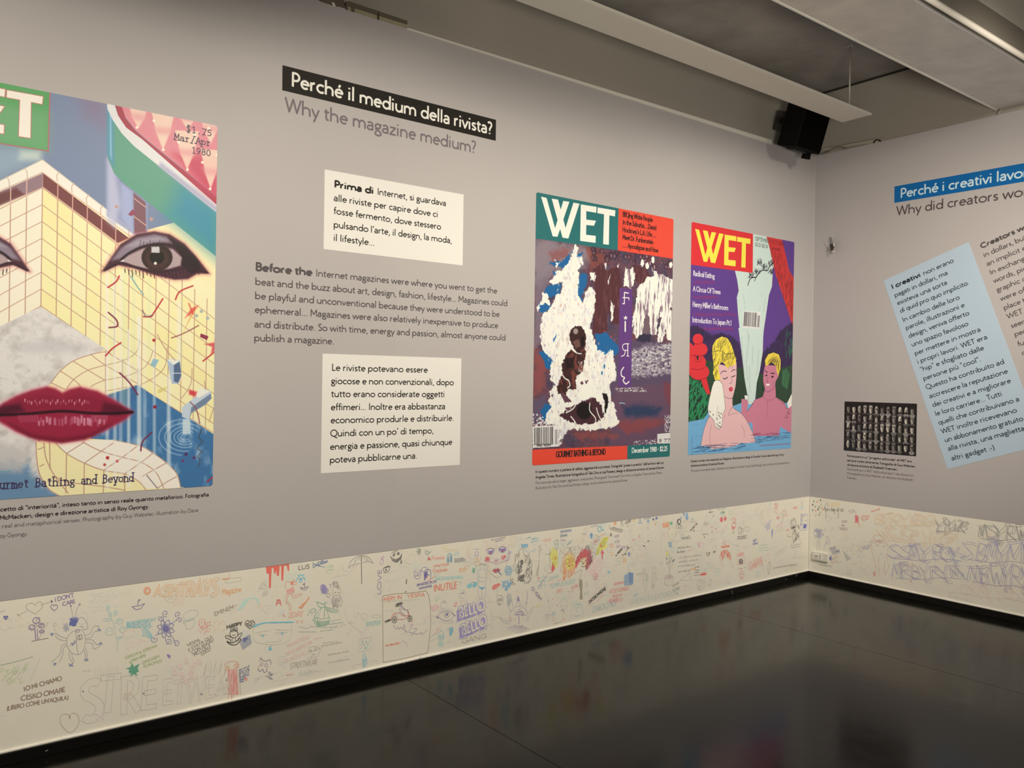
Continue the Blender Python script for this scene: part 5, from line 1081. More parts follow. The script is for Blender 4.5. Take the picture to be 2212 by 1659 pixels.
# speaker in the corner
yb = -0.115; c0 = at_plane(1677, 313, 1, yb)
sp = empty('loudspeaker', (c0[0], yb, c0[2]), (math.radians(17.5), 0, 0)); tag(sp, 'black box loudspeaker tilted down in the upper room corner behind the white panel', 'loudspeaker')
W_, D_, H_ = 0.32, 0.17, 0.31
bm_obj('cabinet', bx(0, W_, -D_, 0, 0, H_, 0.012, 3), M['spk'], sp)
bm_obj('front_grille', bx(0.015, W_ - .015, -D_ - .006, -D_, 0.015, H_ - .015, 0.004, 2), M['grille'], sp)
bm_obj('rear_bracket', bx(0.08, W_ - .08, 0.0, 0.05, 0.14, 0.24, 0.004, 1), M['bracket'], sp)
kb = bm_obj('clamp_knob', cyl((-.035, -.03, .16), (0.0, -.03, .16), .012, .016, 14), M['spk'], sp); tube_ = bm_obj('wing_bolt', bx(-.05, -.034, -.05, -.008, .145, .19, .004, 1), M['spk'], kb)
bm_obj('clamp_knob', cyl((W_ * .86, -D_ * .5, -.045), (W_ * .86, -D_ * .5, 0.0), .034, .030, 20), M['spk'], sp)
bm_obj('lower_bracket', bx(W_ * .30, W_ * .9, -.10, -.02, -.012, 0.0, 0.003, 1), M['bracket'], sp)
bm_obj('wall_mount', bx(W_ * .3, W_ * .7, 0.045, 0.145, 0.12, 0.26, 0.004, 1), M['bracket'], sp)
# cable trunk and loose cables above the right wall
tk = [RW.uz(1778, 327), RW.uz(1900, 307), RW.uz(1900, 300), RW.uz(1778, 322)]
bmq = bmesh.new(); v1 = [bmq.verts.new(RW.p3(u, z, 0.014)) for u, z in tk]; v0 = [bmq.verts.new(RW.p3(u, z, -0.011)) for u, z in tk]
bmq.faces.new(v1); bmq.faces.new(v0[::-1])
for i in range(4): bmq.faces.new((v1[i], v0[i], v0[(i + 1) % 4], v1[(i + 1) % 4]))
tag(bm_obj('cable_conduit', bmq, M['trunk']), 'beige cable conduit tapering along the top of the right wall beside the loudspeaker', 'cable trunk')
cpts = cr([RW.uz(1779, 333), RW.uz(1790, 330), RW.uz(1806, 321), RW.uz(1820, 318.5), RW.uz(1831, 323)], False, 6)
tag(bm_obj('loose_cable', tube([RW.p3(u, z, .022) for u, z in cpts], .0055, 8), M['cable'], smooth=True), 'grey cable looping over the wall top beside the loudspeaker', 'cable')
cpts = cr([RW.uz(1890, 310), RW.uz(1892, 305), RW.uz(1899, 303), RW.uz(1905, 306)], False, 6)
tag(bm_obj('loose_cable', tube([RW.p3(u, z, .016) for u, z in cpts], .0045, 8), M['spk'], smooth=True), 'short black cable end hooked over the top edge of the right wall', 'cable')
bm_obj('corner_bracket', tube([RW.p3(*RW.uz(2165, 238), .02), RW.p3(*RW.uz(2158, 248), .02)], .004, 6), M['alu'], bpy.data.objects['ceiling_beam'])
# cable tray on the top of the left wall
CR['N'] = (660, 0, 9.217)
def slabL(name, pts, d0, d1, mat, parent, crop='N'):
    q = [cw(LW, crop, *p_) for p_ in pts]; bmq = bmesh.new(); v1 = [bmq.verts.new(LW.p3(u, z, d1)) for u, z in q]; v0 = [bmq.verts.new(LW.p3(u, z, d0)) for u, z in q]; n = len(q)
    bmq.faces.new(v1); bmq.faces.new(v0[::-1])
    for i in range(n): bmq.faces.new((v1[i], v0[i], v0[(i + 1) % n], v1[(i + 1) % n]))
    bmesh.ops.recalc_face_normals(bmq, faces=bmq.faces); return bm_obj(name, bmq, mat, parent)
ty_ = empty('cable_tray'); tag(ty_, 'brown and yellowed cable tray lying along the top edge of the left wall', 'cable tray')
slabL('tray_cover', [(795, 40), (870, 45), (2010, 430), (2008, 490), (830, 122), (795, 110)], -0.011, 0.010, M['traybrown'], ty_)
slabL('tray_body', [(828, 122), (2008, 490), (2006, 568), (820, 202)], -0.011, 0.003, M['trayyellow'], ty_)
slabL('divider', [(1426, 250), (1442, 255), (1442, 402), (1426, 398)], 0.0035, 0.012, M['hole'], ty_)
slabL('post', [(905, 140), (962, 158), (962, 246), (905, 232)], 0.0032, 0.012, M['traybrown'], ty_)
slabL('post', [(790, 45), (826, 55), (822, 204), (785, 190)], 0.0032, 0.013, M['traybrown'], ty_)
pk = slabL('dark_opening', [(280, -30), (760, -30), (775, 150), (600, 130), (500, 100), (300, 35), (180, -30)], -0.009, 0.0022, M['traybrown'], bpy.data.objects['wall_left'])
slabL('torn_paper', [(515, 50), (560, 60), (590, 135), (545, 130)], 0.0022, 0.006, M['strip'], bpy.data.objects['wall_left'])

# bent steel clip with folded paper on the right wall
CR['Q'] = (1750, 500, 27.65)
hk = empty('wall_clip', RW.p3(*cw(RW, 'Q', 1250, 900), 0.0)); tag(hk, 'small bent metal clip with folded flaps sticking out of the right wall near the corner', 'wall clip')
def flap(name, pts, mat, th=0.0016):
    """pts: (zoom X, zoom Y, stand-off) ; thin folded plate"""
    vs = []
    for X, Y, dd in pts:
        px, py = 1750 + X / 27.65, 500 + Y / 27.65; vs.append(at_plane(px, py, 0, -dd))
    vs = [Vector(v) - Vector(hk.location) for v in vs]; nrm = (vs[1] - vs[0]).cross(vs[2] - vs[0]).normalized() * th
    bmq = bmesh.new(); a = [bmq.verts.new(v) for v in vs]; b = [bmq.verts.new(v + nrm) for v in vs]; n = len(vs)
    bmq.faces.new(a); bmq.faces.new(b[::-1])
    for i in range(n): bmq.faces.new((a[i], b[i], b[(i + 1) % n], a[(i + 1) % n]))
    bmesh.ops.recalc_face_normals(bmq, faces=bmq.faces); return bm_obj(name, bmq, mat, hk)
flap('upright_flap', [(1150, 310, .045), (1300, 380, .055), (1375, 740, .045), (1160, 740, .02)], M['steel'])
flap('folded_cup', [(1160, 745, .012), (1385, 745, .05), (1440, 900, .055), (1370, 1100, .045), (1240, 1200, .02), (1180, 900, .004)], M['bracket'])
flap('side_tab', [(1000, 960, .003), (1130, 930, .006), (1190, 1180, .01), (1000, 1210, .003)], M['steel'])
flap('paper_lip', [(1380, 690, .058), (1440, 740, .06), (1430, 890, .058), (1385, 890, .055)], M['trimwhite'])
flap('paper_lip', [(1290, 1120, .03), (1430, 1130, .045), (1470, 1270, .045), (1250, 1250, .02)], M['trimwhite'])
flap('lower_flap', [(1180, 1210, .004), (1260, 1260, .03), (1380, 1290, .05), (1170, 1350, .03)], M['steel'])

# power socket
u0_, z1_ = RW.uz(1759, 1189.6); u1_, z0_ = RW.uz(1786.5, 1215)
so = empty('power_socket', (0, -(u0_ + u1_) / 2, (z0_ + z1_) / 2)); tag(so, 'white plastic power socket low on the right wall beside the corner', 'power socket')
wS, hS = (u1_ - u0_) / 2 + .012, (z1_ - z0_) / 2 * .92
bm_obj('cover_plate', bx(-.017, 0, -wS, wS, -hS, hS, .004, 2), M['plastic'], so)
bm_obj('module_frame', bx(-.0185, -.016, -wS * .42, wS * .78, -hS * .62, hS * .62, .001, 1), M['trimwhite'], so)
sk_ = bm_obj('socket_face', cyl((-.021, wS * .38, 0), (-.0175, wS * .38, 0), hS * .52, n=24), M['plastic'], so)
for k in (-1, 0, 1): bm_obj('pin_hole', cyl((-.0222, wS * .38 + k * hS * .27, 0.002), (-.0195, wS * .38 + k * hS * .27, 0.002), hS * .085, n=12), M['hole'], sk_)
bm_obj('switch_slot', bx(-.0195, -.018, -wS * .12, -wS * .06, -hS * .42, hS * .42), M['hole'], so)

# ------------------------------------------------------------------ pen drawings on the white strip
_alb = alb
KA = [1.1]
def alb(c): return _alb(c, KA[0]) * 0.84 + np.array((0.84, 0.84, 0.80)) * 0.16
class Pen:
    def __init__(s, crop, surf=LW, seed=0): KA[0] = 1.75 if surf is RW else 1.1; s.k = crop; s.surf = surf; s.i = Ink(surf, 0.0006); s.r = random.Random(seed + 17)
    def _p(s, pts): return [cw(s.surf, s.k, *p) for p in pts]
    def s(s_, pts, col, w=2.4, sm=True, cl=False):
        w = w * 0.88
        q = s_._p(pts)
        if sm and len(q) > 2: q = cr(q, cl, 4)
        s_.i.line(q, w / 1000, alb(col), cl); return s_
    def f(s_, pts, col, sm=False):
        q = s_._p(pts); q = cr(q, True, 4) if sm else q
        s_.i.poly(q, alb(col), lift=-0.0003); return s_
    def e(s_, x, y, rx, ry, col, w=2.2, fill=None):
        pts = [(x + rx * math.cos(a * math.pi / 8), y + ry * math.sin(a * math.pi / 8)) for a in range(16)]
        if fill: s_.f(pts, fill)
        if col: s_.s(pts, col, w, True, True)
        return s_
    def h(s_, poly, col, n, ang=70, ln=30, w=1.8, spread=15):
        xs = [p[0] for p in poly]; ys = [p[1] for p in poly]; c = t = 0
        while c < n and t < n * 14:
            t += 1; x = s_.r.uniform(min(xs), max(xs)); y = s_.r.uniform(min(ys), max(ys)); ins = False
            for i in range(len(poly)):
                (ax, ay), (bx_, by) = poly[i], poly[(i + 1) % len(poly)]
                if (ay > y) != (by > y) and x < (bx_ - ax) * (y - ay) / (by - ay) + ax: ins = not ins
            if not ins: continue
            c += 1; a = math.radians(ang + s_.r.uniform(-spread, spread)); l = ln * s_.r.uniform(.5, 1.2) / 2
            s_.s([(x - math.cos(a) * l, y + math.sin(a) * l), (x + math.cos(a) * l, y - math.sin(a) * l)], col, w, False)
        return s_
    def t(s_, text, x0, y0, x1, y1, cap, col, w=2.4, outline=0, jit=.02, slant=0):
        p0, p1 = s_._p([(x0, y0), (x1, y1)]); q = s_._p([(x0, y0), (x0, y0 - cap)]); cm = abs(q[0][1] - q[1][1])
        if abs(x1 - x0) < abs(y1 - y0) * .6: cm = math.hypot(q[0][0] - q[1][0], q[0][1] - q[1][1])
        s_.i.text(text, p0, p1, cm, w / 1000, alb(col), jitter=jit, outline=outline * cm, slant=slant); return s_
    def scr(s_, x0, y0, x1, y1, amp, col, n=14, w=2.0):
        """illegible handwriting between two points"""
        pts = []
        for i in range(n * 2 + 1):
            k = i / (n * 2); pts.append((x0 + (x1 - x0) * k + s_.r.uniform(-1, 1) * amp * .25, y0 + (y1 - y0) * k + (amp if i % 2 else 0) * -s_.r.uniform(.4, 1.1)))
        j = 0
        while j < len(pts) - 3:
            m = s_.r.randint(4, 9); s_.s(pts[j:j + m], col, w); j += m
        return s_
    def blob(s_, x, y, rx, ry, col, n=26, w=2.2):
        """scribbled ball"""
        pts = [(x + rx * s_.r.uniform(-1, 1) * math.cos(i * 2.1), y + ry * s_.r.uniform(-1, 1)) for i in range(n)]
        return s_.s(pts, col, w)
    def heart(s_, x, y, r, col, w=2.2, fill=None):
        pts = [(x, y + r), (x - r, y), (x - r * .75, y - r * .7), (x - r * .25, y - r * .75), (x, y - r * .35), (x + r * .25, y - r * .75), (x + r * .75, y - r * .7), (x + r, y)]
        if fill: s_.f(pts, fill)
        else: s_.s(pts[:5], col, w); s_.s(pts[4:] + pts[:1], col, w)
        return s_
    def ok(s, name, label=None, kind=None):
        return s.i.done(name, M['ink'], wr if s.surf is RW else wl, label, kind=kind)
PC, DK_, BLK = (158, 151, 132), (112, 104, 94), (58, 52, 50)
VI, BLU, TE_, RD_, OR_, PK_, GN = (122, 100, 140), (62, 72, 140), (116, 164, 160), (200, 76, 70), (214, 140, 92), (214, 164, 150), (70, 140, 104)

p = Pen('1'); p.s([(355, 398), (300, 370), (262, 340), (265, 305), (300, 290), (330, 292), (350, 312)], PC); p.s([(348, 312), (370, 285), (405, 278), (425, 300), (415, 335), (355, 398)], PC); p.s([(185, 408), (270, 368)], PC); p.s([(405, 310), (505, 273)], PC); p.f([(505, 255), (530, 272), (508, 292)], (92, 74, 96)); p.s([(170, 398), (195, 420)], PC, 4)
p.ok('heart_drawing', 'grey pencil heart pierced by an arrow at the far left')
p = Pen('1'); p.t("I DON'T", 548, 277, 738, 228, 44, VI, 3); p.t('CARE', 622, 318, 752, 286, 38, VI, 3); p.heart(540, 332, 34, VI, 3); p.ok('words_drawing', 'purple words I DON\'T CARE with a small heart')
p = Pen('1'); p.heart(58, 434, 26, None, fill=(52, 66, 136)); p.s([(0, 380), (50, 360)], PC); p.ok('heart_drawing', 'small solid blue heart')
p = Pen('1')
for x, y, rx, ry in ((362, 462, 34, 30), (318, 530, 30, 24), (412, 512, 28, 20), (415, 572, 24, 14)): p.e(x, y, rx, ry, VI, 4); p.h([(x - rx, y - ry), (x + rx, y - ry), (x + rx, y + ry), (x - rx, y + ry)], (150, 118, 140), 8, 60, 30)
p.s([(345, 540), (352, 600), (356, 656)], VI, 4); p.s([(372, 540), (372, 600), (378, 652)], VI, 3); p.s([(480, 480), (430, 560), (385, 650)], (176, 160, 142), 3); p.s([(314, 670), (400, 652), (480, 638)], DK_, 3); p.ok('cross_flower_drawing', 'purple clover-headed cross planted on a line')
p = Pen('1'); g = (150, 146, 138)
p.s([(752, 556), (760, 640), (765, 720), (780, 800)], g); p.s([(752, 556), (820, 560), (850, 640), (846, 710), (820, 770), (780, 802), (720, 785), (675, 730), (664, 660), (690, 600), (752, 556)], g)
p.s([(722, 430), (716, 370), (705, 318)], g); p.s([(750, 430), (762, 360), (790, 305)], g); p.e(704, 316, 7, 7, VI, 3); p.e(792, 303, 7, 7, VI, 3)
for i in range(4): p.blob(735, 475, 48, 38, (58, 76, 146), 14, 4)
p.s([(775, 440), (820, 430), (850, 460), (872, 500), (868, 545), (835, 550), (820, 520), (790, 525)], g); 
for i in range(3): p.blob(655, 530, 40, 50, (160, 158, 158), 12, 2)
for q in ([(850, 610), (900, 590), (925, 530), (960, 515), (990, 525)], [(855, 640), (910, 625), (945, 570), (985, 570)], [(852, 655), (920, 655), (960, 700), (1010, 680)], [(855, 680), (915, 690), (935, 745), (1000, 710)], [(665, 640), (600, 620), (560, 590), (520, 600)], [(665, 665), (590, 650), (550, 615)], [(664, 690), (612, 715), (600, 790), (545, 850), (510, 875)], [(670, 712), (635, 730), (625, 800), (590, 880)], [(690, 770), (690, 830), (720, 880), (690, 915)], [(715, 785), (720, 830), (735, 860), (715, 910)], [(835, 760), (850, 810), (840, 860), (882, 858)], [(850, 735), (868, 800), (860, 850)]): p.s(q, g)
for x, y in ((508, 602), (990, 550), (545, 898), (705, 905), (1000, 690), (860, 850)): p.blob(x, y, 24, 16, (110, 120, 160), 10, 3)
p.h([(690, 700), (725, 680), (760, 655), (755, 680), (720, 712)], BLU, 12); p.s([(775, 610), (812, 605), (815, 645), (775, 650), (775, 610)], DK_); p.s([(790, 610), (795, 648)], DK_, 3); p.e(775, 565, 16, 14, VI)
for i in range(1): p.s([(530, 500), (545, 540), (550, 570)], (176, 176, 160)); p.e(545, 500, 18, 12, (176, 176, 160))
p.ok('beetle_drawing', 'pencil beetle figure with blue curly hair and six booted legs')
p = Pen('1'); tq = (160, 180, 162)
p.s([(1070, 325), (1100, 420), (1135, 500), (1150, 600), (1170, 680), (1160, 770)], tq)
for x, y, rx, ry in ((1075, 340, 14, 22), (1150, 385, 14, 24), (1070, 455, 40, 14), (1190, 470, 40, 26), (1085, 570, 36, 40), (1220, 550, 30, 34), (1190, 630, 34, 8), (1100, 400, 12, 24)): p.e(x, y, rx, ry, tq); p.h([(x - rx, y - ry), (x + rx, y - ry), (x + rx, y + ry), (x - rx, y + ry)], (178, 198, 186), 9, 20, 30, 2.4)
p.ok('plant_drawing', 'pale teal plant with roses and leaves')
p = Pen('1'); bt = (96, 84, 128); p.s([(1315, 325), (1380, 316), (1440, 292), (1400, 345), (1350, 355), (1315, 325)], bt, 3, False); p.s([(1370, 312), (1378, 258)], bt, 3); p.s([(1378, 252), (1398, 256), (1376, 276)], bt, 3, False); p.ok('boat_drawing', 'small violet sailing boat near the beetle')
p = Pen('1'); br = (134, 110, 90); p.t('IO MI CHIAMO', 240, 1168, 618, 1056, 46, br, 3.6, jit=.04); p.t('CESKO OMARE', 208, 1265, 652, 1170, 50, br, 3.8, jit=.04); p.t('(LIBERO COME UN’AQUILA)', 66, 1356, 680, 1246, 42, br, 3.2, jit=.05); p.ok('words_drawing', 'brown pen words IO MI CHIAMO CESKO OMARE in three lines')
p = Pen('2'); 
for ch, x0, y0, x1, y1, cp, ol in (('S', 60, 1590, 270, 1540, 390, .2), ('T', 215, 1500, 420, 1470, 360, .17), ('R', 440, 1500, 620, 1460, 350, .17), ('E', 620, 1460, 790, 1430, 300, .17), ('E', 830, 1410, 930, 1390, 230, .16), ('T', 930, 1405, 1050, 1385, 220, .17), ('W', 1050, 1385, 1240, 1350, 220, .15), ('E', 1235, 1345, 1340, 1320, 190, .17), ('A', 1340, 1320, 1420, 1305, 160, .15), ('R', 1420, 1310, 1480, 1300, 150, .15)):
    p.t(ch, x0, y0, x1, y1, cp, (180, 173, 154) if x0 < 800 else (192, 183, 165), 2.0, ol * .9, .015)
for i in range(16): x = 1215 + i * 16 - (i % 3) * 8; y = 1150 - (i % 4) * 18; p.s([(x, y), (x + 12, y - 50), (x + 24, y - 110)], (184, 178, 158), 1.8)
for i in range(9): x = 195 + i * 26; p.s([(x, 1140), (x + 8, 1060 - (i % 3) * 10)], (190, 184, 166), 1.8)
for x, y in ((85, 1282), (655, 1300), (1205, 1305), (1435, 1172)): p.blob(x, y, 12, 8, (120, 96, 120), 8, 3)
p.ok('words_drawing', 'large outlined pencil letters STREETWEAR along the bottom left')
p = Pen('1'); p.s([(700, 1440), (680, 1400), (630, 1395), (600, 1430), (605, 1490), (650, 1550), (700, 1580), (750, 1545), (785, 1480), (780, 1415), (740, 1385), (700, 1400), (690, 1445)], (166, 150, 122), 2.6); p.ok('heart_drawing', 'brownish pencil heart below the outlined letters')
p = Pen('1'); 
for i in range(34): x = p.r.uniform(-60, 250); y = p.r.uniform(940, 1100); p.s([(x, y), (x + p.r.uniform(20, 60), y - p.r.uniform(20, 70))], (176, 186, 140), 2.6)
p.s([(-20, 912), (160, 870), (325, 822)], (140, 160, 120), 3); p.s([(400, 830), (350, 950), (300, 1060)], (184, 182, 150), 2)
p.ok('green_scribble', 'green pencil hatching at the left edge')
p = Pen('2'); oo = (218, 170, 132)
for i, ch in enumerate('ASHTRAYS'): p.t(ch, 748 + i * 76, 388 - i * 1, 822 + i * 76, 386 - i, 100 + i * 9, oo, 2.4, .22, .01); p.t(ch, 748 + i * 76, 388 - i * 1, 822 + i * 76, 386 - i, 100 + i * 9, (226, 190, 152), 5, 0, .01)
for i in range(5): p.e(690 + i, 332, 32 - i * 4, 36 - i * 5, (222, 150, 112), 3)
p.t('Magazine', 1396, 372, 1580, 340, 60, (216, 150, 90), 2.6); p.s([(1395, 222), (1460, 220)], (210, 130, 70), 6); p.s([(1420, 215), (1580, 205), (1570, 240), (1430, 262), (1420, 215)], (180, 176, 156), 2.4, False); p.s([(1462, 218), (1468, 170)], (214, 140, 90), 2.4)
p.ok('words_drawing', 'orange bubble letters ASHTRAYS Magazine beside an ashtray')
p = Pen('2'); fb = (98, 92, 148)
for k in range(8):
    a = k * math.pi / 4 + .3; cx_, cy_ = 865 + 48 * math.cos(a), 690 + 50 * math.sin(a); p.s([(865, 690), (cx_ - 20 * math.sin(a), cy_ + 20 * math.cos(a)), (865 + 84 * math.cos(a), 690 + 88 * math.sin(a)), (cx_ + 20 * math.sin(a), cy_ - 20 * math.cos(a)), (865, 690)], fb, 3)
    p.s([(865 + 12 * math.cos(a), 690 + 12 * math.sin(a)), (865 + 50 * math.cos(a), 690 + 50 * math.sin(a))], (78, 80, 150), 4)
def spiral(p, x, y, r, col, a0, sgn=1, w=3): p.s([(x + r * (1 - i / 15) * math.cos(a0 + sgn * i * .62), y + r * (1 - i / 15) * math.sin(a0 + sgn * i * .62)) for i in range(14)], col, w)
for x, y, r, a in ((862, 545, 34, 1.2), (815, 590, 28, 0), (980, 555, 30, 2), (995, 610, 28, 3), (750, 790, 36, 5.8), (895, 815, 32, 3.4), (965, 830, 34, 3.6)): spiral(p, x, y, r, (120, 112, 150), a)
for q in ([(865, 690), (850, 640), (835, 575)], [(890, 650), (950, 620), (990, 580)], [(840, 720), (800, 740), (760, 750)], [(870, 720), (860, 780), (880, 840)], [(895, 730), (940, 790), (955, 850)]): p.s(q, (120, 112, 150), 3)
p.ok('flower_drawing', 'violet eight-petalled flower with spiral tendrils')
p = Pen('2', seed=3)
for j in range(7): p.scr(495, 635 + j * 8, 735 + (40 if j < 2 else 0), 590 + j * 16, 10, (128, 178, 176), 18, 2.6)
for j in range(6): p.s([(640, 700 + j * 12), (680, 690 + j * 14), (715, 720 + j * 12), (738, 760 + j * 4)], (130, 184, 190), 2.6)
p.ok('teal_scribble', 'teal handwriting above a small breaking wave')
p = Pen('2', seed=4)
for i in range(60): a = p.r.uniform(0, 6.28); r = p.r.uniform(10, 68); x, y = 1228 + r * math.cos(a), 665 + r * 1.1 * math.sin(a); p.s([(x - 4, y - 3), (x + 4, y + 4)], (226, 150, 136), 4, False)
for i in range(30): x, y = p.r.uniform(1310, 1440), p.r.uniform(610, 720); p.s([(x - 3, y - 3), (x + 3, y + 3)], (228, 184, 164), 4, False)
p.ok('dotted_heart_drawing', 'cluster of pale red dots left of the frog')
p = Pen('2'); p.t('EMINEM', 1325, 572, 1512, 500, 42, (128, 110, 96), 2.4); p.s([(1515, 480), (1535, 462)], DK_); p.ok('words_drawing', 'thin pencil capitals EMINEM')
p = Pen('2'); p.s([(1040, 600), (1030, 560), (1060, 530), (1110, 515), (1160, 515), (1165, 560), (1130, 590), (1140, 630), (1120, 665), (1100, 690), (1060, 690), (1050, 650), (1030, 640), (1040, 600)], (176, 174, 156)); p.t('Dialo', 1035, 640, 1130, 600, 26, (150, 168, 150)); p.ok('cloud_drawing', 'pencil speech cloud right of the violet flower')
p = Pen('2')
p.t('HAPPY', 1440, 692, 1585, 655, 34, BLK, 5.4, jit=.04)
p.e(1507, 738, 38, 38, BLK, 4); p.e(1490, 700, 15, 18, BLK, 3.6); p.e(1524, 697, 15, 18, BLK, 3.6); p.e(1490, 703, 3, 5, BLK, 3); p.e(1524, 700, 3, 5, BLK, 3); p.s([(1492, 745), (1507, 756), (1524, 742)], BLK, 3)
p.s([(1480, 770), (1436, 752), (1430, 775), (1475, 795), (1470, 825)], BLK, 4); p.s([(1535, 765), (1558, 738), (1580, 730), (1576, 752), (1550, 780), (1545, 810)], BLK, 4); p.s([(1440, 812), (1480, 840), (1530, 838), (1568, 800), (1560, 782), (1520, 812), (1470, 822), (1440, 806)], BLK, 5.4); p.s([(1490, 775), (1490, 810)], BLK, 3); p.s([(1520, 775), (1524, 808)], BLK, 3)
p.ok('frog_drawing', 'bold black frog on a rocker under the word HAPPY')
p = Pen('2'); p.heart(1658, 648, 44, BLK, 4); p.h([(1655, 620), (1690, 625), (1680, 665), (1650, 670)], DK_, 22, 45, 26, 2.4); p.t('X', 1625, 660, 1650, 655, 24, BLK, 4); p.ok('heart_drawing', 'black outlined heart half hatched beside the frog')
p = Pen('2')
for i in range(7): p.s([(1560 + i * 15, 800 - i * 9), (1592 + i * 13, 888 - i * 8)], (90, 106, 140), 2.6, False); p.s([(1560 + i * 5, 800 + i * 14), (1662 + i * 2, 744 + i * 12)], (90, 106, 140), 2.6, False)
p.blob(1615, 790, 24, 22, BLU, 16, 3); p.ok('grid_drawing', 'tilted blue squared patch below the frog')
p = Pen('2'); 
for tx, x0, y0, x1, y1 in (('VESPA', 1068, 862, 1190, 805), ('È STATA QUI', 1082, 908, 1305, 775), ('CON ANGELI', 1115, 930, 1322, 800), ('PICCOLI E', 1135, 952, 1292, 855), ('COCCI', 1205, 945, 1292, 888)): p.t(tx.replace('È', 'E'), x0, y0, x1, y1, 30, (128, 122, 110), 2.6, jit=.03)
p.ok('words_drawing', 'grey slanted handwriting VESPA E STATA QUI')
p = Pen('2'); p.f([(485, 1065), (530, 1052), (545, 1012), (562, 1048), (618, 1018), (600, 1062), (612, 1095), (585, 1105), (600, 1135), (560, 1118), (530, 1148), (535, 1112), (512, 1100), (522, 1075)], (58, 142, 108)); p.s([(520, 1000), (545, 1020), (560, 1040)], (110, 168, 100), 4)
for tx, x0, y0, x1, y1 in (('CERCHI IL JORDAN', 485, 980, 785, 858), ('WAS HERE', 540, 1005, 680, 945), ('ORSOGEN', 645, 1025, 810, 955), ('EUROPEO', 655, 1058, 832, 1000)): p.t(tx, x0, y0, x1, y1, 26, (156, 170, 116), 2.4, jit=.04)
p.ok('leaf_drawing', 'solid green leaf with green handwriting beside it')
p = Pen('2', seed=6); p.blob(892, 952, 18, 20, (128, 98, 160), 22, 4)
for x, y in ((1000, 1040), (1060, 990), (1130, 1020), (1180, 1000), (1020, 1130), (1110, 1080), (960, 1100), (1050, 1180), (1100, 1130)):
    for i in range(3): p.blob(x, y, 34, 34, (228, 190, 174), 8, 4)
p.ok('pink_scribble', 'pale pink blotchy patch left of the outlined letter W')
p = Pen('2'); p.f([(1448, 1075), (1535, 1060), (1556, 1312), (1450, 1312), (1455, 1200)], (226, 166, 150)); p.h([(1448, 1075), (1535, 1060), (1556, 1312), (1450, 1312)], (206, 120, 110), 46, 88, 90, 2.2, 4)
p.s([(1425, 1050), (1422, 1020), (1480, 995), (1540, 1005), (1555, 1040), (1530, 1062)], (206, 140, 110), 2.6); spiral(p, 1440, 1065, 26, (214, 150, 100), 5); spiral(p, 1530, 1040, 24, (214, 130, 120), 3); p.s([(1560, 1080), (1566, 1250), (1572, 1310)], PC)
p.ok('column_drawing', 'pink ionic column drawing')
p = Pen('2', seed=8)
for j in range(7): p.scr(1548 + j * 2, 1092 + j * 18, 1655 - (50 if j > 4 else 0), 1046 + j * 20 + (20 if j > 4 else 0), 14, (84, 92, 130), 9, 2.8)
p.blob(1622, 1160, 16, 18, (216, 110, 90), 10, 3); p.ok('blue_handwriting', 'dense blue handwriting right of the pink column')
p = Pen('2', seed=9)
for j in range(10): p.s([(1540 + j * 6, 520 - j * 3), (1600 + j * 8, 425 - j * 3), (1680 + j * 6, 395 + j * 2), (1720 + j * 3, 410 + j * 8)], (176, 204, 188), 3)
p.ok('dolphin_drawing', 'pale green arched dolphin')

p = Pen('3'); p.f([(480, 222), (750, 190), (748, 275), (735, 278), (725, 222), (692, 215), (682, 380), (668, 388), (662, 378), (660, 228), (645, 212), (635, 325), (622, 334), (610, 325), (605, 268), (592, 312), (580, 300), (575, 245), (555, 240), (548, 350), (545, 460), (534, 474), (524, 465), (522, 300), (508, 312), (496, 305), (490, 240)], (226, 76, 58)); p.ok('paint_drip_drawing', 'bright red dripping paint at the top of the strip')
p = Pen('3'); p.t('LUS', 850, 266, 980, 250, 50, (80, 72, 78), 3.4); p.ok('words_drawing', 'dark thin capitals LUS')
p = Pen('3', seed=11); p.t('DYLAN', 1015, 235, 1165, 190, 30, (80, 110, 136), 3); p.s([(1008, 180), (1060, 215), (1150, 232)], (80, 120, 150), 3); p.s([(1010, 245), (1090, 200), (1180, 175)], (80, 120, 150), 3); p.scr(1070, 185, 1180, 175, 26, (90, 110, 140), 8, 2.6); p.ok('words_drawing', 'crossed-out blue scribbled words near the top edge')
p = Pen('3'); p.e(1205, 252, 52, 50, (184, 196, 160)); p.scr(1165, 245, 1245, 230, 22, (150, 190, 130), 8); p.scr(1175, 275, 1240, 265, 22, (150, 190, 130), 8); p.s([(1290, 335), (1300, 270), (1330, 215), (1350, 205), (1345, 250), (1390, 280), (1430, 290), (1390, 320), (1230, 345)], (192, 188, 166)); p.ok('duck_drawing', 'faint green stamp and pencil duck')
p = Pen('3'); sk = (206, 130, 108)
p.s([(712, 470), (705, 430), (715, 400), (740, 398), (765, 400), (790, 390), (800, 375), (822, 392), (828, 425), (800, 430), (790, 460), (805, 500), (800, 520)], sk, 2.6); p.f([(715, 490), (795, 455), (808, 515), (770, 535), (725, 540)], (226, 150, 138)); p.blob(790, 410, 28, 18, (220, 100, 80), 12, 3)
for q in ([(725, 540), (712, 620), (740, 650), (755, 700), (748, 730)], [(745, 545), (725, 610), (770, 660), (772, 700), (752, 705)], [(770, 535), (800, 580), (850, 560), (890, 545), (885, 530), (840, 540), (810, 555), (800, 525)]): p.s(q, sk, 2.4)
p.ok('runner_drawing', 'red and pink running figure in a striped top')
p = Pen('3'); p.s([(872, 462), (915, 468), (966, 452), (940, 485), (900, 488), (872, 462)], (92, 86, 116), 3, False); p.s([(926, 460), (922, 408), (902, 430), (924, 432)], (92, 86, 116), 3, False); p.ok('boat_drawing', 'small dark sailing boat below the letters LUS')
p = Pen('3', seed=12)
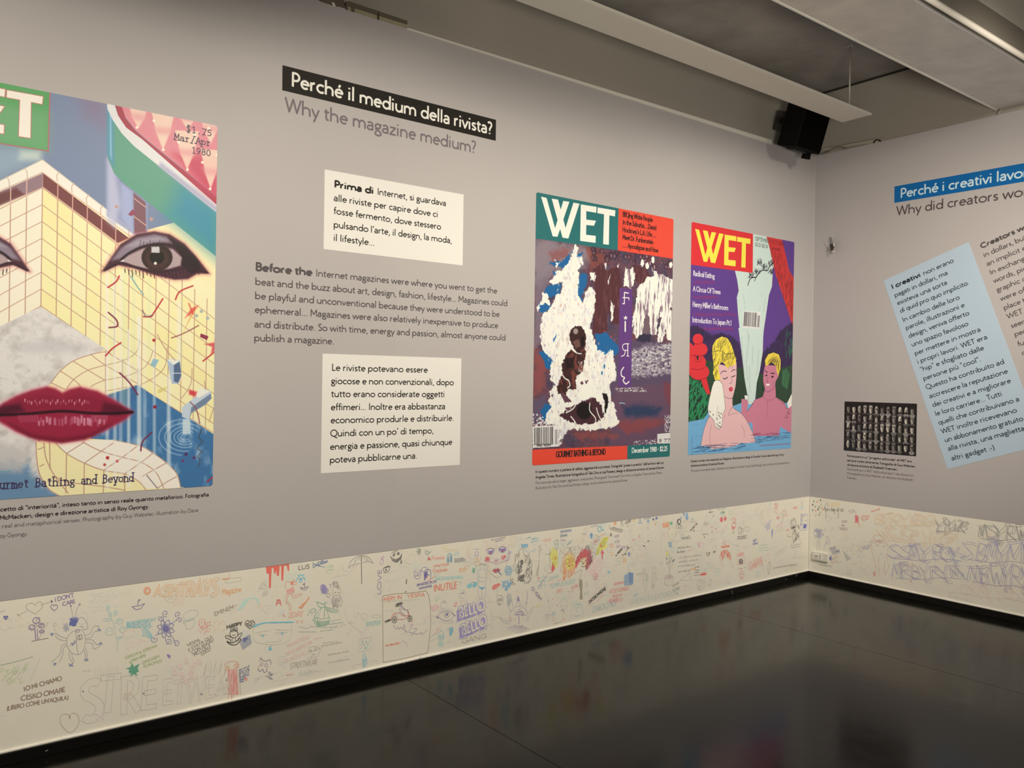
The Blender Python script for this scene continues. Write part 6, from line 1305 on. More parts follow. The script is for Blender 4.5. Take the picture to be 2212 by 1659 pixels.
for x0, y0, x1, y1 in ((842, 325, 920, 318), (840, 370, 870, 330), (925, 375, 900, 330), (865, 410, 868, 370), (890, 405, 888, 370)): p.s([(x0, y0), (x1, y1)], (126, 186, 196), 7, False)
p.heart(880, 366, 16, None, fill=(70, 150, 180)); p.s([(830, 390), (845, 345)], (126, 186, 196), 6, False); p.s([(930, 385), (920, 345)], (126, 186, 196), 6, False); p.ok('blue_figure_drawing', 'light blue little figure with a heart')
p = Pen('3', seed=13)
for i in range(4): p.blob(1140, 480, 52, 56, (134, 120, 166), 18, 3)
p.e(1188, 548, 18, 22, DK_); p.s([(1195, 430), (1215, 425), (1212, 470)], VI); p.ok('curly_head_drawing', 'purple curly-haired head')
p = Pen('3', seed=14); gg = (138, 130, 124)
p.e(1280, 500, 46, 54, gg); p.e(1265, 420, 28, 26, gg); p.h([(1240, 400), (1295, 400), (1310, 470), (1240, 470)], gg, 26, 80, 26, 2); p.s([(1260, 515), (1275, 518)], BLK, 3); p.s([(1292, 515), (1306, 516)], BLK, 3); p.s([(1245, 560), (1225, 620), (1250, 665)], gg); p.s([(1320, 555), (1345, 620), (1320, 680)], gg); p.h([(1240, 560), (1325, 560), (1330, 690), (1235, 690)], gg, 44, 85, 40, 2)
p.ok('girl_drawing', 'grey pencil girl with a topknot')
p = Pen('3', seed=15); um = (124, 118, 112)
p.s([(1416, 245), (1440, 170), (1490, 125), (1552, 104), (1620, 112), (1665, 150), (1690, 190)], um, 2.8); p.s([(1416, 245), (1450, 215), (1500, 200), (1560, 190), (1620, 165), (1690, 190)], um, 2.4); p.s([(1552, 104), (1500, 150), (1480, 205)], um, 2.2); p.s([(1552, 104), (1610, 130), (1640, 170)], um, 2.2); p.s([(1556, 104), (1562, 420)], BLK, 4, False); p.h([(1420, 245), (1500, 130), (1640, 120), (1680, 180), (1560, 190)], (170, 166, 152), 30, 60, 40)
p.ok('umbrella_drawing', 'pencil umbrella held on a thick black stick')
p = Pen('3'); gs = (106, 158, 124)
p.s([(1015, 820), (1050, 800), (1130, 815), (1200, 800), (1185, 870), (1100, 895), (1050, 880), (1015, 820)], gs, 3); p.s([(1030, 770), (1040, 830), (1090, 900)], gs, 4); p.s([(1060, 790), (1070, 850), (1110, 890)], gs, 3); p.s([(1152, 620), (1148, 700), (1140, 800)], gs, 4); p.s([(1045, 700), (1052, 780)], gs, 3); p.s([(1055, 620), (1090, 680), (1150, 680), (1130, 650), (1055, 620)], gs, 3.4); p.s([(1155, 680), (1240, 700), (1300, 720), (1270, 740), (1190, 725), (1155, 680)], gs, 3); p.s([(1050, 760), (1110, 690), (1070, 790)], gs); p.s([(1165, 700), (1200, 800)], gs); p.s([(980, 720), (1010, 700), (1045, 705), (1010, 745), (975, 730), (955, 780)], gs, 3); p.s([(1130, 640), (1180, 632)], gs)
for i in range(8): p.s([(1175 + i * 14, 690 + i * 4), (1190 + i * 12, 724 + i * 2)], gs, 2)
for i in range(7): p.s([(1060, 830 + i * 9), (1130, 842 + i * 8), (1195, 828 + i * 6)], gs, 1.8)
for q in ([(855, 900), (900, 905), (940, 920), (1000, 895)], [(850, 958), (1055, 958)], [(1095, 948), (1240, 934)], [(1225, 835), (1330, 818)], [(1120, 885), (1350, 850)], [(1095, 910), (1290, 902)], [(985, 895), (1090, 905)]): p.s(q, (140, 160, 140), 2.6)
p.ok('galleon_drawing', 'green pen sailing ship riding on wave lines')
p = Pen('3'); cy = (104, 176, 186)
for i in range(90): x = 345 + i * 5; y = 905 - 45 * math.sin(min(1, i / 34) * 1.57) - i * .08; p.s([(x - 14, y - p.r.uniform(-2, 10)), (x + 16, y - p.r.uniform(-4, 10))], cy, 4.4, False)
p.s([(350, 900), (355, 1050), (430, 1085), (560, 1105), (680, 1085), (755, 1040), (775, 940), (778, 880)], (176, 178, 156), 2.6)
for q in ([(370, 970), (450, 955), (520, 945)], [(585, 930), (680, 938), (755, 935)], [(400, 990), (500, 992)], [(610, 965), (730, 965)], [(490, 1078), (600, 1070), (665, 1058)]): p.s(q, (170, 170, 150), 2.4)
for x, y in ((455, 1002), (672, 978)): p.e(x, y, 14, 14, None, fill=cy)
p.f([(535, 1118), (560, 1150), (555, 1165), (515, 1166), (520, 1140)], cy); p.s([(545, 1110), (545, 1125)], DK_); p.ok('face_drawing', 'wide pencil face with a cyan fringe and cyan eyes')
p = Pen('3'); p.s([(604, 665), (616, 600), (645, 600), (658, 660)], RD_, 5, False); p.s([(610, 640), (650, 636)], RD_, 5); p.s([(608, 618), (650, 616)], RD_, 4); p.ok('letter_drawing', 'small red letter A')
p = Pen('3'); p.t('2DAY', 742, 802, 908, 778, 60, (212, 170, 146), 4, .12); p.s([(670, 775), (708, 785), (680, 755)], (212, 140, 120), 3); p.s([(828, 825), (845, 860), (858, 820)], (220, 150, 120), 3, False); p.s([(880, 825), (892, 860), (908, 820)], (220, 150, 120), 3, False)
p.t('via San', 862, 700, 935, 640, 30, (224, 140, 80), 3); p.t('bel bono', 890, 700, 982, 575, 26, (226, 130, 80), 3); p.ok('words_drawing', 'orange slanted words above the ship')
p = Pen('3', seed=16); pk = (222, 184, 166)
p.t('MI MAGLIGAN', 732, 1135, 975, 1030, 44, pk, 3.4, jit=.04); p.t('SIA LU ANIMO RA', 712, 1228, 1010, 1085, 44, pk, 3.4, jit=.04); p.t('MI ANCHE SC', 700, 1310, 945, 1210, 44, pk, 3.4, jit=.04); p.scr(1020, 1050, 1135, 1015, 14, (226, 170, 170), 10, 3)
p.ok('words_drawing', 'pink three-line handwriting with capitals')
p = Pen('3', seed=17); p.t('STREETWEAR', 760, 1372, 1062, 1325, 66, (150, 144, 128), 2.6, jit=.05); p.t('NASTY', 858, 1460, 1020, 1440, 60, (180, 184, 166), 2.4, jit=.05)
p.s([(960, 1170), (980, 1130), (1050, 1125), (1095, 1150), (1080, 1210), (1050, 1240), (990, 1235)], (170, 164, 146)); p.e(990, 1168, 14, 10, (150, 140, 130)); p.e(1045, 1155, 14, 10, (150, 140, 130)); p.s([(1000, 1218), (1020, 1210), (1040, 1216)], (150, 130, 120)); p.ok('words_drawing', 'grey scrawled STREETWEAR under a sketched face')
p = Pen('3', seed=18)
for y, a, b in ((1105, 1110, 1345), (1205, 1180, 1415), (1290, 1180, 1450)): p.scr(a, y + 20, b, y - 25, 18, (160, 152, 134), 16, 2.2)
p.scr(1130, 1090, 1325, 1065, 12, (166, 160, 146), 12, 2); p.scr(715, 1450, 800, 1432, 10, (206, 130, 120), 8, 2.6); p.ok('grey_handwriting', 'faint grey handwriting left of the JW box')
p = Pen('3'); dk = (96, 84, 112); p.s([(425, 1285), (430, 1248), (455, 1278), (505, 1285), (525, 1268), (545, 1295), (540, 1330)], dk, 3); p.s([(402, 1360), (405, 1390), (430, 1398), (450, 1375), (470, 1412), (500, 1395), (495, 1370)], dk, 3.4); p.e(440, 1318, 14, 20, (110, 90, 140)); p.e(492, 1330, 14, 18, (110, 90, 140)); p.e(415, 1345, 8, 8, (220, 150, 150)); p.e(510, 1355, 8, 8, (220, 150, 150)); p.t('Tie', 505, 1440, 560, 1450, 34, dk, 3); p.s([(495, 1450), (550, 1495)], dk, 3); p.s([(520, 1450), (565, 1490)], dk, 3)
p.ok('cat_drawing', 'dark violet cat head with pink cheeks')

p = Pen('4'); p.s([(182, 1250), (325, 1222), (318, 1365), (178, 1388), (182, 1250)], (176, 182, 166), 2.4, False); p.t('JW', 195, 1345, 305, 1325, 80, (166, 176, 164), 3.4); p.blob(262, 1345, 20, 10, (110, 186, 170), 10, 3); p.ok('initials_drawing', 'boxed initials JW')
p = Pen('4'); mm = (140, 184, 188); p.e(240, 1420, 16, 18, mm, 3); p.s([(235, 1440), (220, 1480), (230, 1560)], mm, 3); p.s([(255, 1440), (275, 1480), (270, 1550)], mm, 3); p.h([(225, 1450), (268, 1450), (268, 1550), (228, 1556)], mm, 26, 85, 40, 3); p.s([(108, 1545), (130, 1540), (130, 1575), (110, 1570), (110, 1545), (390, 1480), (385, 1530)], (190, 182, 160), 2, False); p.ok('surfer_drawing', 'pale blue man standing over a plank')
p = Pen('4'); p.t('LOVE', 428, 750, 436, 462, 46, (124, 106, 146), 3.4, jit=.01); p.s([(455, 320), (430, 340), (460, 370), (440, 410), (420, 400), (430, 360), (460, 335), (458, 312)], (176, 130, 170), 3); p.ok('words_drawing', 'violet upright word LOVE')
p = Pen('4'); p.f([(530, 310), (560, 340), (600, 352), (640, 330), (668, 280), (658, 350), (620, 388), (580, 388), (548, 360)], (88, 86, 82)); p.e(574, 306, 12, 18, None, fill=(92, 90, 86)); p.e(624, 290, 14, 18, None, fill=(92, 90, 86)); p.s([(540, 290), (575, 275), (600, 290), (650, 265)], DK_, 2); p.scr(560, 275, 620, 262, 16, DK_, 6); p.blob(655, 388, 12, 22, DK_, 12, 3); p.ok('grin_drawing', 'dark grinning moon face')
p = Pen('4'); p.s([(450, 462), (490, 435), (530, 432), (515, 480), (490, 500), (465, 495), (460, 465)], BLK, 3.4); p.s([(460, 450), (525, 433)], BLK, 5); p.e(487, 472, 7, 16, None, fill=BLK); p.ok('eye_drawing', 'small black eye')
p = Pen('4', seed=20); dg = (188, 188, 164)
p.s([(440, 720), (430, 600), (450, 540), (530, 500), (620, 470), (680, 430), (740, 450), (745, 520), (720, 560)], dg, 2.2); p.s([(460, 700), (470, 600), (520, 590), (530, 680), (500, 720)], dg, 2.2); p.s([(580, 600), (620, 570), (700, 550)], dg, 2.2); p.s([(690, 400), (740, 320), (800, 300), (790, 400), (700, 390)], dg, 2.2); p.s([(718, 575), (712, 630)], BLK, 6, False); p.s([(708, 705), (704, 728)], BLK, 5, False)
for i in range(3): p.blob(855, 270, 34, 40, (140, 146, 132), 12, 2)
p.s([(930, 245), (932, 290), (960, 300), (965, 270), (935, 262)], (120, 140, 130), 3.4); p.s([(960, 280), (995, 268)], (120, 140, 130), 3); p.ok('dog_outline_drawing', 'faint greenish dog outline with short black strokes')
p = Pen('4'); p.s([(805, 480), (802, 540), (830, 572), (862, 560), (876, 510), (872, 470), (855, 500), (830, 500), (805, 480)], (122, 104, 160), 3); p.s([(810, 525), (868, 515)], VI); p.scr(812, 545, 865, 538, 16, (150, 110, 150), 7, 2.4)
p.e(918, 470, 36, 28, (118, 104, 160), 3); p.s([(918, 590), (915, 500), (945, 468), (980, 475), (990, 520), (985, 580)], (92, 78, 150), 3.6); p.h([(918, 580), (918, 500), (945, 480), (950, 530), (930, 570)], (80, 66, 140), 22, 80, 40, 3.6); p.e(945, 520, 5, 5, BLU, 3); p.e(965, 528, 5, 5, BLU, 3); p.e(946, 550, 6, 5, RD_, 3)
p.t('@ANDREI PICAS', 832, 655, 1050, 612, 30, (116, 98, 150), 3); p.t('WWANNEL', 856, 694, 1005, 660, 26, (116, 98, 150), 3); p.s([(950, 600), (990, 570), (1035, 545)], RD_, 3); p.ok('cat_and_girl_drawing', 'purple cat mask and long-haired girl with speech bubble')
p = Pen('4'); p.t('INUTILE', 1018, 716, 1280, 680, 76, (226, 106, 82), 5.4, jit=.03); p.ok('words_drawing', 'orange-red capitals INUTILE')
p = Pen('4'); p.t('BAGNAMAMMA', 1035, 590, 1350, 572, 40, (146, 190, 180), 3.6, jit=.05); p.ok('words_drawing', 'pale teal capitals above the orange-red word')
p = Pen('4'); p.t('A Poesia', 950, 368, 1140, 348, 44, (218, 140, 124), 3); p.t('A', 950, 368, 985, 364, 36, (190, 60, 60), 5); p.t('cosmico', 1015, 440, 1190, 418, 34, (222, 132, 108), 3.4); p.t('Corporale', 1010, 500, 1172, 484, 38, (222, 132, 108), 3.4); p.ok('words_drawing', 'red handwritten words on three lines')
p = Pen('4', seed=21); p.s([(1175, 400), (1172, 320), (1198, 285), (1222, 310), (1225, 390)], (90, 150, 170), 4); p.h([(1172, 400), (1175, 310), (1222, 310), (1225, 390), (1205, 400), (1205, 330), (1190, 330), (1190, 400)], (90, 150, 170), 26, 85, 40, 3.4); p.e(1198, 350, 14, 22, (150, 120, 110)); p.e(1275, 290, 30, 20, (150, 190, 200)); p.scr(1250, 300, 1300, 288, 10, (140, 180, 200), 5)
for j in range(4): p.scr(1252, 352 + j * 13, 1362 + (j % 2) * 20, 340 + j * 12, 8, (96, 96, 120), 12, 2.6)
p.ok('blue_hooded_drawing', 'blue long-haired head beside lines of dark handwriting')
p = Pen('4', seed=22)
for j in range(3): p.scr(1090 + j * 10, 215 + j * 16, 1180, 195 + j * 18, 12, (226, 206, 150), 8, 2.4); p.scr(1150, 250 + j * 12, 1290, 235 + j * 12, 12, (226, 200, 160), 10, 2.4); p.scr(1305, 462 + j * 16, 1380 + j * 8, 454 + j * 17, 11, (226, 160, 110), 8, 3)
p.heart(1392, 442, 24, (224, 160, 110), 2.6); p.ok('yellow_handwriting', 'yellow and orange handwriting with a heart')
p = Pen('4'); p.f([(1388, 660), (1400, 635), (1440, 612), (1452, 640), (1445, 668), (1410, 680)], (122, 182, 180)); p.f([(1455, 640), (1475, 605), (1512, 612), (1505, 650), (1475, 672), (1455, 660)], (110, 176, 180)); p.s([(1440, 612), (1475, 606)], (90, 130, 140), 3); p.ok('goggles_drawing', 'teal filled swimming goggles')
p = Pen('4'); fg = (136, 156, 168); 
p.s([(1550, 440), (1545, 465), (1510, 485), (1508, 560), (1520, 600), (1525, 650), (1518, 720), (1528, 790)], fg); p.s([(1575, 440), (1580, 462), (1610, 480), (1616, 560), (1604, 610), (1600, 650), (1605, 720), (1585, 790)], fg); p.s([(1530, 545), (1560, 560), (1592, 545)], fg); p.s([(1535, 480), (1530, 590), (1600, 595), (1598, 500)], fg, 2); p.s([(1562, 690), (1560, 790)], fg); p.f([(1518, 658), (1560, 668), (1600, 660), (1570, 690), (1555, 692)], (70, 150, 190))
for i in range(8): a = -2.8 + i * .38; p.s([(1562 + 20 * math.cos(a), 428 + 16 * math.sin(a)), (1562 + 38 * math.cos(a), 428 + 32 * math.sin(a))], BLK, 2.4)
p.ok('swimmer_drawing', 'headless blue swimmer in bright trunks')
p = Pen('4'); p.e(1502, 380, 26, 42, (228, 170, 90), 3.4); p.e(1502, 372, 14, 22, (226, 150, 110)); p.s([(1500, 420), (1494, 460)], GN, 2.6); p.f([(1448, 480), (1465, 445), (1484, 460), (1480, 505), (1465, 512)], (84, 156, 116)); p.e(1502, 290, 20, 24, (160, 130, 170), 3); p.s([(1475, 240), (1530, 238)], (160, 130, 170), 3); p.scr(1482, 320, 1525, 318, 12, (160, 130, 170), 5)
p.s([(1370, 130), (1385, 200), (1400, 260), (1390, 340)], (218, 180, 160), 2.2); p.s([(1445, 135), (1430, 200), (1420, 260), (1440, 350)], (218, 180, 160), 2.2); p.s([(1400, 350), (1410, 280), (1422, 350)], (218, 180, 160), 2.2); p.ok('small_figures_drawing', 'orange-haired girl above a green leaf')
p = Pen('4'); fr_ = (138, 120, 96)
p.s([(447, 762), (600, 738), (760, 730), (935, 706), (965, 760), (985, 900), (988, 1090), (955, 1398)], fr_, 3.2, False); p.s([(447, 762), (450, 1000), (452, 1200), (454, 1508), (700, 1462), (955, 1398)], fr_, 3.2, False)
p.t('MERY IN', 458, 825, 665, 795, 46, (216, 116, 92), 3.4, jit=.03); p.t('VESPA', 722, 784, 918, 770, 44, (216, 116, 92), 3.4, jit=.03); p.s([(460, 835), (620, 815), (870, 800)], (176, 180, 156), 2)
rd = (204, 92, 84); p.e(580, 1030, 28, 34, BLK, 3.4); p.e(754, 1018, 24, 34, BLK, 3.4)
for k in range(4): a = k * .785; p.s([(580 - 26 * math.cos(a), 1030 - 32 * math.sin(a)), (580 + 26 * math.cos(a), 1030 + 32 * math.sin(a))], BLK, 2.4); p.s([(754 - 22 * math.cos(a), 1018 - 32 * math.sin(a)), (754 + 22 * math.cos(a), 1018 + 32 * math.sin(a))], BLK, 2.4)
p.s([(545, 1025), (560, 975), (600, 955), (640, 955), (680, 985), (740, 975), (725, 915)], rd, 3.6); p.s([(608, 1025), (680, 1025), (728, 1000), (748, 975)], rd, 3.6); p.s([(725, 915), (748, 1000)], (130, 70, 60), 4); p.e(588, 985, 18, 10, rd); p.s([(650, 860), (645, 930), (700, 985)], VI, 3); p.s([(655, 860), (690, 905), (725, 925)], VI, 3); p.s([(655, 862), (662, 900), (700, 920)], VI, 2.4)
p.h([(590, 850), (650, 838), (655, 858), (610, 882)], BLK, 20, 15, 40, 3.4); p.h([(470, 1050), (500, 1025), (545, 1025), (520, 1048), (475, 1062)], BLK, 20, 25, 40, 3); p.e(668, 862, 14, 18, (220, 206, 180))
p.ok('scooter_poster_drawing', 'ruled frame with a red scooter and rider titled MERY IN VESPA')
p = Pen('4', seed=23); sg = (146, 122, 146)
p.s([(570, 1090), (600, 1135), (620, 1110), (640, 1140), (655, 1110), (680, 1140), (690, 1080), (700, 1160), (715, 1150), (720, 1180)], sg, 3); p.s([(755, 1090), (785, 1092), (740, 1165), (790, 1180), (770, 1210)], sg, 3); p.s([(790, 1130), (830, 1130), (800, 1180), (850, 1190), (880, 1170), (890, 1195), (950, 1140)], sg, 3); p.scr(480, 1328, 640, 1300, 22, (214, 92, 82), 14, 3); p.s([(642, 1300), (665, 1272), (700, 1275), (722, 1310), (715, 1335)], (176, 160, 150)); p.ok('signature_drawing', 'violet signature inside the ruled frame')
p = Pen('4', seed=24); ev = (136, 118, 154)
p.s([(1065, 985), (1110, 950), (1170, 930), (1220, 950), (1260, 985)], ev, 3); p.s([(1065, 990), (1100, 1020), (1160, 1040), (1220, 1020), (1250, 975)], ev, 3); p.e(1168, 975, 30, 28, ev, 3); p.e(1168, 972, 14, 14, None, fill=(96, 84, 140))
for i in range(9): x = 1090 + i * 18; p.s([(x, 955 - 20 * math.sin(i / 8 * 3.1)), (x - 10 + i * 3, 920 - 24 * math.sin(i / 8 * 3.1))], (160, 148, 158), 2); p.s([(x, 1030 + 10 * math.sin(i / 8 * 3.1)), (x - 8 + i * 3, 1070 + 12 * math.sin(i / 8 * 3.1))], (166, 156, 160), 2)
p.s([(1065, 990), (1050, 1005), (1075, 1010)], BLU, 4); p.s([(1225, 960), (1270, 990)], VI, 4); p.ok('eye_drawing', 'large violet eye with lashes')
for nm, x0, y0, x1, y1 in (('upper', 1308, 1020, 1600, 915), ('lower', 1338, 1212, 1622, 1085)):
    p = Pen('4', seed=25); hv = (126, 112, 164)
    dx_, dy_ = -18, 26
    p.t('BELLO', x0 + dx_, y0 + dy_, x1 + dx_, y1 + dy_, 118, (150, 138, 184), 15, 0, 0); p.t('BELLO', x0, y0, x1, y1, 128, (214, 204, 180), 12, 0, 0); p.t('BELLO', x0, y0, x1, y1, 128, hv, 2.8, .22, 0)
    p.h([(x0 - 30, y0 + 40), (x0 - 25, y0 - 120), (x0, y0 - 120), (x0, y0), (x1, y1), (x1, y1 + 45)], hv, 60, 70, 30, 2.2)
    p.ok('block_letters_drawing', f'violet three-dimensional block letters BELLO, {nm} of the pair')
p = Pen('4'); p.t('GANG', 1332, 1300, 1612, 1235, 56, (140, 130, 124), 3, jit=0); p.ok('words_drawing', 'wide thin grey capitals GANG below the block letters')
p = Pen('4', seed=26)
p.e(1105, 1190, 28, 40, (140, 186, 180), 3); p.h([(1080, 1210), (1135, 1200), (1130, 1325), (1075, 1310)], (140, 186, 180), 30, 80, 50, 2.6); p.e(1215, 1150, 22, 36, (110, 150, 160), 3); p.h([(1195, 1120), (1240, 1115), (1235, 1190), (1200, 1200)], (100, 170, 180), 26, 85, 40, 3.4); p.heart(1172, 1140, 18, (186, 186, 176)); p.s([(1025, 1190), (1068, 1120), (1060, 1165), (1020, 1190)], (224, 170, 150), 3); p.scr(1165, 1285, 1215, 1275, 14, (160, 190, 170), 6)
p.e(1340, 745, 34, 46, (164, 178, 184)); p.e(1330, 735, 4, 4, BLU, 3); p.e(1352, 730, 4, 4, BLU, 3); p.s([(1060, 760), (1040, 790), (1050, 820), (1072, 790), (1078, 765)], (150, 180, 150), 3)
p.f([(985, 885), (1045, 862), (1075, 868), (1080, 895), (1020, 935), (1005, 915)], (230, 182, 172)); p.s([(985, 885), (1045, 862), (1080, 895), (1020, 935), (985, 885)], (218, 140, 140), 2.6, False); p.e(1130, 860, 36, 44, (170, 166, 154)); p.scr(1105, 850, 1160, 830, 14, (160, 160, 150), 7)
p.s([(1262, 835), (1250, 878), (1268, 880), (1278, 838), (1262, 835)], (210, 100, 100), 4, False); p.e(375, 990, 55, 16, (176, 178, 164)); 
for j in range(4): p.scr(262, 1105 - j * 14, 425, 1085 - j * 14, 14, (150, 186, 170), 12, 2.6)
p.ok('small_figures_drawing', 'pair of teal and blue small people left of the block letters')
p = Pen('3', seed=27); p.s([(1380, 690), (1375, 760), (1420, 850), (1500, 920), (1580, 968), (1610, 900), (1640, 790)], (190, 184, 162)); p.s([(1480, 880), (1400, 1000)], (190, 184, 162)); p.s([(1385, 985), (1430, 965)], (190, 184, 162)); p.s([(1480, 735), (1490, 800), (1520, 780), (1520, 740), (1560, 770)], (186, 184, 160)); p.ok('heart_drawing', 'large faint pencil heart pierced by an arrow')

# the painted woman's face and its neighbours
p = Pen('5', seed=30); ol = (164, 150, 150)
for i in range(26):
    x = 375 + i * 17; y0 = 260 - i * 3; p.s([(x, y0), (x + 18 * math.sin(i), y0 + 70), (x + 24 - i * 2, y0 + 150 + 20 * math.sin(i * 2))], (234, 196, 172), 2.6)
for q in ([(375, 265), (430, 340), (410, 460), (425, 600), (440, 700), (480, 830)], [(840, 190), (790, 300), (720, 340)], [(430, 560), (470, 660), (420, 740)]): p.s(q, (232, 184, 160), 3.4)
p.s([(410, 560), (430, 640), (480, 710), (540, 750), (590, 745), (650, 680), (680, 580), (700, 470), (700, 330)], ol, 2.6)
p.s([(425, 400), (470, 380), (522, 398)], (96, 78, 120), 4.4); p.s([(572, 385), (620, 360), (675, 378)], (96, 78, 120), 4.4)
for x, y in ((470, 440), (625, 415)):
    p.e(x, y, 34, 16, (100, 80, 140), 4); p.e(x, y + 2, 16, 13, None, fill=(150, 50, 80)); p.h([(x - 40, y - 28), (x + 44, y - 30), (x + 40, y - 8), (x - 36, y - 6)], (112, 96, 170), 20, 10, 34, 3)
p.e(430, 515, 30, 28, None, fill=(222, 110, 116)); p.e(635, 495, 30, 24, None, fill=(226, 130, 130)); p.h([(400, 490), (460, 490), (460, 545), (400, 545)], (200, 60, 80), 20, 60, 30, 3); p.h([(605, 475), (670, 475), (665, 520), (605, 520)], (206, 80, 92), 16, 60, 30, 3)
p.f([(520, 548), (545, 528), (568, 545), (545, 560)], (190, 50, 60)); p.s([(400, 540), (480, 560), (540, 580), (610, 565), (700, 530)], (160, 110, 140), 3); p.s([(480, 470), (520, 520), (545, 510), (590, 520), (640, 480)], (180, 160, 160), 2); p.h([(430, 520), (680, 500), (660, 560), (450, 560)], (190, 170, 176), 26, 20, 34, 2)
p.f([(490, 668), (520, 640), (545, 648), (570, 634), (600, 665), (560, 690), (530, 698)], (168, 44, 70)); p.s([(548, 660), (610, 718)], (90, 90, 130), 6); p.s([(530, 680), (560, 674)], (230, 140, 150), 2.4)
p.s([(545, 590), (540, 630)], (170, 150, 160), 2.4); p.s([(560, 330), (540, 400), (560, 440)], (210, 180, 166)); p.h([(660, 470), (735, 400), (720, 520), (670, 560)], (160, 140, 170), 26, 60, 34, 2.2)
p.ok('womans_face_drawing', 'coloured-pencil woman face with red cheeks and lips, pink hair streaming up')
p = Pen('5', seed=31); p.scr(470, 285, 660, 250, 22, (120, 100, 130), 16, 2.2); p.scr(530, 300, 640, 280, 18, (120, 100, 130), 10, 2.2); p.ok('violet_handwriting', 'violet handwriting across the woman forehead')
p = Pen('5', seed=32); fl2 = (112, 106, 98)
p.s([(760, 830), (725, 790), (735, 700), (770, 640), (760, 600), (790, 560), (785, 490), (800, 450), (820, 500), (840, 420), (870, 380), (890, 400), (900, 460), (935, 480), (965, 450), (970, 520), (1000, 560), (995, 640), (1000, 720), (985, 790), (930, 830)], fl2, 2.6)
p.h([(900, 470), (990, 470), (1005, 720), (960, 830), (900, 820), (930, 640)], (90, 86, 80), 70, 72, 46, 2.6); p.h([(790, 470), (840, 430), (850, 560), (800, 700), (780, 640)], fl2, 26, 72, 40, 2.2); p.e(872, 560, 20, 34, None, fill=(66, 64, 60)); p.h([(820, 600), (870, 590), (870, 690), (810, 720)], (80, 78, 72), 50, 60, 36, 3.4); p.h([(815, 740), (900, 720), (900, 800), (830, 800)], (66, 64, 60), 54, 50, 34, 3.6)
p.s([(725, 790), (760, 770), (745, 810), (790, 840), (740, 845), (760, 800), (720, 780)], fl2); p.ok('burning_figure_drawing', 'black-ink copy of a seated figure in flames')
p = Pen('5', seed=33); bb = (104, 160, 196)
for i in range(60): a = p.r.uniform(0, 6.28); r0 = p.r.uniform(8, 40); r1 = r0 + p.r.uniform(10, 46); p.s([(672 + r0 * math.cos(a), 850 + r0 * 1.1 * math.sin(a)), (672 + r1 * math.cos(a), 850 + r1 * 1.2 * math.sin(a))], bb, 4, False)
for r in (12, 20, 30, 42): p.e(700, 665, r, r * 1.3, bb, 3.4)
for i in range(6): a = i * 1.05; p.e(700 + 36 * math.cos(a), 665 + 46 * math.sin(a), 18, 20, (130, 172, 200), 2.6)
p.ok('blue_flowers_drawing', 'blue bursting flowers under the woman face')
p = Pen('5', seed=34); p.f([(488, 880), (520, 845), (590, 825), (600, 850), (550, 900), (500, 918)], (226, 110, 100)); p.s([(545, 900), (540, 960), (552, 970), (570, 890)], (170, 186, 170), 3); p.ok('lolly_drawing', 'red flag-like patch on a pale stick')
p = Pen('5', seed=35)
for i in range(3): p.blob(905, 350, 48, 26, (120, 170, 200), 14, 3)
p.e(880, 355, 14, 14, None, fill=(80, 140, 190)); p.e(940, 345, 14, 14, None, fill=(80, 140, 190)); p.e(1040, 285, 60, 44, (160, 190, 190)); p.scr(1000, 275, 1080, 262, 20, (130, 170, 176), 9, 2.6); p.scr(1000, 305, 1080, 292, 18, (130, 170, 176), 9, 2.6); p.scr(925, 262, 1000, 240, 16, (100, 160, 150), 8, 2.6)
p.s([(900, 380), (950, 430), (1010, 410), (1040, 385), (1040, 420), (1015, 408)], (140, 170, 180), 2.6); p.ok('blue_creature_drawing', 'blue big-eyed creature with a speech bubble')
p = Pen('5', seed=36)
for j in range(2): p.scr(1075 - j * 22, 740, 1095 - j * 14, 532 + j * 90, 10, (110, 106, 96), 22, 2.6)
p.s([(1088, 345), (1098, 400), (1095, 500), (1108, 400), (1138, 400), (1110, 385), (1112, 350), (1088, 345)], (156, 156, 140), 2.4); p.ok('upright_handwriting', 'upright column of tiny dark handwriting')
p = Pen('5', seed=37)
for x0, y0, x1, y1 in ((1130, 285, 1250, 258), (1160, 300, 1235, 280)): p.scr(x0, y0, x1, y1, 14, (222, 150, 140), 10, 2.4)
for j in range(2):
    for i in range(8 - j * 3): p.s([(1370 + i * 18, 190 + j * 52 - i * 3), (1376 + i * 18, 150 + j * 54 - i * 2)], (96, 112, 140), 6, False); p.s([(1364 + i * 18, 172 + j * 52 - i * 3), (1382 + i * 18, 165 + j * 54 - i * 2)], (96, 112, 140), 3, False)
for i in range(6): p.s([(1440 + i * 8, 345 - i * 3), (1520 - i * 6, 265 + i * 12)], (150, 156, 144), 2.2)
p.s([(1292, 290), (1330, 272), (1332, 318), (1300, 325), (1292, 290)], DK_, 3); p.s([(1300, 335), (1335, 330), (1328, 390), (1300, 385), (1300, 335)], DK_, 3); p.scr(1370, 280, 1430, 290, 16, VI, 6, 2.4); p.ok('blue_runes_drawing', 'two rows of blue rune-like marks')
p = Pen('5', seed=38)
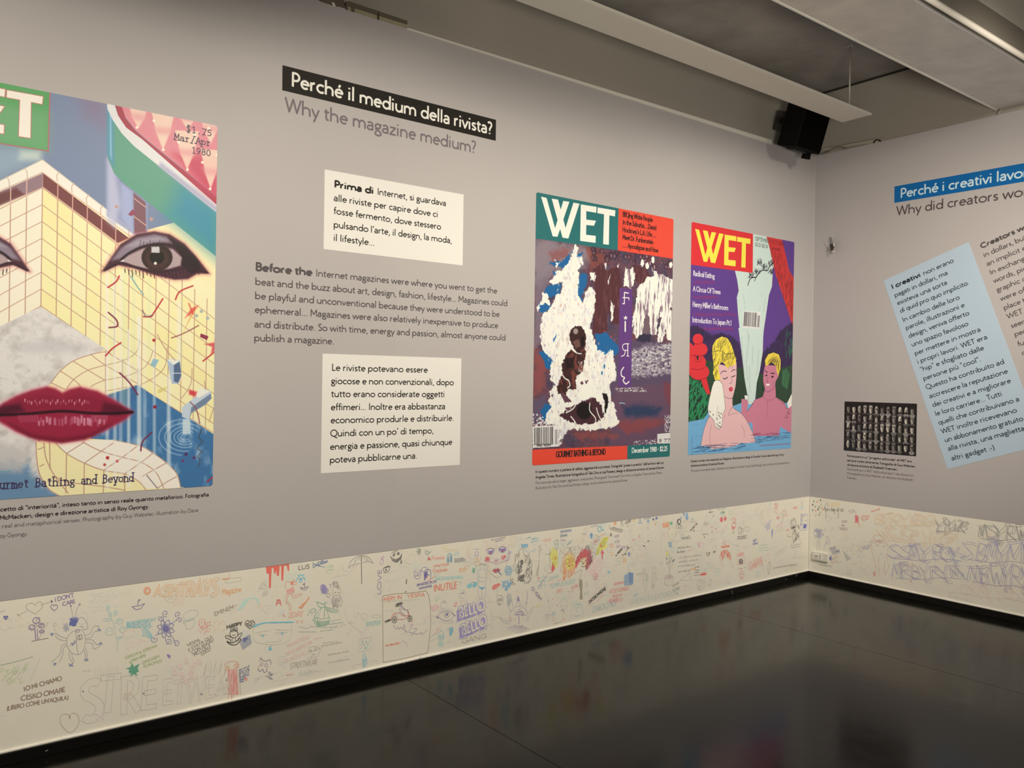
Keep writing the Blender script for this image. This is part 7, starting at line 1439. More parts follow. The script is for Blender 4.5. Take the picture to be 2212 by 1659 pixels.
p.f([(1245, 420), (1262, 365), (1275, 360), (1280, 440), (1300, 380), (1315, 400), (1330, 450), (1340, 520), (1332, 600), (1300, 642), (1262, 600), (1250, 530), (1228, 480)], (222, 208, 96)); p.h([(1245, 420), (1262, 365), (1315, 400), (1340, 520), (1300, 642), (1262, 600)], (176, 170, 70), 40, 75, 40, 2.4); p.e(1300, 510, 18, 24, None, fill=(224, 150, 74)); p.f([(1262, 565), (1290, 600), (1298, 640), (1262, 690), (1248, 660)], (206, 70, 76)); p.s([(1228, 480), (1245, 420)], (120, 130, 60), 3); p.s([(1225, 385), (1235, 640)], DK_, 2, False); p.ok('yellow_hand_drawing', 'yellow-green hand with an orange palm and red wrist, left of the lion')
p = Pen('5'); p.t('KOREN', 1352, 475, 1655, 440, 100, (168, 160, 140), 3.4, jit=.02); p.t('C', 1362, 710, 1440, 690, 130, (166, 160, 140), 3, jit=0); p.s([(1200, 700), (1262, 690)], DK_, 2.6); p.s([(1170, 460), (1240, 450)], DK_, 2.2); p.ok('words_drawing', 'large pencil capitals KOREN behind the lion')
p = Pen('5', seed=39)
p.f([(1395, 520), (1430, 450), (1490, 420), (1550, 480), (1560, 580), (1545, 700), (1500, 720), (1470, 690), (1430, 720), (1400, 760), (1385, 650)], (234, 186, 142), True); p.h([(1385, 560), (1430, 450), (1550, 480), (1560, 600), (1550, 710), (1500, 740), (1400, 770)], (226, 130, 80), 90, 80, 60, 2.8, 20); p.f([(1430, 540), (1455, 480), (1500, 465), (1545, 500), (1550, 580), (1520, 640), (1480, 660), (1440, 620)], (226, 208, 90), True)
p.e(1458, 545, 22, 28, (110, 110, 60), 3); p.e(1512, 535, 22, 26, (110, 110, 60), 3); p.e(1480, 612, 9, 8, None, fill=(80, 80, 50)); p.s([(1430, 580), (1480, 600), (1540, 590)], (120, 120, 60), 2.4); p.s([(1380, 510), (1440, 470), (1490, 370), (1500, 440), (1560, 480)], (120, 100, 70), 2.6); p.f([(1400, 760), (1440, 730), (1420, 790), (1395, 790)], (230, 130, 70)); p.ok('lion_drawing', 'orange-maned yellow lion face')
p = Pen('5', seed=40)
p.f([(1565, 640), (1560, 560), (1600, 470), (1650, 400), (1720, 390), (1760, 470), (1770, 560), (1730, 600), (1700, 660), (1660, 560), (1610, 560)], (206, 92, 88), True); p.h([(1560, 640), (1560, 540), (1640, 390), (1750, 400), (1780, 560), (1700, 650), (1680, 520), (1600, 540)], (176, 44, 66), 110, 65, 60, 3.2, 25); p.f([(1690, 350), (1720, 335), (1742, 360), (1740, 420), (1700, 410), (1680, 380)], (150, 146, 136)); p.h([(1740, 400), (1775, 500), (1740, 620), (1700, 600)], (100, 84, 100), 40, 70, 60, 3); p.f([(1625, 520), (1700, 505), (1690, 590), (1660, 610), (1630, 580)], (240, 200, 150), True); p.s([(1620, 560), (1640, 545), (1660, 565)], BLK, 3); p.e(1656, 578, 10, 10, None, fill=(70, 50, 90)); p.s([(1635, 605), (1660, 620), (1690, 600)], BLK, 2.6)
p.s([(1700, 600), (1690, 670)], DK_, 2.6); p.s([(1560, 700), (1640, 660), (1600, 800)], DK_, 2.4); p.ok('red_haired_face_drawing', 'crimson shaggy-haired face beside the lion')
p = Pen('5', seed=41); sm = (230, 176, 150)
p.s([(1590, 330), (1592, 270), (1610, 210), (1660, 180), (1705, 210), (1712, 290), (1690, 350), (1650, 380), (1610, 360), (1590, 330)], sm, 2.8)
for i in range(3): p.blob(1650, 260, 50, 60, (234, 196, 174), 12, 2)
p.s([(1655, 195), (1690, 205)], BLK, 2.6); p.scr(1660, 150, 1735, 130, 26, (236, 190, 160), 8, 3); p.ok('salmon_head_drawing', 'salmon-outlined head above the red-haired face')
p = Pen('5'); p.t('TEMPUS FUGIT', 1225, 898, 1562, 822, 56, (150, 180, 168), 3.6, jit=.03); p.t('OHHH!', 1215, 798, 1345, 756, 46, (160, 184, 172), 3.2, jit=.03); p.ok('words_drawing', 'grey-green capitals TEMPUS FUGIT')
p = Pen('5', seed=42); p.t('GIO', 1318, 958, 1392, 935, 46, (222, 130, 110), 3); p.t('Lila', 1512, 905, 1592, 868, 44, (216, 90, 86), 3); p.s([(1325, 792), (1375, 782)], (226, 140, 100), 3); p.ok('words_drawing', 'red names in small letters under the lion')
p = Pen('5', seed=43)
p.s([(1080, 895), (1140, 800), (1200, 730)], (80, 84, 140), 4); p.s([(1110, 740), (1120, 900)], (150, 180, 180), 2.6); p.s([(1150, 720), (1170, 900)], (150, 180, 180), 2.6); p.s([(1060, 800), (1230, 800)], (150, 180, 180), 2.6); p.s([(1070, 855), (1200, 850)], (150, 180, 180), 2.6); p.t('X', 1070, 778, 1100, 776, 26, (220, 90, 90), 3); p.e(1150, 760, 20, 22, (150, 180, 180)); p.ok('noughts_and_crosses_drawing', 'teal noughts and crosses grid struck through in blue')
p = Pen('5'); p.t('OI YEAH!', 985, 900, 1112, 1060, 44, (110, 92, 130), 3.4, jit=.02); p.ok('words_drawing', 'violet words OI YEAH! running downhill')
p = Pen('5', seed=44); hp = (162, 150, 164)
for q in ([(740, 1330), (720, 1230), (760, 1160), (830, 1120), (900, 1150), (950, 1230), (930, 1330)], [(735, 1320), (660, 1310), (590, 1260), (640, 1330), (720, 1350)], [(740, 1200), (700, 1120), (690, 1010), (715, 960), (745, 1040), (760, 1150)], [(790, 1140), (810, 1050), (825, 990), (845, 1060), (860, 1130)], [(900, 1150), (930, 1060), (948, 920), (940, 1060), (925, 1170)], [(945, 1220), (985, 1180), (1020, 1120), (990, 1220), (945, 1300)]): p.s(q, hp, 2.6)
p.f([(812, 1040), (825, 985), (842, 1040), (835, 1062), (820, 1062)], (132, 112, 164)); p.s([(760, 1240), (840, 1170), (925, 1240)], (140, 120, 160), 2.6); p.s([(790, 1240), (820, 1200), (870, 1200), (890, 1240), (840, 1225), (790, 1240)], (112, 96, 150), 4); p.s([(830, 1230), (838, 1290), (830, 1360)], (112, 96, 150), 4)
for i in range(26): a = 2.9 - i * .1; p.s([(830 + 40 * math.cos(a), 1355 + 20 * abs(math.sin(a))), (830 + (110 + 60 * abs(math.sin(i))) * math.cos(a), 1370 + 100 * abs(math.sin(a)))], (170, 160, 164), 2)
for i in range(24): x = p.r.uniform(690, 1000); y = p.r.uniform(1000, 1300); p.s([(x, y), (x + 4, y - 12)], (130, 116, 140), 2.6)
p.ok('henna_hand_drawing', 'violet henna-patterned raised hand with a mushroom in its palm')
p = Pen('5', seed=45)
p.s([(555, 1000), (570, 985), (610, 985), (630, 1010), (625, 1080), (585, 1108), (555, 1070), (555, 1000)], (130, 126, 130), 2.8); p.e(575, 1050, 8, 12, BLK, 2.6); p.e(605, 1048, 8, 12, BLK, 2.6); p.e(585, 1092, 8, 8, None, fill=BLK); p.scr(560, 1040, 625, 1030, 22, (130, 126, 130), 7); p.h([(680, 980), (735, 970), (740, 1080), (690, 1130)], (150, 156, 156), 40, 75, 50, 2.2); p.scr(765, 940, 840, 930, 16, (230, 196, 160), 8); p.scr(775, 965, 850, 955, 16, (230, 196, 160), 8); p.e(900, 945, 30, 30, (230, 190, 150)); p.scr(1040, 1150, 1135, 1110, 40, (234, 200, 150), 9, 3)
p.s([(440, 970), (450, 1060), (500, 1080), (475, 1180), (500, 1250), (590, 1260), (510, 1300), (480, 1380), (510, 1420), (480, 1500)], (196, 190, 170), 2); p.ok('mask_drawing', 'small dark tribal mask and pencil curves right of the block letters')
p = Pen('5', seed=46); p.f([(1608, 800), (1630, 768), (1648, 800), (1652, 860), (1645, 930), (1652, 1035), (1628, 1040), (1612, 1030), (1620, 930), (1604, 850)], (150, 140, 110)); p.s([(1620, 780), (1622, 900), (1630, 1030)], (120, 110, 80), 2.6); p.t('5', 1675, 880, 1722, 870, 56, (170, 176, 150), 4); p.t('M1', 1668, 990, 1740, 970, 50, (180, 184, 160), 3.4); p.ok('cactus_drawing', 'tall olive-brown cactus column')
p = Pen('5', seed=47)
p.s([(1510, 1290), (1505, 1180), (1530, 1110), (1590, 1095), (1640, 1120), (1660, 1200), (1662, 1260)], (160, 186, 184), 2.8)
for i in range(5): p.s([(1510 + i * 32, 1105 - (i % 2) * 10), (1495 + i * 38, 1058)], (160, 186, 184), 2.4)
p.e(1570, 1120, 24, 26, (150, 180, 184)); p.e(1612, 1118, 22, 26, (150, 180, 184)); p.s([(1580, 1150), (1570, 1190), (1595, 1195)], (150, 180, 184)); p.s([(1535, 1240), (1580, 1255), (1630, 1235)], (150, 180, 184)); p.scr(1550, 1255, 1620, 1240, 12, (160, 186, 184), 6); p.ok('goofy_face_drawing', 'pale blue spiky goofy face near the baseboard')
p = Pen('5', seed=48)
p.s([(1150, 920), (1200, 1000), (1210, 1080), (1240, 1200), (1215, 1280), (1190, 1380)], (190, 184, 166), 2); p.s([(1320, 1130), (1360, 1070), (1430, 1020), (1500, 920), (1480, 1010), (1440, 1100)], (190, 182, 166), 2)
for x, y in ((1212, 1050), (1270, 1030), (1325, 1110), (1475, 935), (1490, 1000), (1520, 925), (1450, 1125)): p.s([(x - 8, y - 8), (x + 8, y + 6)], (206, 120, 104), 3)
p.s([(1250, 1250), (1270, 1200), (1300, 1215), (1255, 1255)], (90, 150, 170), 3); p.s([(1370, 1180), (1400, 1170), (1410, 1210)], (110, 110, 140), 4); p.e(1285, 1290, 18, 22, (226, 150, 110)); p.e(1405, 1295, 16, 16, (226, 130, 110)); p.s([(1175, 1225), (1225, 1230), (1200, 1290), (1175, 1225)], (170, 166, 150), 2.4, False); p.scr(1280, 1355, 1380, 1325, 10, DK_, 9); p.ok('dotted_animal_drawing', 'faint join-the-dots animal with red marks')

# towards the corner
p = Pen('6', seed=50)
p.f([(325, 670), (360, 560), (400, 470), (450, 405), (470, 420), (500, 405), (520, 430), (500, 480), (450, 540), (480, 530), (512, 520), (480, 580), (420, 600), (370, 670), (345, 690)], (222, 212, 92)); p.h([(325, 670), (400, 470), (480, 405), (520, 430), (450, 550), (370, 670)], (170, 168, 60), 60, 55, 60, 2.2); p.e(404, 545, 22, 26, None, fill=(200, 130, 60)); p.ok('yellow_hand_drawing', 'bright yellow hand stretching up, right of the red-haired face')
p = Pen('6', seed=51); p.f([(392, 660), (420, 600), (452, 660), (432, 662), (430, 745), (412, 745), (412, 665)], (206, 70, 84)); p.ok('arrow_drawing', 'crimson arrow pointing up')
p = Pen('6', seed=52); p.f([(200, 830), (240, 770), (330, 740), (410, 720), (440, 780), (430, 880), (380, 970), (330, 1030), (260, 1020), (210, 950), (190, 880)], (236, 196, 178), True); p.h([(200, 830), (330, 740), (430, 730), (430, 880), (330, 1030), (210, 950)], (228, 172, 156), 60, 60, 60, 2.4); p.e(322, 1008, 32, 44, (214, 90, 80), 4); p.e(322, 1004, 8, 14, None, fill=(130, 60, 60)); p.ok('balloon_drawing', 'pale pink hatched balloon shape ending in a red target')
p = Pen('6', seed=53)
for x, y, rx, ry in ((328, 460, 36, 76), (265, 540, 34, 48), (310, 620, 36, 44), (270, 700, 50, 50), (360, 440, 24, 40)): p.e(x, y, rx, ry, (150, 144, 134), 2.6); p.e(x, y + 10, rx * .4, ry * .4, (160, 154, 144))
p.e(320, 482, 16, 24, None, fill=(206, 76, 76)); p.e(258, 395, 24, 46, None, fill=(130, 164, 196)); p.s([(258, 360), (258, 430)], (70, 90, 130), 4, False); p.s([(243, 382), (274, 380)], (70, 90, 130), 4, False); p.f([(388, 370), (452, 362), (445, 395), (395, 405)], (238, 176, 130)); p.ok('bubbles_drawing', 'grey bubbles with a red centre and a blue oval with a cross')
p = Pen('6', seed=54)
for i in range(12): x = 545 + i * 14; y = 290 + i * 4; p.s([(x, y + 20), (x + 36, y - 26)], (92, 90, 84), 3.4, False)
p.s([(530, 240), (540, 290), (600, 270), (640, 290), (720, 300)], (92, 90, 84), 3); p.f([(545, 345), (570, 395), (572, 420), (553, 385), (530, 415), (540, 370)], (90, 74, 64)); p.ok('calligraphy_drawing', 'black slanted calligraphy strokes near the top edge')
p = Pen('6'); p.t('ADB', 605, 430, 670, 415, 40, (160, 130, 160), 3); p.t('FH', 610, 515, 680, 495, 40, (160, 130, 160), 3); p.t('RP', 630, 585, 690, 570, 44, (160, 130, 160), 3); p.t('DDO', 700, 590, 778, 580, 34, (160, 130, 160), 3); p.ok('letters_drawing', 'violet pairs of capital letters ADB FH RP')
p = Pen('6'); p.f([(790, 530), (812, 572), (858, 566), (812, 590), (768, 642), (795, 585)], (66, 62, 60)); p.f([(1020, 532), (1068, 548), (1050, 565)], (66, 62, 60)); p.f([(1092, 470), (1128, 468), (1108, 490)], (66, 62, 60)); p.t('KRDKM', 655, 675, 722, 600, 30, BLK, 4.4); p.t('T.R.', 722, 712, 792, 668, 32, BLK, 4); p.e(822, 672, 14, 26, BLU, 3); p.e(630, 690, 12, 12, None, fill=BLK); p.ok('black_marks_drawing', 'black star splinters and small black tags')
p = Pen('6'); p.t('DATEROMADAJE', 232, 1412, 480, 1192, 52, BLK, 5, jit=.02); p.s([(200, 1390), (300, 1240), (450, 1105), (480, 1200), (380, 1330), (240, 1435), (215, 1400)], (222, 170, 160), 3); p.s([(348, 1368), (438, 1275)], (222, 120, 110), 3); p.ok('words_drawing', 'black slanted capitals ringed in pink near the baseboard')
p = Pen('6'); p.t('ZANIOLO NO!', 268, 1545, 632, 1440, 92, (152, 176, 172), 3.4, jit=.03); p.ok('words_drawing', 'blue-green capitals ZANIOLO NO!')
p = Pen('6'); p.t('LA ROMA SI E IL FEYENOORD', 838, 1428, 1560, 1262, 72, (170, 186, 172), 3, jit=.03); p.ok('words_drawing', 'faint green capitals LA ROMA SI E IL FEYENOORD')
p = Pen('6'); lr = (212, 128, 122)
for tx, x0, y0, x1, y1, cp in (('ARTISTICO', 595, 1138, 748, 1105, 34), ('LICEO DEPERO', 528, 1255, 820, 1208, 56), ('2022-23', 570, 1322, 716, 1292, 40), ('ROVERETO', 520, 1398, 720, 1372, 52)): p.t(tx, x0, y0, x1, y1, cp, lr, 3.6, jit=.03)
p.ok('words_drawing', 'red four-line school name LICEO DEPERO ROVERETO')
p = Pen('6'); p.f([(748, 990), (822, 940), (832, 1105), (748, 1145)], (146, 172, 196)); p.f([(822, 940), (886, 950), (882, 1110), (832, 1105)], (110, 140, 180)); 
for i in range(10): p.s([(750, 1005 + i * 14), (826, 960 + i * 14.5)], (90, 116, 150), 2, False); p.s([(826, 958 + i * 14), (884, 964 + i * 14)], (90, 116, 150), 2, False)
p.s([(822, 940), (830, 1105)], (60, 80, 120), 3, False); p.s([(812, 835), (820, 940)], (150, 156, 150), 2.6); p.f([(748, 1145), (832, 1105), (882, 1110), (860, 1135)], (130, 150, 160)); p.ok('tower_block_drawing', 'blue tower block with an aerial')
p = Pen('6'); mn = (158, 152, 132)
p.e(1048, 905, 18, 28, mn); p.s([(1050, 935), (1000, 955), (932, 968)], mn); p.s([(1040, 965), (990, 975), (935, 980)], mn); p.s([(1040, 965), (1030, 1080), (1040, 1160)], mn); p.s([(1072, 945), (1098, 1000), (1108, 1040), (1085, 1080)], mn); p.s([(1075, 960), (1085, 1080), (1062, 1235)], mn); p.s([(1055, 950), (1060, 1060)], mn); p.h([(1072, 980), (1100, 1000), (1095, 1060), (1075, 1060)], (150, 170, 170), 10)
p.e(1198, 915, 26, 48, mn); p.s([(1185, 962), (1160, 1030), (1170, 1110), (1162, 1190)], mn); p.s([(1210, 965), (1225, 1020), (1245, 1045), (1215, 1070)], mn); p.s([(1205, 1000), (1200, 1110), (1190, 1190)], mn); p.h([(1162, 1130), (1195, 1125), (1190, 1190), (1160, 1190)], mn, 14); p.ok('two_men_drawing', 'two pencil men, one pointing at the tower block')
p = Pen('6'); p.s([(1360, 1000), (1358, 1110), (1390, 1136), (1440, 1135), (1468, 1110), (1475, 1000)], (150, 146, 136), 2.6); p.e(1415, 1010, 58, 32, (150, 140, 136), 2.6); p.h([(1365, 1000), (1465, 995), (1455, 1030), (1375, 1035)], (190, 160, 160), 26, 30, 30, 2.2); p.s([(1422, 1020), (1425, 900), (1415, 840), (1395, 780)], (140, 140, 126), 2.6); p.s([(1422, 940), (1445, 860), (1490, 780)], (140, 140, 126), 2.6); p.s([(1416, 840), (1425, 760), (1400, 690)], (140, 140, 126), 2.4)
for q in ([(1370, 712), (1392, 740), (1388, 760), (1372, 740)], [(1375, 785), (1398, 812), (1385, 818)], [(1422, 755), (1440, 790), (1430, 815)], [(1462, 790), (1475, 755), (1506, 738), (1490, 780)], [(1418, 690), (1432, 650), (1426, 695)]): p.f(q, (96, 106, 112))
p.e(1390, 662, 20, 34, (190, 180, 90), 2.6, fill=(226, 216, 120)); p.e(1452, 735, 12, 18, (160, 150, 110)); p.e(1422, 1005, 8, 14, None, fill=(120, 60, 100)); p.ok('potted_plant_drawing', 'potted plant with dark leaves and one yellow flower')
p = Pen('6', seed=55)
for q in ([(830, 205), (820, 300), (840, 400), (900, 450), (960, 420), (1000, 300), (1020, 210)], [(760, 300), (770, 420), (850, 500), (880, 620)], [(1040, 240), (1020, 400), (1050, 500), (1150, 480), (1200, 420)], [(1190, 170), (1250, 200), (1290, 260), (1265, 330)], [(1300, 300), (1310, 450), (1290, 560), (1310, 680)], [(860, 620), (870, 760), (920, 860), (930, 800), (900, 700)], [(1080, 560), (1090, 700), (1080, 800)], [(920, 650), (980, 700), (1040, 700), (1060, 600)], [(920, 700), (1000, 800), (1050, 740), (1060, 640)], [(950, 560), (990, 530), (1020, 560), (990, 610), (950, 600), (950, 560)], [(970, 560), (995, 560), (980, 600)]): p.s(q, (190, 184, 164), 2.2)
p.e(910, 510, 16, 34, (180, 174, 154)); p.e(985, 450, 16, 28, (180, 174, 154)); p.s([(868, 465), (910, 455)], (220, 110, 100), 6, False); p.s([(960, 420), (988, 385)], (220, 110, 100), 6, False); p.s([(1205, 245), (1228, 195)], (226, 110, 80), 6, False); p.s([(1100, 265), (1108, 300)], DK_, 3); p.ok('big_faces_drawing', 'large faint pencil portrait outlines with red dashes')
p = Pen('6', seed=56)
for x, y, rx, ry, cc in ((612, 210, 20, 26, (230, 160, 100)), (895, 160, 20, 24, (236, 186, 130)), (558, 540, 28, 34, (238, 180, 150)), (572, 672, 18, 28, (228, 190, 140)), (1182, 150, 13, 14, (60, 90, 120)), (1230, 134, 14, 18, (60, 90, 160)), (1106, 182, 18, 22, (110, 150, 200)), (432, 310, 10, 14, (90, 170, 170)), (1450, 210, 22, 22, (90, 170, 120)), (520, 940, 24, 18, (140, 180, 200)), (1820, 545, 30, 44, (204, 206, 196)), (820, 670, 16, 28, (150, 150, 180))): p.e(x, y, rx, ry, cc, 2.6, fill=cc)
p.f([(730, 725), (775, 715), (790, 795), (740, 820)], (240, 192, 150)); p.s([(740, 745), (775, 738)], (230, 140, 90), 3); p.s([(742, 775), (780, 765)], (230, 140, 90), 3); p.s([(735, 735), (745, 812)], (230, 140, 90), 3); p.e(380, 295, 26, 40, (80, 160, 170), 6); p.s([(712, 175), (700, 260), (712, 180), (735, 258)], DK_, 3, False); p.e(712, 180, 14, 12, DK_); p.s([(760, 220), (765, 190), (850, 150), (848, 185), (770, 222)], DK_, 3, False); p.h([(770, 215), (765, 190), (848, 152), (846, 182)], DK_, 20, 70, 26, 3); p.e(797, 250, 5, 12, None, fill=BLK)
p.f([(1320, 210), (1400, 180), (1425, 200), (1400, 240), (1440, 320), (1380, 260), (1330, 290)], (238, 170, 130)); p.h([(1320, 210), (1400, 180), (1430, 240), (1330, 290)], (226, 120, 80), 20, 50, 40, 3)
for i in range(4): p.blob(1345, 380, 44, 60, (238, 196, 176), 8, 3)
p.s([(960, 210), (985, 150), (1010, 205), (960, 210)], (80, 130, 160), 4, False); p.s([(980, 120), (985, 150)], (60, 100, 130), 4); p.scr(1040, 145, 1155, 125, 14, (100, 120, 140), 11, 2.6); p.s([(1045, 160), (1140, 140)], (130, 140, 140), 2.6); p.scr(245, 270, 370, 240, 18, (120, 140, 140), 11, 2.6); p.scr(380, 240, 480, 225, 22, (180, 200, 190), 9, 2.4); p.ok('spots_and_stamps', 'scatter of small coloured spots and stamps along the top')
p = Pen('6', seed=57); p.e(1468, 362, 58, 98, (188, 176, 130), 2.6, fill=(226, 214, 176)); p.e(1464, 362, 14, 32, (190, 180, 140)); p.s([(1400, 240), (1430, 300)], (230, 140, 130), 3); p.s([(1520, 460), (1540, 540)], (190, 186, 160)); p.ok('egg_drawing', 'pale yellow ringed oval like a fried egg')
p = Pen('6', seed=58)
for i in range(3): p.blob(1428, 525, 32, 46, (110, 156, 192), 16, 3)
p.s([(1440, 570), (1470, 650), (1490, 570), (1450, 560)], (160, 190, 180), 3); p.t('S', 1415, 545, 1445, 540, 50, (190, 190, 90), 4); p.ok('blue_rose_drawing', 'blue scribbled rose above the plant')
p = Pen('6', seed=59)
p.e(1567, 185, 30, 40, BLK, 3, fill=(90, 84, 82)); p.e(1572, 185, 14, 26, None, fill=(214, 206, 190)); p.s([(1525, 225), (1600, 240), (1610, 280), (1540, 285), (1525, 225)], DK_, 3); p.e(1575, 255, 20, 18, DK_, 3)
for i in range(3): p.blob(1680, 110, 34, 54, (120, 160, 196), 14, 3)
for x, y in ((1634, 74), (1596, 125)): p.blob(x, y, 16, 22, (90, 130, 180), 12, 3.4)
p.s([(1730, 315), (1745, 325), (1842, 222), (1828, 205), (1730, 315)], DK_, 3, False); p.h([(1735, 315), (1828, 210), (1840, 222), (1748, 322)], DK_, 26, 130, 20, 3); p.s([(1780, 310), (1800, 320), (1785, 335)], BLK, 4)
p.s([(1550, 200), (1555, 330), (1885, 320), (1890, 260)], (200, 190, 160), 2, False); p.s([(1630, 180), (1730, 182)], (226, 160, 130), 3); p.s([(1660, 210), (1662, 300), (1680, 210)], (226, 180, 150), 2.4)
for i in range(14): x = p.r.uniform(1750, 1810); y = p.r.uniform(140, 190); p.s([(x, y), (x + 5, y + 8)], (150, 120, 80), 3.4, False)
p.ok('astronaut_drawing', 'black-haired little head with blue splashes beside it')
p = Pen('6', seed=60)
for j, (a, b) in enumerate(((1600, 1740), (1545, 1750), (1540, 1660), (1560, 1900), (1560, 1850), (1550, 1840), (1550, 1740))): yy = (455, 590, 655, 735, 800, 865, 945)[j]; p.scr(a, yy, b, yy - (b - a) * .12, 26, (110, 108, 104), 14, 2.6)
p.scr(1620, 445, 1740, 395, 18, (110, 108, 116), 10, 2.4); p.scr(1700, 625, 1805, 605, 16, (226, 150, 140), 8, 2.6); p.e(1618, 398, 20, 26, (100, 110, 140)); p.e(1890, 530, 40, 44, (236, 176, 176), 3.4); p.ok('black_handwriting', 'six lines of black handwriting right of the plant')
p = Pen('6', seed=61); p.f([(1745, 895), (1820, 872), (1820, 888), (1755, 912)], (224, 150, 84)); p.f([(1870, 978), (1910, 955), (1950, 945), (1985, 960), (1960, 985), (1900, 992)], (212, 84, 84)); p.s([(1790, 990), (1872, 978)], DK_, 3.4)
for y in (915, 950, 870): p.scr(1805, y, 1865, y - 6, 12, BLK, 6, 3.4)
p.s([(1580, 1062), (1640, 1010), (1700, 985), (1720, 940), (1730, 1000), (1745, 1045), (1690, 1058), (1580, 1062)], (160, 156, 140), 2.4); p.ok('lipstick_drawing', 'red-tipped and orange pen sketches beside a paper bird')
p = Pen('6', seed=62)
for tx, x0, y0, x1, y1, cc in (('XXX', 1470, 1170, 1575, 1105, (130, 124, 120)), ('SCRE', 1470, 1240, 1580, 1185, (130, 124, 120)), ('X', 1530, 1280, 1560, 1275, (170, 120, 120))): p.t(tx, x0, y0, x1, y1, 36, cc, 3, jit=.05)
p.s([(1640, 1240), (1665, 1130), (1710, 1170), (1740, 1250)], (196, 186, 170)); p.s([(1645, 1160), (1665, 1135)], (216, 110, 100), 4); p.s([(1900, 1210), (1850, 1180), (1850, 1100), (1890, 1060), (1905, 1120), (1930, 1060), (1960, 1090), (1950, 1160), (1900, 1210)], (160, 156, 144), 2.4); p.e(1885, 1150, 8, 12, DK_); p.s([(880, 1310), (905, 1270), (950, 1262), (905, 1300), (940, 1295)], (140, 180, 200), 3.4); p.ok('small_marks_drawing', 'crossed marks and pencil heart near the baseboard')

p = Pen('7', seed=70)
p.s([(556, 345), (548, 400)], GN, 2.6); p.s([(562, 340), (598, 395)], GN, 2.6); p.f([(515, 348), (545, 305), (592, 310), (590, 335), (550, 340)], (96, 146, 110)); p.e(543, 432, 22, 34, (190, 60, 70), 2.6, fill=(212, 92, 96)); p.e(598, 418, 18, 28, (190, 60, 70), 2.6, fill=(212, 92, 96)); p.ok('cherries_drawing', 'pair of red cherries with green leaves')
p = Pen('7', seed=71); p.scr(485, 292, 625, 270, 26, (140, 156, 130), 12, 2.6); p.e(672, 322, 26, 26, (150, 180, 170), 3); p.s([(672, 350), (678, 430)], (150, 180, 150), 2.6); p.s([(375, 270), (382, 345)], BLK, 3.4); p.s([(345, 325), (420, 315)], BLK, 4); p.s([(330, 340), (280, 470), (235, 655)], (150, 148, 136), 2.6); p.ok('dagger_and_rose_drawing', 'small black dagger and pale green rose')
p = Pen('7', seed=72); p.s([(705, 455), (700, 420), (725, 408), (735, 450), (748, 415), (742, 470), (700, 490), (698, 540), (722, 575), (750, 540), (752, 490), (715, 470)], (216, 100, 92), 4); p.f([(700, 530), (745, 540), (720, 580), (702, 575)], (216, 110, 100)); p.ok('bow_drawing', 'red ribbon bow with a smiling shape')
p = Pen('7', seed=73); p.s([(800, 600), (790, 560), (820, 535), (840, 560), (865, 570), (868, 605), (840, 630), (805, 630), (800, 600)], DK_, 3); p.s([(812, 560), (838, 565)], BLK, 3); p.s([(840, 575), (845, 620)], BLK, 5); p.s([(815, 630), (805, 665)], BLK, 4); p.heart(925, 570, 42, (150, 146, 136), 2.6)
for y in (690, 718): p.scr(780, y + 8, 915, y - 12, 12, BLK, 12, 4)
p.ok('small_frog_drawing', 'little dark frog with a heart and black caption')
p = Pen('7', seed=74); og = (230, 110, 84)
for q in ([(525, 1060), (520, 970), (560, 910), (600, 890), (640, 910), (680, 960), (690, 1040)], [(560, 1030), (550, 950), (590, 1000), (600, 910), (640, 1000), (650, 930), (665, 1040)]): p.s(q, og, 4)
p.h([(525, 1050), (540, 900), (660, 900), (685, 1040), (620, 960)], og, 46, 80, 60, 3.6); p.f([(535, 832), (660, 812), (665, 840), (540, 858)], og); p.s([(600, 770), (602, 850)], og, 8, False)
for i in range(3): p.blob(600, 770, 60, 70, (238, 190, 170), 8, 3)
p.ok('burning_cross_drawing', 'orange-red cross above red flames')
p = Pen('7', seed=75); p.f([(782, 985), (870, 975), (868, 920), (785, 950)], (232, 160, 150)); p.s([(782, 1100), (782, 960), (830, 925), (875, 935), (885, 1080)], (222, 140, 134), 3); p.e(832, 1058, 32, 44, None, fill=(96, 86, 92)); p.s([(832, 1015), (834, 1102)], (214, 190, 180), 3); p.s([(780, 1105), (890, 1085)], (214, 90, 84), 3); p.s([(818, 1168), (855, 1160)], (206, 80, 76), 5); p.s([(785, 1180), (800, 1160), (800, 1185)], DK_); p.s([(880, 1150), (900, 1140), (898, 1160)], DK_); p.e(843, 1260, 34, 66, (218, 120, 112), 3); p.s([(812, 1250), (875, 1245)], (218, 120, 112), 3); p.f([(815, 1285), (872, 1280), (845, 1325)], (232, 160, 150)); p.s([(822, 1210), (822, 1240), (838, 1240), (840, 1210)], (218, 120, 112), 2.6); p.ok('ladybird_drawing', 'red-outlined beetle and mask stack')
p = Pen('7', seed=76); p.t('GAPPE', 950, 1190, 1165, 1100, 118, (218, 134, 124), 3.2, .2, .01); p.s([(1200, 1050), (1205, 980), (1250, 945), (1270, 960), (1235, 1030), (1200, 1060)], (222, 150, 140), 3); p.ok('words_drawing', 'pink outlined bubble letters GAPPE')
p = Pen('7', seed=77); p.s([(1728, 355), (1830, 350), (1822, 585), (1722, 592), (1728, 355)], (110, 116, 176), 3, False)
for i in range(4): p.blob(1785, 530, 32, 32, (70, 78, 160), 16, 4)
p.s([(1765, 375), (1785, 382), (1800, 372)], BLU, 4); p.s([(1785, 440), (1815, 442)], BLU, 4); p.h([(1728, 360), (1760, 360), (1755, 520), (1725, 520)], BLU, 26, 70, 26, 2.6); p.ok('blue_box_drawing', 'blue ballpoint rectangle beside the corner')
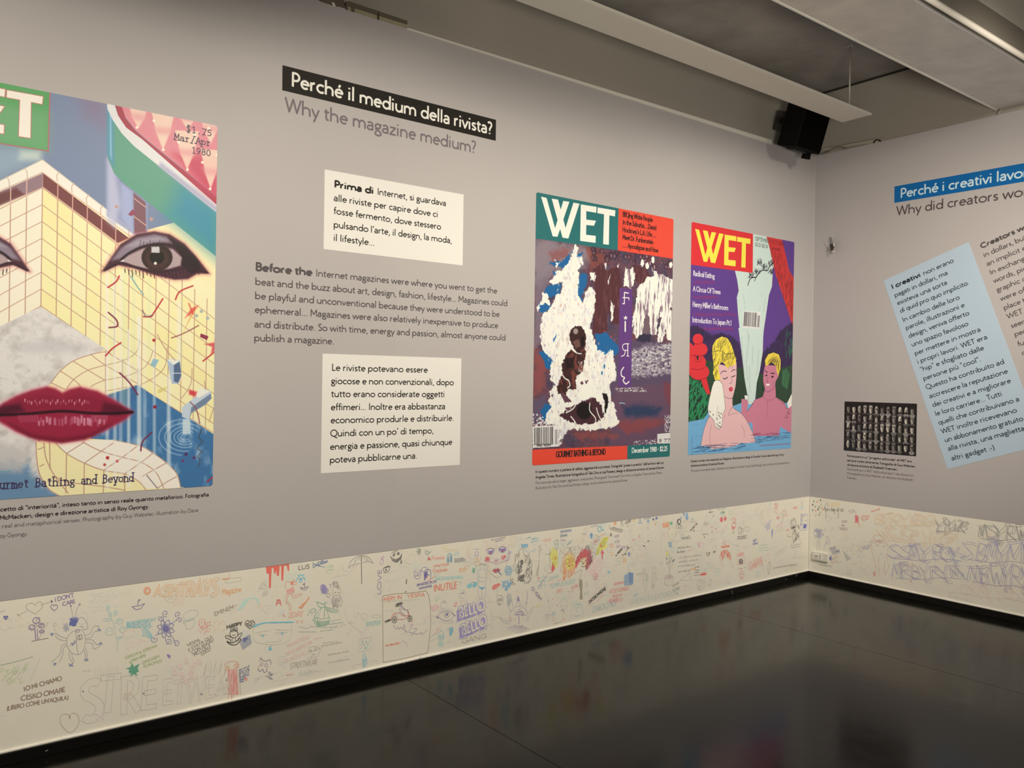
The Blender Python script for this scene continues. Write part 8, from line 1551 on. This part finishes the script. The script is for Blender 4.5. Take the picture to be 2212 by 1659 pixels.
p = Pen('7', seed=78); p.s([(1580, 470), (1590, 440), (1630, 425), (1655, 470), (1650, 540), (1615, 565), (1580, 545), (1580, 470)], BLK, 4); p.e(1608, 480, 18, 34, BLK, 2.4); p.s([(1628, 400), (1626, 428)], BLK, 5); p.h([(1585, 535), (1650, 510), (1640, 570), (1600, 580)], BLK, 20, 20, 30, 3); p.blob(1690, 540, 20, 36, DK_, 12, 3); p.blob(1640, 610, 40, 36, DK_, 16, 3); p.s([(1600, 650), (1615, 785), (1700, 690), (1650, 640), (1600, 650)], BLK, 3, False); p.s([(1520, 650), (1530, 680), (1590, 690)], DK_, 3); p.h([(1640, 620), (1695, 640), (1700, 690), (1630, 760)], DK_, 34, 60, 50, 2.4); p.e(1710, 738, 9, 9, (206, 130, 130))
for y in (805, 840): p.scr(1578, y + 20, 1730, y - 8, 12, (120, 112, 104), 12, 2.8)
p.ok('robot_drawing', 'black ink helmeted figure near the corner')
p = Pen('7', seed=79)
for i in range(46): x = p.r.uniform(1015, 1270); y = p.r.uniform(210, 430); p.s([(x, y), (x + p.r.uniform(-6, 10), y - p.r.uniform(20, 60))], (238, 184, 168), 2.6)
p.h([(1330, 190), (1385, 180), (1380, 260), (1345, 260)], (220, 100, 90), 20, 70, 30, 3); p.e(1362, 295, 18, 34, (222, 120, 110), 3); p.s([(1455, 300), (1490, 310), (1510, 360), (1470, 380), (1450, 345), (1455, 300)], (214, 100, 96), 3); p.s([(1490, 370), (1545, 362)], (214, 100, 96), 3); p.t('WET', 1365, 430, 1418, 415, 36, (216, 110, 106), 3.4); p.t('WET', 1615, 280, 1678, 270, 36, (216, 100, 96), 3.4); p.t('WET', 1500, 605, 1552, 595, 26, (222, 130, 124), 3)
for i in range(2): p.blob(1745, 245, 34, 30, (176, 196, 190), 14, 2.4)
p.ok('red_tags_drawing', 'pink hatching and small red tags near the corner top')
p = Pen('7', seed=80)
for i in range(6): p.scr(1180 + i * 8, 520 + i * 16, 1290 - i * 4, 440 + i * 22, 14, (140, 136, 180), 9, 2.6)
p.f([(1288, 620), (1298, 562), (1312, 600), (1306, 680), (1292, 690)], (130, 124, 176)); p.s([(1300, 680), (1302, 712)], VI); p.s([(1345, 530), (1400, 500), (1470, 465), (1440, 540), (1360, 560)], (222, 170, 164), 2.6); p.s([(1360, 545), (1450, 485)], (214, 110, 110), 3); p.s([(1350, 590), (1430, 600), (1490, 540), (1490, 460)], (180, 176, 164)); p.ok('feather_drawing', 'violet feather and slanted violet handwriting')
p = Pen('7', seed=81); p.t('LEO', 1015, 768, 1068, 748, 34, (80, 84, 150), 4.4); p.t('NERAZ', 1010, 812, 1090, 795, 30, (100, 100, 160), 3.4); p.s([(1060, 740), (1110, 705), (1085, 760)], (236, 190, 130), 4)
for y in (812, 850, 885): p.scr(1100, y + 14, 1255 - (850 - y) * .6, y - 4, 10, (130, 190, 160), 12, 3)
p.s([(1240, 1250), (1228, 1150), (1256, 1060), (1282, 1130), (1250, 1255)], (130, 130, 124), 2.6); p.s([(1256, 1055), (1250, 1250)], (130, 130, 124), 2.4); p.t('une derniere nuits, cerbere jusi', 1305, 1168, 1662, 1105, 26, (126, 120, 108), 2.4, jit=.04); p.s([(1340, 970), (1450, 890), (1535, 820)], (186, 178, 166), 2); p.scr(1330, 960, 1540, 830, 14, (190, 184, 170), 14, 2); p.scr(1330, 1075, 1640, 975, 12, (196, 190, 176), 18, 2); p.ok('leaf_drawing', 'thin upright leaf with a line of small handwriting')
p = Pen('7', seed=82); p.heart(340, 945, 26, BLK, 3); p.s([(340, 970), (362, 935), (362, 915)], BLK, 6); p.blob(438, 912, 24, 20, BLK, 14, 3)
for i in range(2): p.blob(205, 805, 34, 36, (236, 164, 160), 14, 3)
p.e(310, 495, 26, 22, (130, 126, 118), 3); p.e(310, 495, 10, 9, (130, 126, 118)); 
for x, y in ((398, 545), (462, 570)): p.blob(x, y, 12, 16, (222, 110, 110), 10, 3)
p.e(402, 615, 6, 12, None, fill=(70, 90, 80)); p.e(288, 695, 6, 12, None, fill=BLK); p.scr(255, 665, 340, 650, 18, DK_, 8, 2.4); p.scr(360, 500, 490, 470, 30, (238, 206, 170), 10, 2.4); p.h([(455, 640), (560, 540), (630, 480), (640, 560), (560, 640)], (238, 196, 180), 40, 40, 60, 3); p.ok('black_heart_drawing', 'black heart with thick shaded edge')
p = Pen('7', seed=83)
for x, y, w_ in ((440, 1185, 90), (450, 1225, 80), (455, 1275, 70), (445, 1355, 110), (590, 1370, 90), (610, 1395, 70), (325, 1090, 80), (335, 1125, 70), (290, 1170, 150), (640, 1080, 60), (855, 840, 110), (865, 865, 120), (1140, 1160, 70), (1150, 1200, 60)): p.scr(x, y, x + w_, y - w_ * .15, 16, (184, 190, 172) if (x + y) % 3 else (226, 176, 166), 7, 2.4)
p.s([(595, 1290), (620, 1230), (700, 1255), (650, 1300), (600, 1300)], (222, 190, 180), 2.4); p.s([(190, 1350), (240, 1330), (280, 1340), (270, 1420), (230, 1480), (195, 1440), (190, 1350)], (176, 172, 160), 2.4); p.s([(350, 1370), (375, 1325), (390, 1340), (375, 1410), (352, 1400), (350, 1370)], (150, 146, 140), 2.6)
for i in range(3): p.blob(1080, 1230, 34, 60, (190, 196, 184), 10, 2)
p.scr(700, 800, 800, 840, 20, (170, 180, 176), 9, 2.4); p.ok('faint_writing', 'faint scattered handwriting near the corner')

# right wall
p = Pen('8', RW, 90)
for x, y, cc in ((250, 185, GN), (280, 190, OR_), (313, 176, BLK), (240, 218, BLK), (265, 236, (150, 140, 90)), (318, 215, (190, 150, 110)), (300, 240, (90, 120, 100)), (290, 262, BLK), (240, 268, (90, 120, 110)), (268, 275, OR_), (310, 290, (196, 140, 90)), (338, 262, OR_), (268, 318, (196, 150, 110)), (300, 312, (110, 140, 120)), (325, 250, (190, 150, 100))): p.e(x, y, 6, 10, None, fill=tuple(int(c * .82) for c in cc))
p.ok('confetti_drawing', 'confetti of orange green and black dabs just right of the corner')
DKR = lambda c: tuple(int(v * .80) for v in c)
p = Pen('8', RW, 91); p.s([(345, 262), (360, 215), (375, 205), (385, 225), (375, 240)], BLK, 2.6); p.s([(362, 250), (365, 340)], BLK, 3); p.t('fort day of rid', 352, 275, 528, 282, 34, (70, 62, 58), 3, jit=.04); p.s([(440, 250), (446, 305)], BLK, 2.6); p.s([(475, 275), (482, 330), (468, 342)], BLK, 2.6); p.f([(395, 200), (490, 195), (500, 232), (400, 230)], DKR((226, 196, 150))); p.ok('script_drawing', 'black looping script just right of the corner')
p = Pen('8', RW, 92); p.t('SSL', 578, 298, 650, 284, 30, DKR((150, 144, 134)), 3); p.t('ARE', 508, 385, 565, 385, 22, DKR((150, 110, 120)), 2.6); p.t('WE', 510, 418, 540, 418, 16, DKR((150, 110, 120)), 2.6); p.t('FREE?', 498, 455, 570, 458, 26, DKR((150, 110, 120)), 2.6); p.ok('words_drawing', 'small words SSL and ARE WE FREE on the right wall')
p = Pen('8', RW, 93)
for i in range(3): p.blob(650, 350, 22, 40, (172, 72, 72), 12, 3)
p.s([(665, 390), (682, 425)], (150, 80, 80), 2.6); p.e(720, 340, 26, 22, (172, 66, 66), 3.4); p.e(720, 340, 14, 12, (172, 66, 66)); p.s([(742, 330), (762, 315), (760, 350), (742, 345)], (172, 66, 66), 3); p.scr(790, 290, 862, 265, 22, (180, 84, 80), 7, 3); p.ok('red_fish_drawing', 'red scribbled fish and tag on the right wall')
p = Pen('8', RW, 94)
for i in range(4): p.blob(300, 480, 52, 46, DKR((156, 152, 170)), 14, 2.4)
p.s([(288, 520), (284, 580), (278, 645)], DKR((150, 146, 150)), 2.6); p.s([(305, 520), (302, 580), (308, 640)], DKR((150, 146, 150)), 2.6); p.s([(345, 640), (355, 590), (380, 560)], DKR((156, 152, 170)), 2.6); p.e(385, 565, 18, 20, DKR((156, 152, 180)), 2.6); p.ok('tree_drawing', 'bluish pencil tree above the power socket')
p = Pen('8', RW, 95); p.t('OLEK', 402, 645, 462, 632, 26, (70, 66, 104), 3.4, jit=.06); p.t('SOHN', 425, 680, 495, 662, 30, (74, 70, 108), 3.4, jit=.06); p.f([(392, 718), (415, 690), (414, 745)], (64, 56, 120)); p.s([(420, 722), (448, 726)], DK_, 3); p.scr(405, 760, 470, 755, 12, (176, 112, 104), 8, 2.6); p.scr(430, 715, 480, 712, 12, (176, 130, 100), 6, 2.6); p.scr(302, 782, 420, 800, 14, (112, 104, 96), 10, 2.6); p.ok('arrow_drawing', 'blue arrowhead pointing at the power socket with blue words above')
p = Pen('8', RW, 96); hd = (158, 116, 106)
for q in ([(778, 590), (790, 540), (820, 505), (860, 500), (905, 530), (940, 590), (942, 660), (930, 740)], [(775, 600), (800, 680), (820, 750), (832, 810)], [(790, 560), (845, 545), (900, 560), (935, 600)], [(855, 700), (858, 800), (862, 880)], [(910, 740), (912, 820), (918, 870), (960, 765)], [(830, 520), (800, 560), (790, 600), (812, 650)]): p.s(q, hd, 2.6)
p.s([(825, 600), (845, 592), (860, 602)], DKR(DK_), 2.6); p.s([(888, 608), (905, 602), (918, 612)], DKR(DK_), 2.6); p.h([(820, 540), (900, 550), (890, 580), (820, 575)], hd, 16, 10, 40, 2); p.ok('hooded_woman_drawing', 'reddish pencil hooded head with a long neck')
p = Pen('8', RW, 97); p.t('VLP', 708, 640, 780, 625, 34, (84, 84, 120), 3.2, jit=.04); p.f([(520, 640), (600, 720), (555, 745), (540, 700)], DKR((178, 176, 158)))
for i in range(90):
    x = p.r.uniform(430, 790); y = p.r.uniform(520, 900); a = p.r.uniform(0, 6); l = p.r.uniform(3, 12); p.s([(x, y), (x + l * math.cos(a), y + l * math.sin(a))], p.r.choice([DKR((160, 150, 134)), DKR((140, 150, 130)), DKR((186, 150, 136))]), 2.4, False)
for i in range(9): x = p.r.uniform(440, 760); y = p.r.uniform(530, 880); p.s([(x + p.r.uniform(-30, 30), y + p.r.uniform(-30, 30)) for _ in range(6)], DKR((190, 184, 166)), 1.8)
p.blob(815, 865, 18, 26, (190, 96, 90), 14, 2.8); p.e(1157, 932, 5, 8, None, fill=(150, 60, 60)); p.ok('dotted_scribbles', 'pencil dots and faint loops right of the power socket')

def graffiti(p, quad, n, col, w=3.0, loops=2):
    """a throw-up tag: overlapping letter-like strokes running through the four-sided cell"""
    (x0, y0), (x1, y1), (x2, y2), (x3, y3) = quad; r = p.r
    F_ = lambda u, v: (x0 + (x1 - x0) * u + (x3 - x0) * v + (x2 - x1 - x3 + x0) * u * v, y0 + (y1 - y0) * u + (y3 - y0) * v + (y2 - y1 - y3 + y0) * u * v)
    for i in range(n):
        c = (i + .5) / n + r.uniform(-.2, .2) / n; h = r.uniform(.5, .8) / n; t = r.choice('vobsrmy')
        G = {'v': [[(c - h, -.05), (c - h * .2, .95), (c + h * .1, .3), (c + h * .5, .9), (c + h * 1.2, -.1)]],
             'o': [[(c + h * math.cos(a), .5 + .45 * math.sin(a)) for a in np.linspace(-1, 6.0, 11)], [(c - h * .3, .5), (c + h * .5, .35), (c + h * .2, .7)]],
             'b': [[(c - h * .7, 1.0), (c - h * .5, 0), (c + h * .7, .15), (c + h * .2, .48), (c - h * .4, .5), (c + h * .9, .65), (c + h * .3, .98), (c - h * .8, .92)]],
             's': [[(c + h * .9, .1), (c, -.05), (c - h * .8, .2), (c, .5), (c + h * .8, .75), (c, 1.0), (c - h, .85)]],
             'r': [[(c - h * .6, 1.1), (c - h * .6, .05), (c + h * .4, 0), (c + h * .4, .45), (c - h * .5, .5), (c + h * 1.3, 1.15)]],
             'm': [[(c - h, 1.0), (c - h * .7, .1), (c - h * .1, .8), (c + h * .4, .05), (c + h * .9, 1.05)], [(c - h * 1.1, .1), (c + h, -.05)]],
             'y': [[(c - h, 0), (c - h * .2, .5), (c + h * .8, -.1)], [(c - h * .2, .5), (c - h * .1, 1.25), (c + h * .6, 1.1)]]}[t]
        for q in G:
            q = [(u + r.uniform(-.15, .15) * h + .5 * h * (.5 - v), v + r.uniform(-.12, .12)) for u, v in q]
            p.s([F_(u, v) for u, v in q], col, w * r.uniform(.8, 1.15), r.random() > .2)
            p.s([F_(u + r.uniform(.15, .3) * h, v + r.uniform(.05, .16)) for u, v in q], col, w * .8)
    for i in range(loops):
        c = r.uniform(.15, .85); p.s([F_(c + .05 * math.cos(a), -.08 + .1 * math.sin(a)) for a in np.linspace(0, 6.3, 9)], col, w)
    p.s([F_(.05, 1.02), F_(.4, 1.12), F_(.7, .98), F_(.98, 1.1)], col, w); p.s([F_(.98, .5), F_(1.06, .7), F_(.97, .9)], col, w, False)
for k, (quad, n, col, nm, lb) in enumerate((
    ([(800, 300), (1380, 320), (1385, 410), (800, 400)], 7, (176, 148, 112), 'graffiti_tag_drawing', 'ochre graffiti tag, upper of the two beside the hooded head'),
    ([(820, 440), (1560, 470), (1500, 590), (900, 540)], 7, (182, 148, 118), 'graffiti_tag_drawing', 'ochre graffiti tag, lower of the two beside the hooded head'),
    ([(1380, 345), (1690, 385), (1660, 465), (1380, 455)], 4, (92, 88, 88), 'graffiti_tag_drawing', 'dark round-lettered graffiti tag at the top of the right strip'),
    ([(1760, 400), (2290, 430), (2290, 545), (1790, 530)], 6, (96, 92, 92), 'graffiti_tag_drawing', 'dark graffiti tag running off the right edge'),
    ([(965, 590), (1600, 610), (1640, 730), (975, 715)], 7, (112, 106, 134), 'graffiti_tag_drawing', 'blue-violet graffiti tag right of the hooded head, topmost of the four'),
    ([(970, 770), (1560, 790), (1640, 900), (980, 900)], 7, (114, 110, 130), 'graffiti_tag_drawing', 'blue-grey graffiti tag below the topmost violet one'),
    ([(1640, 560), (2290, 570), (2290, 760), (1660, 720)], 6, (118, 112, 136), 'graffiti_tag_drawing', 'large violet graffiti tag under the dark one at the right edge'),
    ([(1670, 780), (2290, 800), (2290, 1000), (1700, 920)], 6, (112, 106, 132), 'graffiti_tag_drawing', 'large violet graffiti tag lowest at the right edge'),
    ([(1600, 940), (2240, 980), (2240, 1120), (1640, 1040)], 8, (184, 152, 136), 'graffiti_tag_drawing', 'very faint pink graffiti tag near the baseboard'))):
    p = Pen('8', RW, 200 + k * 7); graffiti(p, quad, n, col, 2.6 if 'faint' in lb else 3.4); p.ok(nm, lb)
# pale half-erased scribbles everywhere between the drawings
def fillers(surf, n, seed, xr, zr, pal, name):
    KA[0] = 1.75 if surf is RW else 1.1; k = Ink(surf, 0.0004); r = random.Random(seed)
    for _ in range(n):
        u = r.uniform(*xr); z = r.uniform(*zr); s_ = r.uniform(.010, .030); c = alb(r.choice(pal)); kind = r.choice(['w', 'w', 'w', 'b', 'h', 'o', 'l', 'f'])
        if kind == 'w':
            for line in range(r.randint(1, 3)):
                m = r.randint(8, 22); a = r.uniform(-.12, .3)
                pts = [(u + i * s_ * .28, z - line * s_ * 1.1 + i * s_ * .28 * a + (s_ * r.uniform(.1, .8) if i % 2 else r.uniform(-.1, .15) * s_)) for i in range(m)]; j = 0
                while j < m - 3: w_ = r.randint(3, 7); k.line(cr(pts[j:j + w_], False, 2), .0016, c); j += w_
        elif kind == 'b': k.line(cr([(u + s_ * r.uniform(-1, 1), z + s_ * r.uniform(-1, 1)) for _ in range(9)], False, 4), .0018, c)
        elif kind == 'h': k.line([(u, z - s_), (u - s_, z), (u - s_ * .5, z + s_ * .6), (u, z + s_ * .3), (u + s_ * .5, z + s_ * .6), (u + s_, z), (u, z - s_)], .0018, c)
        elif kind == 'o': k.line([(u + s_ * math.cos(a * .52), z + s_ * 1.2 * math.sin(a * .52)) for a in range(13)], .0018, c)
        elif kind == 'f':
            k.line([(u + s_ * math.cos(a * .52), z + s_ * 1.2 * math.sin(a * .52)) for a in range(13)], .0018, c); k.line([(u - s_ * .3, z + s_ * .2), (u - s_ * .25, z + s_ * .35)], .002, c); k.line([(u + s_ * .3, z + s_ * .2), (u + s_ * .25, z + s_ * .35)], .002, c); k.line([(u - s_ * .4, z - s_ * .4), (u, z - s_ * .6), (u + s_ * .4, z - s_ * .4)], .0018, c)
        else:
            for i in range(r.randint(4, 10)): k.line([(u + i * s_ * .2, z), (u + i * s_ * .2 + s_ * .5, z + s_ * 1.4)], .0018, c)
    return k.done(name, M['ink'], wr if surf is RW else wl, kind='stuff')
pal = [(196, 190, 170), (214, 184, 164), (188, 200, 182), (200, 196, 186), (222, 196, 172), (192, 196, 196), (206, 190, 190), (176, 170, 152)]
fillers(LW, 360, 5, (-4.6, -.1), (.10, .63), pal, 'faint_scribbles'); fillers(LW, 120, 6, (-8.5, -4.6), (.10, .63), pal, 'faint_scribbles')
fillers(RW, 60, 7, (.1, 1.5), (.10, .62), [DKR(c) for c in pal], 'faint_scribbles')
